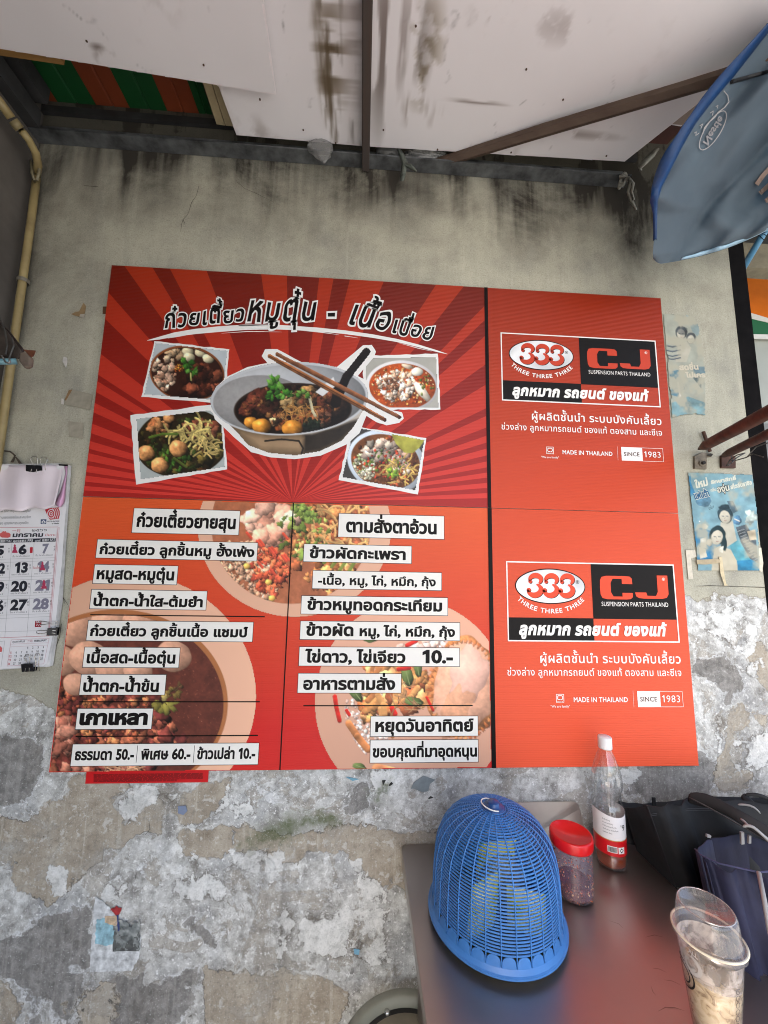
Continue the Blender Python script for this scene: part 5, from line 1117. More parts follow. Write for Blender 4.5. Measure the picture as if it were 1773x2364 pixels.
put_text('poster_lettering', 'กลิ่น', qP(345, 1000), qP(400, 990), 5, PW, po, -.0048, .04); put_text('poster_lettering', 'องุ่น', qP(412, 1010), qP(530, 985), 11, PD, po, -.0048, .10, .1); put_text('poster_lettering', 'องุ่น', qP(412, 1010), qP(530, 985), 11, PW, po, -.0050, .03, .1); put_text('poster_lettering', 'สไตล์บราซิล', qP(540, 975), qP(750, 925), 7, PW, po, -.0048, .05, .15)
put_text('poster_lettering', 'แฟนต้า', qP(190, 1075), qP(335, 1040), 12, PW, po, -.0048, .09); put_text('poster_lettering', 'แฟนต้า', qP(190, 1075), qP(335, 1040), 12, PB, po, -.0050, .04); put_text('poster_lettering', 'องุ่น', qP(330, 1180), qP(378, 1150), 5, PD, po, -.0048, .0)
# upper ghost poster
qU = Q(1480, 550, .3617)
cv = Canvas(1525, 715, 1640, 975, .6); quad = [qU(*p) for p in [(140,480),(340,490),(372,560),(400,700),(412,860),(412,1130),(300,1125),(196,1148)]]
cv.poly(quad, S(158, 162, 150), .12); body = cv.a.copy()
def pu(z): return [qU(*p) for p in z]
cv.poly(pu([(180,850),(240,840),(280,960),(230,1010),(190,1000)]), S(82, 120, 138), .3, body); cv.poly(pu([(196,1050),(300,1010),(412,1050),(412,1130),(300,1125),(196,1148)]), S(112, 148, 156), .35, body)
cv.poly(pu([(330,890),(385,880),(385,960)]), S(78, 92, 94), .2, body); cv.poly(pu([(330,820),(412,820),(412,865),(340,870)]), S(96, 120, 130), .3, body); cv.poly(pu([(280,480),(340,490),(372,560),(375,640),(330,600)]), S(132, 152, 154), .2, body)
facep(cv, *qU(258, 605), 12, -.1, S(54, 60, 66), S(184, 180, 164)); facep(cv, *qU(320, 640), 10, .1, S(60, 66, 72), S(186, 182, 166))
cv.blob(*qU(262, 590), 13, 10, .2, S(48, 54, 60), .2, .1, .3, clip=body, alpha=.55); cv.poly(pu([(240,670),(290,660),(320,700),(290,790),(220,790)]), S(178, 174, 158), .08, body)
for yy in (685, 715, 745, 765): cv.line(pu([(160, yy), (200, yy + 8), (250, yy - 2)]), 1.6, S(74, 84, 96), body)
cv.line(pu([(235,920),(250,1010),(232,1040)]), 2, S(210, 204, 190), body)
wear = np.clip((fbm(cv.h, cv.w, 14, 4, 79) - .46) * 6, 0, 1)[..., None] * .8 + .15; cv.c = cv.c * (1 - wear) + np.array(S(170, 166, 148)) * wear; cv.a *= (fbm(cv.h, cv.w, 8, 3, 15) + np.clip(sdf_poly(cv.X, cv.Y, quad) / 14, 0, 1) > .45)
po = cv.mesh('faded_poster', -.0035, None, vcol_mat('ghost_print', .8, .2)); settag(po, 'worn away bluish poster with two heads, half behind the upper right of the menu board', 'poster', 'faded posters on the wall')
put_text('poster_lettering', 'สดชื่น', qU(245, 840), qU(368, 836), 9, ink(C8(196, 188, 168), .8), po, -.0039, .05); put_text('poster_lettering', 'ไม่เกร', qU(285, 888), qU(412, 886), 8, ink(C8(196, 188, 168), .8), po, -.0039, .05)
# sticker remains low on the wall
t = thing('sticker_remains', tuple(W(265, 2170, -.004)), 'torn sticker remains low on the peeling wall, white with blue, red and black bits', 'sticker')
for nm, pts, col, y in [('white_paper', [(405,590),(440,610),(470,640),(500,660),(500,760),(600,760),(592,850),(560,905),(480,905),(382,912),(395,700)], (206, 208, 208), -.0035), ('blue_paper', [(408,720),(410,690),(440,680),(490,700),(490,790),(450,800),(405,790)], (150, 190, 202), -.0042),
                        ('red_paper', [(470,645),(495,630),(518,640),(500,680),(485,660)], (168, 48, 50), -.0046), ('orange_print', [(445,675),(500,670),(500,720),(445,700)], (206, 180, 150), -.0046), ('black_print', [(485,740),(500,735),(500,690),(512,690),(515,740),(540,740),(545,700),(555,730),(580,700),(596,760),(590,822),(480,824)], (92, 94, 92), -.0052), ('blue_edge', [(496,670),(505,665),(508,735),(500,738)], (52, 66, 120), -.0056)]:
    g = G(); P = jit([A_(*p) for p in pts], 1.6, 5, 4); P = [W(p[0], p[1], y) for p in P]; r = delaunay_2d_cdt([Vector((p[0], p[2])) for p in P], [], [list(range(len(P)))], 1, 1e-6)
    o = obj(nm, [(v.x, y, v.y) for v in r[0]], list(r[2]), simple(nm + '_stock', C8(*col), .75, var=.3, scale=60, bump=.3), t); solid(o, .0006)
cv = Canvas(*A_(482, 690), *A_(598, 822), .6); cv.a[:] = fbm(cv.h, cv.w, 6, 3, 9) > .42; n_ = fbm(cv.h, cv.w, 5, 3, 8)[..., None]; cv.c = np.array(S(60, 66, 66)) * (1 - n_) + np.array(S(190, 192, 188)) * n_; cv.mesh('smudged_print', -.0056, t, VM)
scrap([A_(*p) for p in [(1505,812),(1530,815),(1528,838),(1508,835)]], (120, 170, 196), 'tiny light blue sticker bit beside the table corner', -.0035)
scrap([A_(*p) for p in [(1470,80),(1530,90),(1500,98)]], (110, 158, 176), 'small blue smear below the middle of the menu board', -.0035)
scrap([A_(*p) for p in [(757,205),(790,203),(797,225),(780,243),(757,235)]], (120, 132, 156), 'round blue grey spot under the red leaflet', -.0035)
scrap([Q(880, 1700, .3134)(*p) for p in [(220,385),(240,340),(310,290),(400,320),(360,350),(345,405),(300,410),(240,385)]], (120, 128, 130), 'slate grey paint island left of the food cover top', -.0035)
for i, (pts) in enumerate([[(5,325),(35,322),(15,362)], [(55,360),(75,335),(88,350),(62,368)], [(345,458),(365,440),(385,452),(352,462)]]):
    scrap([Q(880, 1700, .3134)(*p) for p in pts], (40, 38, 36), ['black chip just under the menu board, farther from the cover', 'black chip just under the menu board, nearer the cover', 'black chip left above the blue food cover'][i], -.0035)

# ---- calendar --------------------------------------------------------
def cal(x, y): return qC(x, y)
CYD = -.018
t = thing('calendar', tuple(W(60, 1540, CYD)), 'white Thai wall calendar with a folded pink sheet, at the left edge', 'calendar')
paper = simple('calendar_paper', C8(226, 224, 226), .6, scale=15, var=.02, bump=.05)
XL = -700
bend = lambda P: P
def cpoly(name, pts, mat, y, par=t, th=0):
    P = [W(*cal(*p), y) for p in pts]
    if th: g = G(); g.prism(P, (0, th, 0)); return g.build(name, mat, par)
    return obj(name, P, [list(range(len(P)))], mat, par)
cpoly('backing_pages', [(XL,100),(585,85),(682,100),(640,700),(590,1500),(495,2120),(300,2130),(XL,2200)], simple('page_stack', C8(206, 204, 204), .7, sz=1), CYD + .001, t, .012)
cpoly('front_page', [(XL,104),(655,108),(660,520),(618,1100),(560,1650),(520,1850),(470,2085),(425,2118),(XL,2180)], paper, CYD - .0008)
cpoly('binding', [(585,92),(680,97),(678,114),(590,108)], BLK2, CYD - .0012)
# folded sheet hanging over the top with its rolled right edge
pink = simple('thin_pink_page', C8(226, 214, 220), .55, scale=8, var=.03, bump=.25, dist=.004); pink2 = simple('pink_back', C8(206, 160, 194), .5, scale=8, var=.08, bump=.1)
nx, nz = 40, 14; V = []
for j in range(nz + 1):
    for i in range(nx + 1):
        u = i / nx; v = j / nz; x = XL + (640 - XL) * u - 95 * v * u ** 6; y = 104 + v * (445 - 25 * u + 60 * (1 - u) + 14 * math.sin(u * 30) * v)
        yy = CYD - .004 - .012 * v + .003 * math.sin(u * 14 + v * 3) - .002 * math.sin(u * 31)
        V.append(W(*cal(x, y), yy))
o = obj('folded_sheet', V, [(j * (nx + 1) + i, (j + 1) * (nx + 1) + i, (j + 1) * (nx + 1) + i + 1, j * (nx + 1) + i + 1) for j in range(nz) for i in range(nx)], pink, t, True); solid(o, .0004)
V = []; prof = [(640, 112, 678, 112), (655, 180, 674, 175), (640, 240, 662, 270), (600, 380, 655, 400), (565, 450, 650, 450), (552, 490, 640, 490), (570, 515, 615, 517), (590, 521, 600, 521)]
for (xa, ya, xb, yb) in prof:
    for k in range(7):
        s_ = k / 6; V.append(W(*cal(xa + (xb - xa) * s_, ya + (yb - ya) * s_), CYD - .006 - .014 * math.sin(math.pi * s_)))
o = obj('rolled_edge', V, [(j * 7 + i, (j + 1) * 7 + i, (j + 1) * 7 + i + 1, j * 7 + i + 1) for j in range(7) for i in range(6)], pink2, t, True); solid(o, .0004)
yP = CYD - .0012
INKD = ink(C8(40, 42, 52)); INKG = ink(C8(128, 126, 142)); INKR = ink(C8(186, 44, 58)); INKM = ink(C8(176, 60, 90)); INKB = ink(C8(84, 84, 92))
def ctext(s, a, b, h, mat, w=.02, par=t, y=yP): return put_text('calendar_print', s, cal(*a), cal(*b), h * .2307, mat, par, y, w)
for s, a, b, h in [('ผลิตภัณฑ์ยางสายพาน คุณภาพอุตสาหกรรมยุโรป', (-200,572), (302,570), 18), ('จำหน่ายสายพานของเยอรมันและอเมริกา', (-160,640), (308,634), 20), ('สายพานลำเลียง อุตสาหกรรมทุกชนิด', (-160,700), (282,692), 20)]: ctext(s, a, b, h, INKB, 0)
# belt roll emblem
cpoly('emblem', [(445,540),(590,525),(602,580),(590,640),(500,650),(480,620)], INKR, yP)
for i in range(4):
    V, F2 = ribbon([cal(*p) for p in [(525 + i * 20, 532), (540 + i * 20, 560), (545 + i * 19, 600), (530 + i * 20, 640)]], [.5, .7, .7, .5]); obj('emblem_line', [W(v[0], v[1], yP - .0003) for v in V], F2, paper, t)
for r_, m_ in ((9.5, paper), (7.8, INKR), (5.0, paper), (3.6, INKR), (1.4, paper)):
    c_ = cal(512, 590); P = ellpts(c_, r_ * .95, r_ * 1.15, 28); obj('emblem_ring', [W(p[0], p[1], yP - .0004 - .0002 * (10 - r_)) for p in P], [list(range(28))], m_, t)
cpoly('small_emblem', [(408,645),(465,645),(462,692),(406,692)], ink(C8(70, 84, 116)), yP)
cpoly('small_emblem_mark', [(436,652),(458,672),(450,686),(422,686),(414,672)], paper, yP - .0003); cpoly('small_emblem_mark', [(436,662),(448,676),(436,682),(424,676)], ink(C8(70, 84, 116)), yP - .0005)
ctext('MITSUBOSHI', (474,672), (592,669), 9, INKD, .03); ctext('V-Belt', (515,694), (590,691), 10, INKD, .03)
def cline(a, b, w_, mat):
    V, F2 = ribbon([cal(*a), cal(*b)], [w_ * .2307] * 2); return obj('calendar_rule', [W(v[0], v[1], yP) for v in V], F2, mat, t)
cline((XL,735), (582,722), 1.6, INKR); cline((582,722), (488,1812), 1.6, INKR); cline((XL,1858), (488,1812), 1.6, INKR); cline((594,724), (500,1815), 1, INKM); cline((573,735), (480,1800), 1, INKM)
cpoly('rabbit', [(-5,790),(20,775),(30,768),(18,760),(45,768),(60,762),(58,775),(90,780),(106,795),(104,820),(80,830),(20,828),(0,815)], ink(C8(206, 96, 96)), yP)
ctext('一月', (120,775), (200,773), 22, INKR, .0); ctext('๒๕๖๖', (318,768), (468,762), 22, INKB, .01); ctext('มกราคม', (125,822), (430,818), 33, INKD, .04); ctext('ปีเถาะ', (452,814), (555,812), 18, INKR, .0)
cpoly('weekday_strip', [(XL,866),(560,832),(556,868),(XL,900)], INKD, yP)
WP = ink(C8(226, 226, 228))
for s, a, b, h in [('วันพฤหัส 星期四 THU', (-120,882), (112,873), 16), ('ศุกร์', (130,874), (188,872), 16), ('星期五', (192,873), (265,870), 15), ('FRI', (276,870), (328,868), 20), ('เสาร์', (350,870), (405,868), 16), ('星期六', (420,866), (492,863), 15), ('SAT', (500,862), (552,860), 20)]: ctext(s, a, b, h, WP, .015, t, yP - .0004)
rows = [(893, 988, 1015), (1070, 1172, 1196), (1255, 1360, 1385), (1440, 1548, 1575)]
big = [[('5', -50, 38), ('6', 182, 265), ('7', 421, 486)], [('12', -70, 48), ('13', 145, 275), ('14', 370, 490)], [('19', -95, 36), ('20', 106, 270), ('21', 347, 492)], [('26', -110, 32), ('27', 98, 270), ('28', 325, 484)]]
sub = ['ขึ้น 14 ค่ำ เดือน 2', 'แรม 7 ค่ำ เดือน 2', 'แรม 14 ค่ำ เดือน 2', 'ขึ้น 6 ค่ำ เดือน 3']; cn = ['十五', '廿二', '廿九', '初六']
for r_, ((ya, yb, yc), L_) in enumerate(zip(rows, big)):
    for c_, (s, xa, xb) in enumerate(L_):
        dy = (2 - c_) * 10 - 6
        ctext(s, (xa, yb + dy), (xb, yb + dy - 3), (yb - ya) * .74, INKG if c_ == 2 else INKD, .05)
        x0_ = [-140, 125 - r_ * 9, 355 - r_ * 11][c_]; ctext(sub[r_], (x0_, yc + dy + 6), (x0_ + 170, yc + dy), 12, INKB, 0)
        xx = [80, 305, 535][c_] - r_ * 12; ctext(cn[r_][0], (xx, ya + dy + 40), (xx + 18, ya + dy + 39), 12, INKD, .01); ctext(cn[r_][1], (xx, ya + dy + 68), (xx + 18, ya + dy + 67), 12, INKD, .01)
    cline((XL, yc + 52), (548 - r_ * 14, yc + 14), .7, INKB); cline((XL, yc + 92), (546 - r_ * 14, yc + 44 - 2), .7, INKB)
cline((120,880), (48,1828), .8, INKB); cline((342,872), (268,1818), .8, INKB); cline((XL,1790), (495,1757), .7, INKB)
def monk(x, y, s):
    P = [(0, -1), (.12, -.78), (.28, -.7), (.28, -.45), (.2, -.35), (.45, -.15), (.4, .35), (.75, .6), (.7, .8), (.85, .9), (.8, 1), (-.8, 1), (-.85, .9), (-.7, .8), (-.75, .6), (-.4, .35), (-.45, -.15), (-.2, -.35), (-.28, -.45), (-.28, -.7), (-.12, -.78)]
    cpoly('holy_day_mark', [(x + p[0] * s * .75, y + p[1] * s) for p in P], INKM, yP - .0006)
monk(148, 935, 46); monk(425, 1110, 46); monk(440, 1292, 48)
cpoly('red_tablet', [(300,925),(328,924),(325,982),(298,984)], INKR, yP - .0003); ctext('วันเด็ก', (328,1142), (395,1140), 18, INKR, 0, t, yP - .0006)
cpoly('red_logo', [(352,1662),(418,1658),(412,1722),(348,1724)], ink(C8(150, 30, 46)), yP); ctext('CAN', (358,1684), (414,1680), 17, WP, .03, t, yP - .0003)
V, F2 = ribbon([cal(*p) for p in [(362,1712),(372,1692),(384,1714),(394,1690),(406,1712)]], [.7] * 5); obj('logo_mark', [W(v[0], v[1], yP - .0003) for v in V], F2, WP, t)
# february block
for a, b in [((112,1852), (492,1836)), ((492,1836), (438,2092)), ((438,2092), (70,2114)), ((70,2114), (112,1852))]: cline(a, b, .9, INKM)
ctext('กุมภาพันธ์', (125,1880), (248,1875), 16, INKB, .01); ctext('二月', (272,1875), (322,1873), 15, INKM, .0); ctext('FEBRUARY', (342,1872), (468,1864), 15, INKB, .03)
cline((105,1895), (480,1880), .6, INKM); cline((102,1922), (476,1904), .6, INKM)
d_ = 1
for r_ in range(5):
    for c_ in range(7):
        if r_ == 0 and c_ < 3: continue
        if d_ > 28: break
        x = 115 + c_ * 53 - r_ * 7; y = 1950 + r_ * 37 - c_ * 2.5 + (4 if r_ else 0)
        ctext(str(d_), (x - (11 if d_ > 9 else 5), y), (x + (14 if d_ > 9 else 7), y - 1), 17, INKR if c_ == 0 else INKD, .01); d_ += 1
cline((-60,1880), (48,1862), .8, INKB); cline((48,1862), (10,2120), .8, INKB)
cpoly('zodiac_sketch', [(-20,1930),(8,1915),(22,1935),(20,1970),(-20,1975)], ink(C8(206, 96, 96)), yP)
def clip_(c, ang, w_, label):
    """binder clip: sprung black body and two wire handles"""
    tt = thing('binder_clip', tuple(c), label, 'binder clip', 'black binder clips on the calendar'); ca, sa = math.cos(ang), math.sin(ang)
    def T_(p): return (c[0] + p[0] * ca - p[2] * sa, c[1] + p[1], c[2] + p[0] * sa + p[2] * ca)
    V = [T_((x, y, z)) for x, y, z in [(-w_, -.004, -.014), (w_, -.004, -.014), (w_ * .92, -.010, .006), (-w_ * .92, -.010, .006), (w_ * .92, .008, .006), (-w_ * .92, .008, .006), (w_, .003, -.014), (-w_, .003, -.014)]]
    o = obj('body', V, [(0, 1, 2, 3), (3, 2, 4, 5), (5, 4, 6, 7)], simple('black_enamel', (.012, .012, .014), .25, bump=0), tt); solid(o, .001)
    for s_, yy in ((-1, -.008), (1, .006)):
        P = [T_(p) for p in [(-w_ * .35, yy, -.013), (-w_ * .2, yy - .003 * s_, .008), (-w_ * .45, yy - .004, .022), (-w_ * .2, yy - .004, .030), (w_ * .25, yy - .004, .030), (w_ * .45, yy - .004, .022), (w_ * .2, yy - .003 * s_, .008), (w_ * .35, yy, -.013)]]
        if s_ > 0: P = [(p[0] + .022 * ca, p[1] - .01, p[2] + .022 * sa) for p in P]
        g = G(); g.tube(P, .0009, 6); g.build('wire_handle', simple('clip_wire', (.55, .54, .5), .25, .9, bump=0), tt, True)
clip_(W(*cal(365, 135), CYD - .002), 0, .022, 'large black binder clip at the top of the calendar')
clip_(W(*cal(527, 1766), CYD - .004), math.pi / 2, .010, 'small black binder clip on the right edge of the calendar')
clip_(W(*cal(300, 2108), CYD - .004), .05, .015, 'black binder clip at the bottom of the calendar')

# ================================================================== RIGHT SIDE: brackets, post, shop front, parasol
rst = simple('rusty_pipe', C8(96, 62, 46), .75, .15, scale=30, bump=.6, col2=C8(52, 34, 28))
def bar(p0, y0, p1, y1, r0, r1, label, n=10):
    a = W(*p0, y0); b = W(*p1, y1); b = a + (b - a) * 2.2; m = a + (b - a) * .055; g = G(); g.tube([a, m, (a + b) / 2, b], [r0, r1 * .95, r1, r1], n); o = g.build('awning_strut', rst, None, True); return settag(o, label, 'strut', 'rusty struts right of the menu board')
bar(qP(225, 582), -.01, qP(1150, 95), -.42, .003, .0155, 'upper rusty strut with a flattened tip at the wall bracket')
bar(qP(480, 640), -.02, qP(1150, 320), -.36, .008, .0125, 'lower rusty strut wired to the second wall bracket')
t = thing('wall_bracket', tuple(W(*qP(245, 775), -.01)), 'pale angle bracket with a bolt hole, left of its twin under the rusty struts', 'bracket', 'steel brackets under the struts')
pl = simple('painted_bracket', C8(128, 118, 102), .7, scale=40, var=.25, bump=.5)
g = G(); g.prism([W(*qP(*p), -.008) for p in [(188,650),(260,612),(370,625),(355,655),(310,660),(305,778),(188,772)]], (0, .007, 0)); bevel(g.build('plate', pl, t), .001)
g = G(); c_ = W(*qP(252, 722), -.0085); g.tube([c_, c_ + np.array([0, -.004, 0])], .0095, 20); g.build('washer', pl, t); g = G(); g.tube([c_, c_ + np.array([0, -.0105, 0])], .0055, 6); g.build('bolt', simple('black_bolt', (.02, .016, .013), .6), t)
g = G(); g.prism([W(*qP(*p), -.0095) for p in [(300,640),(335,625),(358,638),(340,655)]], (0, -.003, 0)); g.build('shoulder', simple('dark_hole', (.03, .026, .02), .8), t)
t = thing('wall_bracket', tuple(W(*qP(520, 765), -.01)), 'square rusty plate under the lower strut with wire ends', 'bracket', 'steel brackets under the struts')
g = G(); g.prism([W(*qP(*p), -.008) for p in [(448,640),(590,645),(592,768),(452,765)]], (0, .007, 0)); bevel(g.build('plate', rst, t), .001)
for pts_ in [[(500,745),(530,690),(600,640),(680,620),(600,665),(545,720)], [(520,700),(600,690),(690,665),(760,630),(860,660)], [(540,640),(560,700),(515,745)], [(700,660),(790,560),(906,520)]]:
    g = G(); g.tube([W(*qP(*p), -.02 - .02 * i) for i, p in enumerate(pts_)], .0016, 5); g.build('tie_wire', simple('black_wire', (.03, .025, .02), .5), t)
g = G(); a = W(*qP(270, 408), -.01); b = W(*qP(338, 608), -.01); g.tube([a, b], .0048, 8); o = g.build('rebar', rst); settag(o, 'short vertical rusty rod behind the flattened strut tip', 'rod')
# black post and neighbouring shop front
blk = simple('black_door_post', (.006, .005, .005), .9, scale=20, var=.3, spec=.1)
g = G(); g.box(1.207, 1.262, -.0, .09, 0, 2.97); o = g.build('post', blk); settag(o, 'black post at the right end of the wall', 'post')
YS = .30
t = thing('shop_front', tuple(W(1800, 900, YS)), 'neighbouring shop front with orange, green and red stripes beyond the black post', 'shop front')
def srow(name, pts, mat, y):
    P = [W(px, py, y) for px, py in pts]; g = G(); g.prism(P, (0, .004, 0)); return g.build(name, mat, t)
p0 = W(1700, 1080, YS)[2]; p1 = W(1740, 620, YS)[2]
greyp = simple('grey_panel', C8(160, 162, 152), .55, scale=8, var=.05)
g = G(); g.box(1.25, 2.6, YS, YS + .02, p0, p1); g.build('panel', greyp, t)
srow('white_band', [(1690,616),(1900,618),(1900,650),(1690,640)], simple('white_gloss', C8(206, 204, 196), .35, var=.03), YS - .0050)
srow('crimson_stripe', [(1690,628),(1900,632),(1900,639),(1690,634)], simple('crimson_gloss', C8(150, 16, 52), .35, var=.03), YS - .010)
srow('orange_band', [(1690,641),(1900,648),(1900,760),(1780,736),(1726,720),(1690,706)], simple('orange_gloss', C8(206, 108, 30), .8, var=.04, spec=.1), YS - .012)
srow('white_curve', [(1690,706),(1726,720),(1780,736),(1900,760),(1900,772),(1780,746),(1726,733),(1690,722)], simple('white_gloss', C8(206, 204, 196), .35, var=.03), YS - .014)
srow('green_band', [(1690,722),(1726,733),(1780,746),(1900,772),(1900,784),(1690,770)], simple('green_gloss', C8(16, 92, 54), .8, var=.03), YS - .012)
srow('white_edge', [(1690,770),(1900,775),(1900,786),(1690,780)], simple('white_gloss', C8(206, 204, 196), .35, var=.03), YS - .016)
g = G(); g.box(1.25, 2.6, YS + .02, YS + .05, 0, 2.99); g.build('dark_wall', simple('dark_interior', (.03, .028, .025), .8), t)
for pts_, col in [([(1745,1170),(1800,1172),(1800,1195),(1745,1192)], (96, 94, 92)), ([(1740,1110),(1800,1112),(1800,1150),(1740,1145)], (70, 66, 64)), ([(1752,1228),(1800,1222),(1800,1262),(1752,1258)], (150, 140, 112)), ([(1745,1320),(1800,1320),(1800,1330),(1745,1330)], (120, 116, 110)), ([(1740,980),(1800,975),(1800,1068),(1742,1070)], (120, 120, 118))]:
    srow('ledge', pts_, simple('dim_shelf', C8(*col), .7), YS - .03)
g = G(); g.box(1.262, 2.4, .09, .14, 2.56, 2.66); o = g.build('lintel', simple('dim_plaster', C8(120, 112, 92), .85)); settag(o, 'dim plaster lintel behind the blue pole at the right edge', 'lintel')
pb = simple('blue_pole_paint', C8(84, 140, 176), .35, scale=16, var=.12, bump=.1)
t = thing('parasol_pole', tuple(W(1712, 625, .06)), 'light blue metal pole slanting behind the black post at the right edge', 'pole')
g = G(); a = W(1700, 645, .10); b = W(1768, 530, -.02); c = b + (b - a) * 2.5; g.tube([a, b, c], .0105, 16); g.build('pole', pb, t, True)
for k in range(3):
    m = a + (b - a) * (.93 - .04 * k); d = (b - a) / np.linalg.norm(b - a); g = G(); u = np.cross(d, [0, 1, 0]); u /= np.linalg.norm(u); v = np.cross(d, u)
    g.tube([m + (u * math.cos(s_) + v * math.sin(s_)) * .0115 + d * .006 * math.sin(s_ + k) for s_ in np.linspace(0, 6.283, 16)[:-1]], .0009, 5, False, True); g.build('tie_wire', blk, t)
# blue parasol canopy seen from inside
Lc = [(1800,40),(1745,110),(1690,180),(1640,238),(1600,290),(1570,340),(1545,388),(1520,438),(1511,470),(1511,500),(1510,548),(1507,590),(1508,612)]
Rc = [(2100,-40),(2100,30),(2100,100),(2080,170),(2060,240),(2040,290),(2020,330),(2000,370),(1980,400),(1960,425),(1930,450),(1890,470),(1860,482)]
def cpt_(s, t_):
    i = t_ * (len(Lc) - 1); a = int(min(i, len(Lc) - 2)); f_ = i - a; Lp = [Lc[a][k] + (Lc[a + 1][k] - Lc[a][k]) * f_ for k in (0, 1)]; Rp = [Rc[a][k] + (Rc[a + 1][k] - Rc[a][k]) * f_ for k in (0, 1)]
    x = Lp[0] + (Rp[0] - Lp[0]) * s; y = Lp[1] + (Rp[1] - Lp[1]) * s + 24 * math.sin(math.pi * min(1, s * 1.0)) * t_ ** 3 - 14 * max(0, 1 - s / .06) ** 2 * t_ ** 12
    d = -.20 - .22 * (1 - t_) - .10 * s + .10 * math.sin(math.pi * s) * (.4 + .6 * t_) + .012 * math.sin(9 * s + 7 * t_) + .007 * math.sin(22 * s - 5 * t_) + .004 * math.sin(31 * s + 17 * t_)
    d += .012 * math.exp(-((s * 1.6 + t_ - 1.15) / .06) ** 2) - .015 * math.exp(-((s * .5 - t_ + .62) / .07) ** 2)
    return W(x, y, d)
ns, nt = 60, 70; V = [cpt_(s / ns, t_ / nt) for t_ in range(nt + 1) for s in range(ns + 1)]
par = thing('parasol', tuple(cpt_(.3, 1)), 'blue fabric parasol seen from inside, hanging into the top right corner', 'parasol')
fab = N('blue_parasol_cloth'); fn = fab.noise(5, 4); fab.col(fab.ramp(fn, [(.3, C8(74, 86, 98)), (.7, C8(92, 106, 117))])); wv = fab.noise(500, 2); fab.bump(fab.math('ADD', fab.math('MULTIPLY', fn, .8), fab.math('MULTIPLY', wv, .1)), .3, .004); fab.set(Roughness=.75)
# thin cloth: some daylight comes through from behind
tr = fab.new('ShaderNodeBsdfTranslucent'); tr.inputs[0].default_value = (*C8(70, 120, 150), 1); mx = fab.new('ShaderNodeMixShader'); mx.inputs[0].default_value = .18; out = fab.n['Material Output']; fab.l(fab.p.outputs[0], mx.inputs[1]); fab.l(tr.outputs[0], mx.inputs[2]); fab.l(mx.outputs[0], out.inputs[0])
obj('canopy', V, [(j * (ns + 1) + i, (j + 1) * (ns + 1) + i, (j + 1) * (ns + 1) + i + 1, j * (ns + 1) + i + 1) for j in range(nt) for i in range(ns)], fab.m, par, True)
hemm = simple('royal_blue_hem', C8(3, 54, 104), .5, scale=30, var=.12, bump=.2)
V = []; n = 40
for i in range(n + 1):
    t_ = i / n * .86; p = np.array(cpt_(.0, t_)); w_ = .078 * (1 - t_ / .95) ** 1.6 + .004
    q_ = np.array(cpt_(.03, t_)); d = q_ - p; d /= np.linalg.norm(d); V += [p - d * w_ + [0, -.004, 0], p - d * w_ * .4 + [0, -.012, 0], p + d * .003 + [0, -.006, 0]]
o = obj('hem', V, [(3 * i + k, 3 * i + 3 + k, 3 * i + 4 + k, 3 * i + 1 + k) for i in range(n) for k in range(2)], hemm, par, True); solid(o, .0015)
V = []; lt = simple('lit_flap_cloth', C8(150, 184, 206), .6, var=.05)  # pale colour paints in daylight coming through the lower flap
for i in range(n + 1):
    s_ = .17 + .8 * i / n; a = np.array(cpt_(s_, 1)); w_ = .030 * min(1, i / 8) ** .7 * (1 - .25 * abs(math.sin(i * .55))); b = np.array(cpt_(s_, 1 - w_ * 1.15)); V += [a + [0, -.006, -.002], (a + b) / 2 + [0, -.012, 0], b + [0, -.007, 0]]
o = obj('flap_or_light_blocker', V, [(3 * i + k, 3 * i + 3 + k, 3 * i + 4 + k, 3 * i + 1 + k) for i in range(n) for k in range(2)], lt, par, True); solid(o, .001)
P = [np.array(cpt_(s, .19 - .07 * s)) + [0, .012, 0] for s in np.linspace(.02, 1, 14)]; g = G(); g.tube([p + np.array([0, -.016, 0]) for p in P], .004, 8); g.build('rib', simple('black_rib', (.012, .012, .014), .5), par)
# mirrored print showing through the cloth
GH = ink(C8(150, 150, 152), .8)
def on_canopy(px, py):
    best = None
    for i in range(0, 61, 1):
        for j in range(0, 61, 1):
            pass
    return None
tab = [(s / 80, t_ / 80) for s in range(0, 50) for t_ in range(81)]; tp = np.array([cpt_(*q) for q in tab]); tc = (tp - np.array([0, -D, CZ])) @ R; tpx = np.stack([CX + F * tc[:, 0] / tc[:, 2], CY + F * tc[:, 1] / tc[:, 2]], 1)
def cany(px, py):
    d = (tpx[:, 0] - px) ** 2 + (tpx[:, 1] - py) ** 2; k = np.argsort(d)[:6]; w_ = 1 / (d[k] + .5); return float((tp[k, 1] * w_).sum() / w_.sum()) - .004
q5 = Q(1480, 150, .1853)
def canprint(name, V2, Fc, mat): return obj(name, [W(v[0], v[1], cany(v[0], v[1])) for v in V2], Fc, mat, par)
def sub_ribbon(pts, w_):
    P = []
    for a, b in zip(pts[:-1], pts[1:]): P += [(a[0] + (b[0] - a[0]) * k / 4, a[1] + (b[1] - a[1]) * k / 4) for k in range(4)]
    P.append(pts[-1]); return ribbon(P, [w_] * len(P))
el = []
for i in range(33):
    t_ = i / 32 * 6.283; u, v = 52 * math.cos(t_), 17.5 * math.sin(t_); an = math.radians(-58); c_ = q5(895, 815); el.append((c_[0] + u * math.cos(an) - v * math.sin(an), c_[1] + u * math.sin(an) + v * math.cos(an)))
canprint('oval_print', *sub_ribbon(el, 1.1), GH)
V, Fc = text2d('Nestle', .03); V = V.copy(); 
an = math.radians(-58); u = V[:, 0] / V[:, 0].max() * 74 - 37; u = -u[::1]; v = V[:, 1] / .7 * 15 - 5; c_ = q5(895, 815)
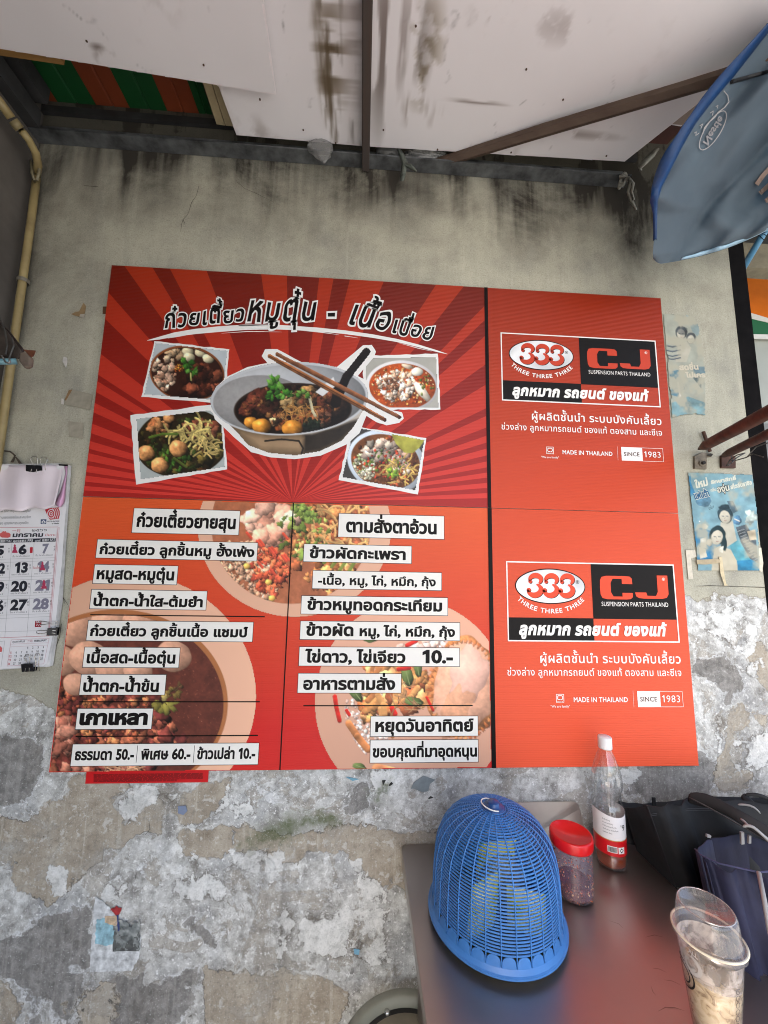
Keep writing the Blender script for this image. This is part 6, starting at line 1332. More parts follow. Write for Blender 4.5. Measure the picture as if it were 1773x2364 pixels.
V = np.stack([c_[0] + (-u) * math.cos(an) - v * math.sin(an), c_[1] + (-u) * math.sin(an) + v * math.cos(an)], 1); canprint('mirrored_lettering', V, Fc, ink(C8(134, 134, 138), .8))
V, F2 = sub_ribbon([q5(*p) for p in [(580,800),(650,745),(700,690)]], .8); canprint('banner_line', V, F2, GH); V, F2 = sub_ribbon([q5(*p) for p in [(770,860),(790,780),(850,710),(920,650),(960,590),(1040,530),(1095,460),(1080,380),(1030,320)]], 1.2); canprint('banner_line', V, F2, GH)
for pts_ in ([(660,850),(690,830),(680,880),(720,850)], [(730,760),(770,730),(745,790)], [(860,600),(900,570),(890,630)], [(930,520),(960,500),(950,540)]):
    V, F2 = sub_ribbon([q5(*p) for p in pts_], .8); canprint('banner_lettering', V, F2, GH)
for pts_ in ([(1440,1490),(1580,1290)], [(1480,1600),(1590,1500)], [(1550,1700),(1600,1660)]):
    a, b = [q5(*p) for p in pts_]; V, F2 = sub_ribbon([a, ((a[0] + b[0]) / 2, (a[1] + b[1]) / 2), (b[0] + 30, b[1] - 30)], 5); canprint('leaf_print', V, F2, ink(C8(150, 132, 122), .8))

# ================================================================== TABLE AND WHAT STANDS ON IT
ZT = .75
ss = N('brushed_steel'); n_ = ss.noise(60, 3, .6, 1, .02, 1); ss.col(ss.mix(ss.noise(9, 4), C8(158, 150, 145), C8(176, 168, 163))); rr_ = ss.new('ShaderNodeMapRange'); ss.l(ss.noise(7, 5, .6), rr_.inputs[0]); rr_.inputs[1].default_value = .3; rr_.inputs[2].default_value = .7; rr_.inputs[3].default_value = .30; rr_.inputs[4].default_value = .42
ss.l(rr_.outputs[0], ss.p.inputs['Roughness']); ss.set(Metallic=.95); ss.bump(n_, .015, .0004); ss = ss.m
xl = .122; xr = .762
t = thing('table', ((xl + xr) / 2, -.55, 0), 'stainless steel table standing against the wall under the menu board', 'table')
g = G(); r = .018; P = []
for (cx2, cy2, a0) in [(xr - r, -.006 - r, 0), (xl + r, -.006 - r, 90), (xl + r, -1.15 + r, 180), (xr - r, -1.15 + r, 270)]:
    for k in range(7): a_ = math.radians(a0 + 15 * k); P.append((cx2 + r * math.cos(a_), cy2 + r * math.sin(a_), ZT - .028))
g.prism(P, (0, 0, .028)); bevel(g.build('table_top', ss, t), .003, 3)
for x in (xl + .05, xr - .05):
    for y in (-.08, -1.08): g = G(); g.tube([(x, y, 0), (x, y, ZT - .03)], .015, 10); g.build('leg', ss, t, True)
# leaning steel sheet behind the jar
A = W(1215, 1857, -.02); B = W(1342, 1860, -.02); g = G(); x0_, x1_, zt_ = .40, B[0], A[2]
P = [(x0_, -.03, ZT + .001), (x1_ + .01, -.03, ZT + .001)] + [(x1_ - .018 + .018 * math.cos(a_), -.012, zt_ - .018 + .018 * math.sin(a_)) for a_ in np.linspace(0, 1.57, 7)] + [(x0_, -.012, zt_)]
g.prism(P, (0, .003, 0)); o = g.build('steel_sheet', simple('matt_steel', C8(178, 168, 158), .4, .7, scale=10, var=.06, bump=.03)); settag(o, 'thin rounded steel sheet leaning on the wall behind the red lidded jar', 'tray')
# round stool left of the table
ST = simple('stool_plastic', C8(142, 142, 128), .5, scale=12, var=.08, bump=.1); sc0 = (.128, -.186, .452)
t = thing('stool', (sc0[0], sc0[1], 0), 'round grey stool with a raised rim, half under the left side of the table', 'stool')
R0 = .158
g = G(); g.lathe([(R0 - .026, -.02), (R0 - .024, -.001), (R0 - .018, .001), (R0 - .004, 0), (R0, -.004), (R0, -.03)], sc0, 64); g.build('rim', ST, t, True)
g = G(); g.lathe([(.0001, -.016), (.115, -.016), (.120, -.018)], sc0, 48); g.build('seat', simple('seat_plastic', C8(134, 126, 108), .45, scale=10, var=.1, bump=.1), t, True)
g = G(); g.lathe([(.118, -.019), (R0 - .022, -.021), (R0 - .022, -.003)], sc0, 48); g.build('groove', simple('dark_groove', (.03, .03, .03), .7), t)
for k in range(4):
    a_ = math.radians(80 + 90 * k); g = G(); g.tube([(sc0[0] + .12 * math.cos(a_), sc0[1] + .12 * math.sin(a_), sc0[2] - .03), (sc0[0] + .16 * math.cos(a_), sc0[1] + .16 * math.sin(a_), 0)], .013, 10); g.build('leg', ST, t, True)
    g = G(); c_ = (sc0[0] + .126 * math.cos(a_ + .5), sc0[1] + .126 * math.sin(a_ + .5), sc0[2] - .018); g.lathe([(.006, 0), (.006, .006), (.003, .0075), (.0002, .0075)], c_, 12); g.build('rivet', simple('chrome_rivet', (.7, .7, .68), .15, .9, bump=0), t, True)

# ---- blue food cover -------------------------------------------------
FC = (.296, -.219, ZT + .012); RB = .1365
blue = simple('blue_plastic', C8(66, 124, 190), .4, scale=20, var=.06, bump=.03); blue.node_tree.nodes['Principled BSDF'].inputs['Subsurface Weight'].default_value = .0
cov = thing('food_cover', FC, 'blue plastic mesh food cover with a knob, over packets on the table', 'food cover')
prof = [(.1265, .026), (.126, .05), (.1245, .08), (.122, .105), (.118, .125), (.111, .143), (.100, .160), (.085, .174), (.066, .185), (.044, .192), (.022, .196)]
pr_ = np.array(prof); seg = np.concatenate([[0], np.cumsum(np.hypot(*np.diff(pr_, axis=0).T))])
def prof_at(s): return np.interp(s, seg, pr_[:, 0]), np.interp(s, seg, pr_[:, 1])
TX = -.004 # slight lean of the moulding
def ring(name, r, z, hw, ht, n=96):
    g = G(); V = []
    for k in range(n):
        a_ = 2 * math.pi * k / n
        for (dr, dz) in ((-ht, -hw), (ht, -hw), (ht, hw), (-ht, hw)): V.append((FC[0] + (r + dr) * math.cos(a_), FC[1] + (r + dr) * math.sin(a_), FC[2] + z + dz))
    g.add(V, [(4 * k + i, 4 * ((k + 1) % n) + i, 4 * ((k + 1) % n) + (i + 1) % 4, 4 * k + (i + 1) % 4) for k in range(n) for i in range(4)]); return g.build(name, blue, cov)
NR = 43; S_ = seg[-1]
for i in range(NR):
    r, z = prof_at(S_ * (i + .5) / NR); ring('hoop', r, z, .0014, .0006)
NB = 30
for k in range(NB):
    a_ = 2 * math.pi * (k + .3) / NB; P = []
    for i in range(25):
        r, z = prof_at(S_ * i / 24 * .985); r += .0012; P.append((FC[0] + r * math.cos(a_), FC[1] + r * math.sin(a_), FC[2] + z))
    r = .1295; P = [(FC[0] + r * math.cos(a_), FC[1] + r * math.sin(a_), FC[2] + .012)] + P; g = G(); g.tube(P, .0014, 5); g.build('rib', blue, cov, True)
# brim with a scalloped upper edge
V = []; n = NB * 10
for k in range(n):
    a_ = 2 * math.pi * k / n; ph = (k / 10 - .3) % 1; sca = .010 + .013 * math.sqrt(max(0, 1 - (2 * ph - 1) ** 2))
    for (r, z) in [(.1225, -.001), (RB - .002, -.001), (RB + .0012, .0005), (RB + .0012, .0035), (RB - .002, .005), (.1298, .011), (.1278 - (sca - .01) * .05, .004 + sca), (.1262 - (sca - .01) * .05, .004 + sca), (.126, .008), (.1225, .002)]: V.append((FC[0] + r * math.cos(a_), FC[1] + r * math.sin(a_), FC[2] + z))
obj('brim', V, [(10 * k + i, 10 * ((k + 1) % n) + i, 10 * ((k + 1) % n) + (i + 1) % 10, 10 * k + (i + 1) % 10) for k in range(n) for i in range(10)], blue, cov, False)
g = G(); g.lathe([(.0235, .193), (.0235, .1965), (.020, .199), (.0125, .1995), (.0125, .2055), (.011, .2075), (.004, .2082), (.0025, .209), (.0001, .2095)], FC, 32); g.build('knob', simple('dark_blue_plastic', C8(36, 74, 130), .3, var=.05, bump=0), cov, True)
P = [(FC[0] - .004 + .0215 * math.cos(a_), FC[1] + .0215 * math.sin(a_), FC[2] + .2005 - .004 * math.cos(a_)) for a_ in np.linspace(.9, 5.1, 24)]; g = G(); g.tube(P, .0014, 8); g.build('loop_handle', simple('white_plastic', C8(226, 226, 220), .35, bump=0), cov, True)
# dark tray beneath it
g = G(); g.lathe([(.0001, .004), (.118, .004), (.122, .010), (.1265, .0105), (.127, .009), (.121, 0), (.0001, 0)], (FC[0], FC[1], ZT + .0005), 64); o = g.build('tray', simple('olive_tray', (.055, .055, .02), .35, bump=0), None, True); settag(o, 'shallow dark olive tray under the blue food cover', 'tray')
# packets beneath
def packet(c, a_, w_, h_, d_, seed, label, col=(206, 200, 50), tilt=.15):
    m = N('yellow_packet'); nn = m.noise(16, 4, .6); c_ = m.ramp(nn, [(.35, C8(236, 234, 190)), (.5, C8(*col)), (.72, C8(*col))]); c_ = m.mix(m.math('MULTIPLY', m.step(m.noise(34, 4, .6, dist=.5), .60, .63), .9), c_, C8(40, 120, 70)); m.col(c_); m.set(Roughness=.3); m.bump(m.noise(30, 4), .5, .004)
    nx, nz = 10, 12; V = []; rr = random.Random(seed)
    for side in (-1, 1):
        for j in range(nz + 1):
            for i in range(nx + 1):
                u, v = i / nx * 2 - 1, j / nz * 2 - 1; b_ = (1 - u ** 4) * (1 - v ** 6); V.append(Vector((u * w_ / 2, side * d_ / 2 * b_ + rr.uniform(-.001, .001), v * h_ / 2 + h_ / 2)))
    M = Matrix.Rotation(a_, 4, 'Z') @ Matrix.Rotation(tilt, 4, 'X'); V = [tuple(Vector(c) + (M @ v)) for v in V]; K = (nx + 1) * (nz + 1); Fc = []
    for s_ in (0, 1):
        for j in range(nz):
            for i in range(nx): q = [s_ * K + j * (nx + 1) + i, s_ * K + j * (nx + 1) + i + 1, s_ * K + (j + 1) * (nx + 1) + i + 1, s_ * K + (j + 1) * (nx + 1) + i]; Fc.append(q if s_ == 0 else q[::-1])
    o = obj('packet', V, Fc, m.m, None, True); return settag(o, label, 'packet', 'yellow packets under the food cover')
zb = ZT + .012
packet((FC[0] - .045, FC[1] - .045, zb), .5, .075, .105, .03, 1, 'yellow packet with green print, front left under the food cover')
packet((FC[0] + .045, FC[1] - .05, zb), -.35, .072, .085, .03, 2, 'yellow packet, front right under the food cover')
packet((FC[0] + .01, FC[1] + .045, zb), .1, .085, .125, .028, 3, 'tall yellow packet at the back under the food cover', (214, 204, 70), .25)
crumple('clear_bag', (FC[0] + .02, FC[1] + .005, zb + .05), .045, 1.1, 1.1, 9, plas.m, 'crumpled clear bag between the packets under the food cover'); bpy.data.objects['clear_bag']['group'] = 'bags under the food cover'

# ---- jar with chilli flakes -------------------------------------------
JC = (.492, -.165, ZT + .0005)
t = thing('jar', JC, 'translucent jar of chilli flakes with a red screw lid beside the food cover', 'jar')
class hazy: m = clear('hazy_plastic', (.97, .95, .98), .12, .04, .05, C8(216, 206, 222))
g = G(); g.lathe([(.0001, .001), (.034, .001), (.040, .004), (.0425, .012), (.0425, .100), (.041, .108), (.0395, .108), (.041, .100), (.041, .013), (.038, .006), (.0001, .004)], JC, 40); g.build('body', hazy.m, t, True)
redp = simple('red_lid_plastic', C8(206, 22, 26), .3, var=.03, bump=.02)
g = G(); g.lathe([(.0435, .100), (.0445, .100), (.0455, .103), (.0455, .118), (.0440, .121), (.041, .122), (.0405, .1205), (.0001, .120)], JC, 64); g.build('lid', redp, t, True)
FL = [simple('flake_dark', C8(126, 26, 18), .5, bump=0), simple('flake_orange', C8(214, 110, 50), .5, bump=0), simple('flake_pale', C8(240, 200, 140), .5, bump=0)]
g = G(); r_ = random.Random(3)
for i in range(1500):
    if i < 1150: z = .005 + .02 * r_.random() ** 1.5 + .012 * r_.random() ** 3; rad = .039 * math.sqrt(r_.random()) if i < 500 else r_.uniform(.036, .0402)
    elif i > 1480: continue
    else: z = .02 + .075 * r_.random() ** 1.5; rad = .0403
    a_ = r_.uniform(0, 6.283); c_ = Vector((JC[0] + rad * math.cos(a_), JC[1] + rad * math.sin(a_), JC[2] + z)); s_ = r_.uniform(.0014, .0030)
    u = Vector((r_.gauss(0, 1), r_.gauss(0, 1), r_.gauss(0, 1))).normalized() * s_; v = Vector((r_.gauss(0, 1), r_.gauss(0, 1), r_.gauss(0, 1))).normalized() * s_ * .7; g.k = r_.choices([0, 1, 2], [4, 3, 2])[0]; g.add([c_ - u, c_ - v, c_ + u, c_ + v], [(0, 1, 2, 3)])
o = g.build('chilli_flakes', None, t, mats=FL); o['kind'] = 'stuff'
g = G(); g.lathe([(.0001, .0035), (.037, .0045), (.0392, .010), (.0392, .022), (.034, .028), (.02, .031), (.0001, .030)], JC, 30); g.build('flake_pile', simple('flake_pile', C8(104, 24, 18), .7, scale=400, var=.5, bump=.8, dist=.002), t)

# ---- bottle ------------------------------------------------------------
BC = (.633, -.085, ZT + .0005)
t = thing('bottle', BC, 'clear plastic sauce bottle with a white cap and red and white label, nearly empty', 'bottle')
class pet: m = clear('clear_pet', (.95, .96, .96), .03, .12, .02, C8(230, 232, 232))
def wob(a_, z): 
    k = 0
    if .19 < z < .262: k = .020 * math.sin(10 * a_ + z * 60)
    if z < .03: k = .03 * math.cos(6 * a_)
    return 1 + k
pf = [(.0001, .004), (.022, .002), (.031, .001), (.034, .006), (.035, .02), (.0345, .035), (.0352, .038), (.0352, .128), (.0345, .132), (.030, .140), (.0285, .146), (.030, .149), (.0285, .152), (.030, .155), (.0285, .158), (.030, .161), (.029, .165), (.034, .176), (.0348, .190), (.033, .205), (.028, .225), (.021, .245), (.0150, .258), (.0138, .266)]
g = G(); g.lathe(pf, BC, 48, wob); g.build('body', pet.m, t, True)
g = G(); g.lathe([(.0145, .264), (.0160, .264), (.0163, .266), (.0163, .289), (.0150, .291), (.0001, .291)], BC, 32, lambda a_, z: 1 + .012 * (1 if int(a_ / 6.283 * 64) % 2 else 0)); g.build('cap', simple('white_cap', C8(226, 226, 224), .35, var=.02, bump=0), t, True)
liq = N('amber_sauce'); liq.set(Roughness=.08); liq.col(C8(128, 50, 10)); g = G(); g.lathe([(.0001, .006), (.029, .004), (.032, .01), (.033, .03), (.0001, .03)], BC, 36, wob); g.build('sauce', liq.m, t, True)
def wraplabel(name, z0, z1, a0, a1, mat, rr=.0357, top=None):
    n = 30; V = []
    for i in range(n + 1):
        a_ = math.radians(a0 + (a1 - a0) * i / n); zt2 = z1 + (top(i / n) if top else 0)
        for z in (z0, zt2): V.append((BC[0] + rr * math.cos(a_), BC[1] + rr * math.sin(a_), BC[2] + z))
    return obj(name, V, [(2 * i, 2 * i + 2, 2 * i + 3, 2 * i + 1) for i in range(n)], mat, t, True)
wl = simple('label_paper', C8(236, 234, 232), .4, scale=30, var=.02, bump=.2); rl_ = simple('label_red', C8(206, 22, 30), .35, var=.03, bump=.05)
wraplabel('white_label', .070, .124, 150, 395, wl, top=lambda u: .003 * math.sin(u * 9)); wraplabel('red_label', .036, .069, 150, 395, rl_); wraplabel('gold_line', .069, .071, 150, 395, ink(C8(196, 150, 70)))
def onb(s, a0, z0, L_, h_, mat, w=.0, rr=.0361):
    V, Fc = text2d(s, w); V = V - [V[:, 0].min(), 0]; k = L_ / V[:, 0].max(); return obj('label_print', [(BC[0] + rr * math.cos(math.radians(a0) + x * k / rr), BC[1] + rr * math.sin(math.radians(a0) + x * k / rr), BC[2] + z0 + y * h_ / .6) for x, y in V], Fc, mat, t)
for i, s in enumerate(['น้ำส้มสายชู', 'ส่วนประกอบสำคัญ', 'น้ำส้มสายชูกลั่น 5%', 'วิธีเก็บรักษา เก็บในที่แห้ง', 'ผลิตโดย จำกัด']): onb(s, 215, .112 - i * .007, [.016, .022, .030, .034, .02][i], .0022, BLK2)
onb("'9", 280, .092, .012, .011, BLK2, .0)
def bq(a0, a1, z0, z1, mat, rr, name='label_box'): 
    V = [(BC[0] + rr * math.cos(math.radians(a_)), BC[1] + rr * math.sin(math.radians(a_)), BC[2] + z) for a_ in np.linspace(a0, a1, 6) for z in (z0, z1)]; return obj(name, V, [(2 * i, 2 * i + 2, 2 * i + 3, 2 * i + 1) for i in range(5)], mat, t)
bq(228, 262, .044, .058, WHITEINK, .0361, 'barcode_field'); r_ = random.Random(2); a_ = 230
while a_ < 260: w_ = r_.choice([.7, 1.2, 1.8]); bq(a_, a_ + w_, .0455, .0565, BLACK, .0363, 'barcode_bar'); a_ += w_ + r_.choice([.7, 1.1])
bq(266, 291, .043, .057, WHITEINK, .0361, 'seal_field')
V = [(270, .050), (278.5, .0555), (287, .050), (278.5, .0445)]; obj('seal_diamond', [(BC[0] + .0363 * math.cos(math.radians(a)), BC[1] + .0363 * math.sin(math.radians(a)), BC[2] + z) for a, z in V], [(0, 1, 2, 3)], BLACK, t)

# ---- iced coffee cup -----------------------------------------------------
CC = (.573, -.430, ZT + .0005)
t = thing('coffee_cup', CC, 'clear plastic cup of iced milk coffee with a domed lid, near the table edge', 'cup')
class clr: m = clear('clear_cup', (.95, .95, .95), .05, .06, .05)
ZR = .138
g = G(); g.lathe([(.0001, .003), (.027, .002), (.0285, 0), (.0300, .006), (.0435, ZR - .004), (.0455, ZR - .002), (.0460, ZR)], CC, 64); g.build('cup', clr.m, t, True)
class lidm: m = clear('clear_lid', (.94, .93, .92), .06, .09, .07)
g = G(); g.lathe([(.0455, ZR - .008), (.0475, ZR - .007), (.0485, ZR - .001), (.0482, ZR + .003), (.0465, ZR + .004), (.0435, ZR + .002), (.0425, ZR + .004), (.0405, ZR + .028), (.0390, ZR + .037), (.0365, ZR + .0405), (.0335, ZR + .040), (.0315, ZR + .036), (.0001, ZR + .0355)], CC, 72, lambda a_, z: 1 + (.010 * math.cos(60 * a_) if z < ZR - .003 else 0)); g.build('lid', lidm.m, t, True)
g = G(); g.tube([(CC[0] + .0365 * math.cos(a_), CC[1] + .0365 * math.sin(a_), CC[2] + ZR + .0403) for a_ in np.linspace(0, 6.283, 65)[:-1]], .0007, 6, False, True); g.build('dome_edge', clear('lid_edge', (.9, .9, .88), .05, .35, .15), t, True)
g = G(); g.tube([(CC[0] + .0478 * math.cos(a_), CC[1] + .0478 * math.sin(a_), CC[2] + ZR + .001) for a_ in np.linspace(0, 6.283, 65)[:-1]], .0016, 8, False, True); g.build('lid_rim', simple('lid_rim', C8(222, 214, 190), .3, bump=0), t, True)
cof = N('milk_coffee'); cn_ = cof.noise(60, 4, .6, dist=1.2); c_ = cof.ramp(cn_, [(.36, C8(150, 124, 92)), (.46, C8(206, 182, 144)), (.6, C8(228, 208, 174))]); cof.col(c_); cof.set(Roughness=.25)
g = G(); zl = .088
def rc(z): return .0300 + (z - .006) / (ZR - .010) * .0135 - .0009
g.lathe([(.0001, .007), (rc(.007), .007)] + [(rc(z), z) for z in (.03, .05, .07, zl)] + [(.0001, zl)], CC, 48, lambda a_, z: 1); g.build('iced_coffee', cof.m, t, True)
foam = N('milk_film'); foam.set(Roughness=.4); fz = foam.noise(40, 5, .6, dist=.8); foam.col(C8(226, 214, 204)); foam.l(foam.math('MULTIPLY', foam.step(fz, .35, .65), .75), foam.p.inputs['Alpha'])
g = G(); g.lathe([(rc(z) + .0003, z) for z in (zl - .002, zl + .01, zl + .02, zl + .03, zl + .036)], CC, 48); g.build('milk_residue', foam.m, t, True)
ice = N('ice'); ice.set(Roughness=.1); ice.p.inputs['Transmission Weight'].default_value = .6; ice.col(C8(206, 190, 166))
for i in range(5):
    a_ = i * 1.3; s_ = .010; c_ = (CC[0] + .017 * math.cos(a_), CC[1] + .017 * math.sin(a_), CC[2] + zl + .001); g = G(); g.box(-s_, s_, -s_, s_, -s_, s_); o = g.build('ice_cube', ice.m, t); 
    Mx = Matrix.Translation(Vector(c_) - Vector(CC)) @ Matrix.Rotation(a_, 4, (1, .5, .3)); o.data.transform(Matrix.Translation(Vector(CC))); o.data.transform(Mx); bevel(o, .003)
# printed ring logo (black), and a column of little rings
CPN = ink(C8(36, 34, 32)); CW = ink(C8(178, 174, 170)); 
def oncup(pts, w_, mat, name, off=.0006):
    V, F2 = ribbon(pts, [w_] * len(pts)); return obj(name, [(CC[0] + (rc(z) + .001 + off) * math.cos(a_), CC[1] + (rc(z) + .001 + off) * math.sin(a_), CC[2] + z) for a_, z in [(v[0] / .036, v[1]) for v in V]], F2, mat, t)
a0 = math.radians(164) * .036
for rr_, ww in ((.019, .0012), (.0125, .0009)): oncup([(a0 + rr_ * math.cos(s_), .080 + rr_ * math.sin(s_)) for s_ in np.linspace(0, 6.283, 36)], ww, CPN, 'ring_logo')
a1 = math.radians(190) * .036
oncup([(a1 + .013 * math.cos(s_), .106 + .013 * math.sin(s_)) for s_ in np.linspace(2.4, 7.6, 24)], .0024, CW, 'pale_logo'); oncup([(a1 + .006 * math.cos(s_), .104 + .007 * math.sin(s_)) for s_ in np.linspace(1.5, 6, 18)], .0018, CW, 'pale_logo')
V, Fc = text2d('ALL', .03); V = V / V[:, 0].max() * .012; obj('cup_lettering', [(CC[0] + (rc(.124) + .0018) * math.cos(math.radians(192) + v[0] / .04), CC[1] + (rc(.124) + .0018) * math.sin(math.radians(192) + v[0] / .04), CC[2] + .122 + v[1] * 1.3) for v in V], Fc, CW, t)
a2 = math.radians(279) * .036
for i in range(9): 
    zc_ = .095 - i * .0098; oncup([(a2 + .0032 * math.cos(s_), zc_ + .0038 * math.sin(s_)) for s_ in np.linspace(0, 6.283, 18)], .00035, CPN, 'printed_ring')
    V, Fc = text2d('นมสดหวาน'[:3 + i % 3], 0); V = V / V[:, 0].max() * .006; obj('cup_lettering', [(CC[0] + (rc(zc_) + .0018) * math.cos(math.radians(288) + v[0] / .036), CC[1] + (rc(zc_) + .0018) * math.sin(math.radians(288) + v[0] / .036), CC[2] + zc_ - .002 + v[1]) for v in V], Fc, CPN, t)

# ---- tote bags on a bench -------------------------------------------------
blkf = simple('black_nonwoven', (.009, .010, .012), .8, scale=7, var=.5, bump=.5, dist=.01); navy = simple('navy_nonwoven', C8(34, 38, 66), .8, scale=9, var=.25, bump=.5, dist=.008); pip = simple('grey_piping', C8(150, 150, 150), .6, var=.05); brs = simple('dark_brown_strap', (.010, .007, .007), .75, scale=9, var=.4, bump=.3)
g = G(); ZB = .44; 
t = thing('bench', (1.15, -.3, 0), 'low bench carrying the tote bags at the right edge', 'bench'); g.box(.80, 1.6, -.55, -.03, ZB - .03, ZB); g.build('seat', simple('bench_wood', (.12, .07, .04), .6), t)
for x in (.83, 1.56):
    for y in (-.5, -.08): g = G(); g.box(x - .02, x + .02, y - .02, y + .02, 0, ZB - .03); g.build('leg', simple('bench_wood', (.12, .07, .04), .6), t)
def sheet(name, rows, mat, par, sub=8, bulge=0, wr=.004, seed=0):
    """cloth through a grid of 3d points"""
    A = np.array(rows, float); nr, nc = A.shape[:2]; V = []; r_ = random.Random(seed)
    for j in range((nr - 1) * sub + 1):
        for i in range((nc - 1) * sub + 1):
            u, v = i / sub, j / sub; a = min(int(u), nc - 2); b = min(int(v), nr - 2); fu, fv = u - a, v - b
            p = (A[b, a] * (1 - fu) + A[b, a + 1] * fu) * (1 - fv) + (A[b + 1, a] * (1 - fu) + A[b + 1, a + 1] * fu) * fv
            p = p + np.array([0, wr * math.sin(u * 5 + v * 1.3 + seed) + wr * .6 * math.sin(u * 11 - v * 2 + seed) + wr * .5 * math.sin(u * 19 + v * 6 + seed * 2) * min(1, v + .3), -wr * .7 * abs(math.sin(u * 2.6 + seed)) * max(0, 1 - v)]); V.append(p)
    K = (nc - 1) * sub + 1; o = obj(name, V, [(j * K + i, (j + 1) * K + i, (j + 1) * K + i + 1, j * K + i + 1) for j in range((nr - 1) * sub) for i in range((nc - 1) * sub)], mat, par, True); solid(o, .0015); return o
def P_(px, py, y): return W(px, py, y)
# black tote: gusset, front, back, rim
qB = C_
bt = thing('tote_bag', tuple(P_(1560, 1950, -.1)), 'black cloth tote bag leaning open against the wall beside the table', 'bag')
ytop = -.06; 
TL_ = P_(*qB(200, 512), -.05); T1 = P_(*qB(412, 482), -.13); T2 = P_(*qB(820, 425), -.13); T3 = P_(*qB(1659, 420), -.13); T4 = T3 + np.array([.25, 0, 0])
def down(p, dx, dy, z=ZB): return np.array([p[0] + dx, p[1] + dy, z])
sheet('gusset', [[TL_, T1], [(np.array(TL_) + down(TL_, .10, .0)) / 2, (np.array(T1) + down(T1, .10, -.10)) / 2], [down(TL_, .10, 0), down(T1, .12, -.12)]], blkf, bt, 8, seed=1)
sheet('front_panel', [[T1, T2, T3, T4], [(np.array(T1) + down(T1, .10, -.10)) / 2, (np.array(T2) + down(T2, .08, -.10)) / 2, (np.array(T3) + down(T3, .0, -.10)) / 2, (np.array(T4) + down(T4, .0, -.10)) / 2], [down(T1, .12, -.12), down(T2, .09, -.12), down(T3, 0, -.12), down(T4, 0, -.12)]], blkf, bt, 10, seed=2, wr=.011)
B1 = np.array(TL_) + [0, .03, 0]; B2 = P_(*qB(500, 462), -.02); B3 = P_(*qB(830, 400), -.02); B4 = P_(*qB(1800, 395), -.02)
sheet('back_panel', [[B1, B2, B3, B4], [down(B1, .05, 0), down(B2, .05, 0), down(B3, .05, 0), down(B4, 0, 0)]], blkf, bt, 8, seed=3)
g = G(); g.tube([np.array(T1) + [0, -.002, 0], (np.array(T1) + down(T1, .10, -.10)) / 2 + [0, -.002, 0], down(T1, .12, -.122)], .0018, 6); g.build('piping', simple('black_piping', (.008, .008, .01), .6), bt)
g = G(); p = P_(*qB(487, 440), -.03); g.box(p[0] - .004, p[0] + .004, p[1] - .002, p[1] + .002, p[2] - .02, p[2] + .008); g.build('tab', blkf, bt)
def strap(pts, y0, y1, wpx, mat, name, par):
    V = []; n = len(pts)
    P = [];
    for i in range(n): P.append(qB(*pts[i]))
    for i, p in enumerate(P):
        a_ = P[max(0, i - 1)]; b_ = P[min(n - 1, i + 1)]; dx, dy = b_[0] - a_[0], b_[1] - a_[1]; L_ = math.hypot(dx, dy); y = y0 + (y1 - y0) * i / (n - 1); w_ = wpx * .2248 * (1 + .15 * math.sin(i * 1.7))
        for s_ in (-1, 0, 1): V.append(W(p[0] - dy / L_ * w_ * s_, p[1] + dx / L_ * w_ * s_, y - .004 * (1 - abs(s_))))
    o = obj(name, V, [(3 * i + k, 3 * i + 3 + k, 3 * i + 4 + k, 3 * i + 1 + k) for i in range(n - 1) for k in (0, 1)], mat, par, True); solid(o, .002); m = o.modifiers.new('sub', 'SUBSURF'); m.levels = m.render_levels = 1; return o
st = thing('strap', tuple(P_(*qB(1200, 600), -.2)), 'wide dark brown strap lying slantwise across the black tote bag', 'strap', 'bag straps at the right edge')
strap([(830,405),(1000,425),(1150,480),(1300,560),(1450,650),(1700,800),(1900,930)], -.14, -.26, 66, brs, 'band', st); strap([(840,400),(1000,480),(1200,590),(1420,720),(1700,880),(1900,990)], -.145, -.265, 6, simple('strap_seam', (.05, .04, .038), .7), 'seam', st)
for lab, pts_, w_, mt, y_ in [('narrow black strap crossing behind the wide brown one', [(1390,375),(1450,430),(1560,560),(1700,700),(1850,820)], 36, brs, -.10), ('thin black looped strap at the right edge above the pale ribbon', [(1420,380),(1500,372),(1600,385),(1700,440),(1800,500)], 20, blkf, -.12), ('short pale ribbon above the dark straps', [(1345,478),(1430,476),(1520,500),(1585,575)], 10, pip, -.16), ('grey satin ribbon curling over the navy tote bag', [(1395,705),(1450,690),(1510,705),(1580,770),(1659,840),(1760,930)], 16, pip, -.30), ('thin grey cord below the dark strap', [(1370,620),(1430,660),(1470,715)], 10, pip, -.24)]:
    s_ = thing('strap', tuple(P_(*qB(*pts_[0]), y_)), lab, 'strap', 'bag straps at the right edge'); strap(pts_, y_, y_ - .03, w_, mt, 'band', s_)
for zz_, yy_ in ((.018, -.1325), (.0215, -.1325)):
    P = [np.array(T1) + [.004, -.0045, -zz_], np.array(T2) + [0, -.0045, -zz_], np.array(T3) + [0, -.0045, -zz_]]; g = G(); g.tube(P, .0006, 4); g.build('stitching', simple('grey_thread', (.05, .05, .055), .8, bump=0), bt)
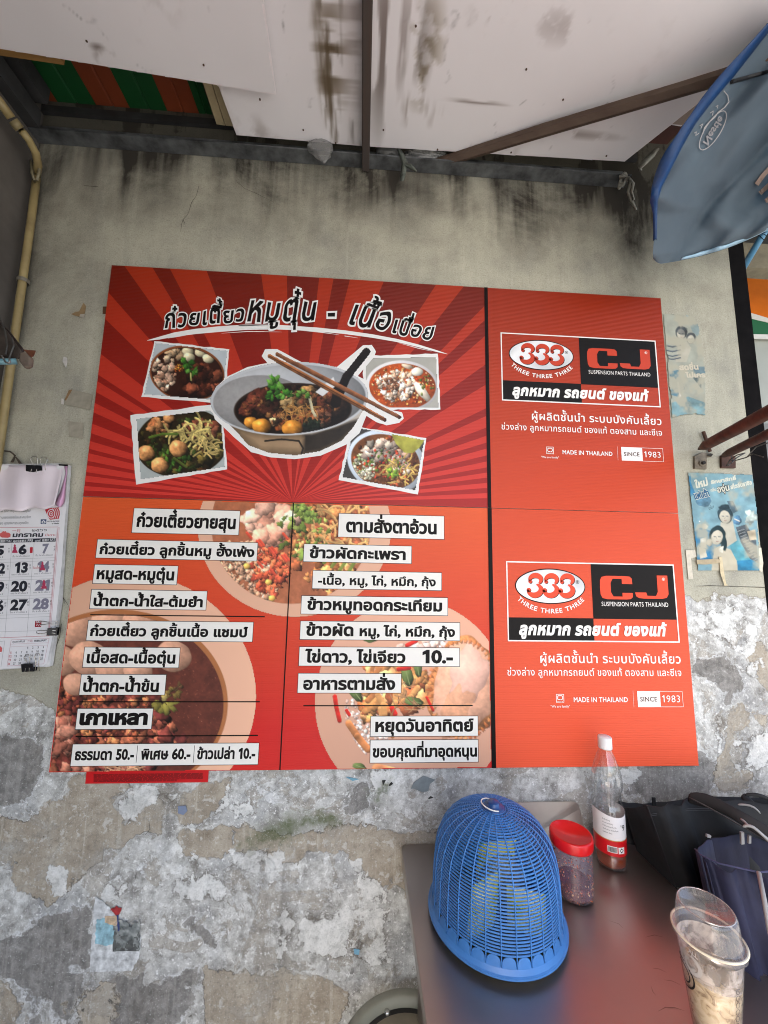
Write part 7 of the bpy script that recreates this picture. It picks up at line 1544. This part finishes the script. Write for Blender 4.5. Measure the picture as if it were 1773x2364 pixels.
# navy tote in front
nt = thing('tote_bag', tuple(P_(1700, 2100, -.25)), 'open navy blue tote bag with grey piping at the right edge', 'bag')
N0 = P_(*qB(905, 935), -.27); N1 = P_(*qB(1075, 835), -.20); N2 = P_(*qB(1380, 760), -.17); N3 = P_(*qB(1659, 860), -.17); N4 = N3 + np.array([.12, .02, -.01])
F1 = P_(*qB(965, 1000), -.30); F2_ = P_(*qB(1150, 1085), -.33); F3 = P_(*qB(1560, 1175), -.36); F4 = P_(*qB(1760, 1160), -.37); F5 = F4 + np.array([.1, .02, 0])
def dn(p, dx=.05, dy=0.0): return np.array([p[0] + dx, p[1] + dy, ZB + .001])
def mid(a, b): return (np.array(a) + np.array(b)) / 2
rowsF = [F1, F2_, F3, F4, F5]; sheet('front_panel', [rowsF, [mid(p, dn(p, .07, -.03)) for p in rowsF], [dn(p, .09, -.03) for p in rowsF]], navy, nt, 10, seed=5, wr=.008)
sheet('gusset', [[N1, N0, F1], [mid(N1, dn(N1, .06)), mid(N0, dn(N0, .07)), mid(F1, dn(F1, .07, -.03))], [dn(N1, .08), dn(N0, .08), dn(F1, .09, -.03)]], navy, nt, 8, seed=6, wr=.003)
rowsB = [N1, N2, N3, N4]; sheet('back_panel', [rowsB, [mid(p, dn(p, .03)) for p in rowsB], [dn(p, .05) for p in rowsB]], simple('navy_lining', C8(18, 20, 46), .85, scale=9, var=.2, bump=.4, dist=.008), nt, 8, seed=7, wr=.003)
g = G(); a = P_(*qB(1565, 1175), -.365); b = P_(*qB(1625, 1480), -.40); c = P_(*qB(1660, 1700), -.42); g.tube([a, b, c, dn(c, .04, -.02)], .0035, 8); g.build('piping', pip, nt, True)
g = G(); g.tube([p + np.array([0, -.001, .001]) for p in (np.array(N0), np.array(F1), np.array(F2_), np.array(F3), np.array(F4))], .0015, 6); g.build('rim_piping', simple('navy_rim', C8(62, 66, 100), .7), nt, True)
for pts_ in [[(1385,765),(1415,765),(1420,885),(1388,890)], [(1465,800),(1488,800),(1488,878),(1460,880)], [(1035,785),(1078,800),(1072,825),(1035,815)]]:
    g = G(); g.prism([P_(*qB(*p), -.205) for p in pts_], (0, .004, 0)); g.build('handle_stub', pip, nt)

# hairline scratches on the steel top, nails in the ceiling boards, crumbs
hl = ink(C8(74, 62, 58), .6); zq = Q(1200, 1680, .3454)
for pts_ in [[(890,1608),(930,1612),(980,1635)], [(965,1685),(1020,1693),(1075,1720)], [(878,1730),(890,1765),(910,1790)], [(925,1895),(975,1868),(1040,1872),(1100,1892)], [(600,1290),(660,1310),(690,1340)], [(840,1400),(900,1385),(960,1400)]]:
    P = [H(*zq(*p), ZT + .0006) for p in pts_]; V, F2 = ribbon([(p[0], p[1]) for p in P], [.0001] + [.00035] * (len(P) - 2) + [.0001]); obj('scratch', [(v[0], v[1], ZT + .0006) for v in V], F2, hl, bpy.data.objects['table'])
nail = simple('nail_head', (.10, .06, .04), .6, .5, bump=0)
bds = [o for o in bpy.data.objects if o.name.startswith('ceiling_board')]
for bi, (px, py, zz) in enumerate([(885, 300, 2.765), (1010, 345, 2.765), (1180, 352, 2.765), (1300, 230, 2.765), (1215, 160, 2.765), (1400, 360, 2.765), (960, 60, 2.765), (700, 300, 2.765), (775, 330, 2.765), (600, 230, 2.735), (470, 150, 2.735), (200, 95, 2.735)]):
    par_ = bds[0] if px > 850 else (bds[1] if zz > 2.75 else bds[2]); p = H(px, py, zz - .002); g = G(); g.tube([(p[0], p[1], zz), (p[0], p[1], zz - .003)], .0026, 8); g.build('nail', nail, par_)
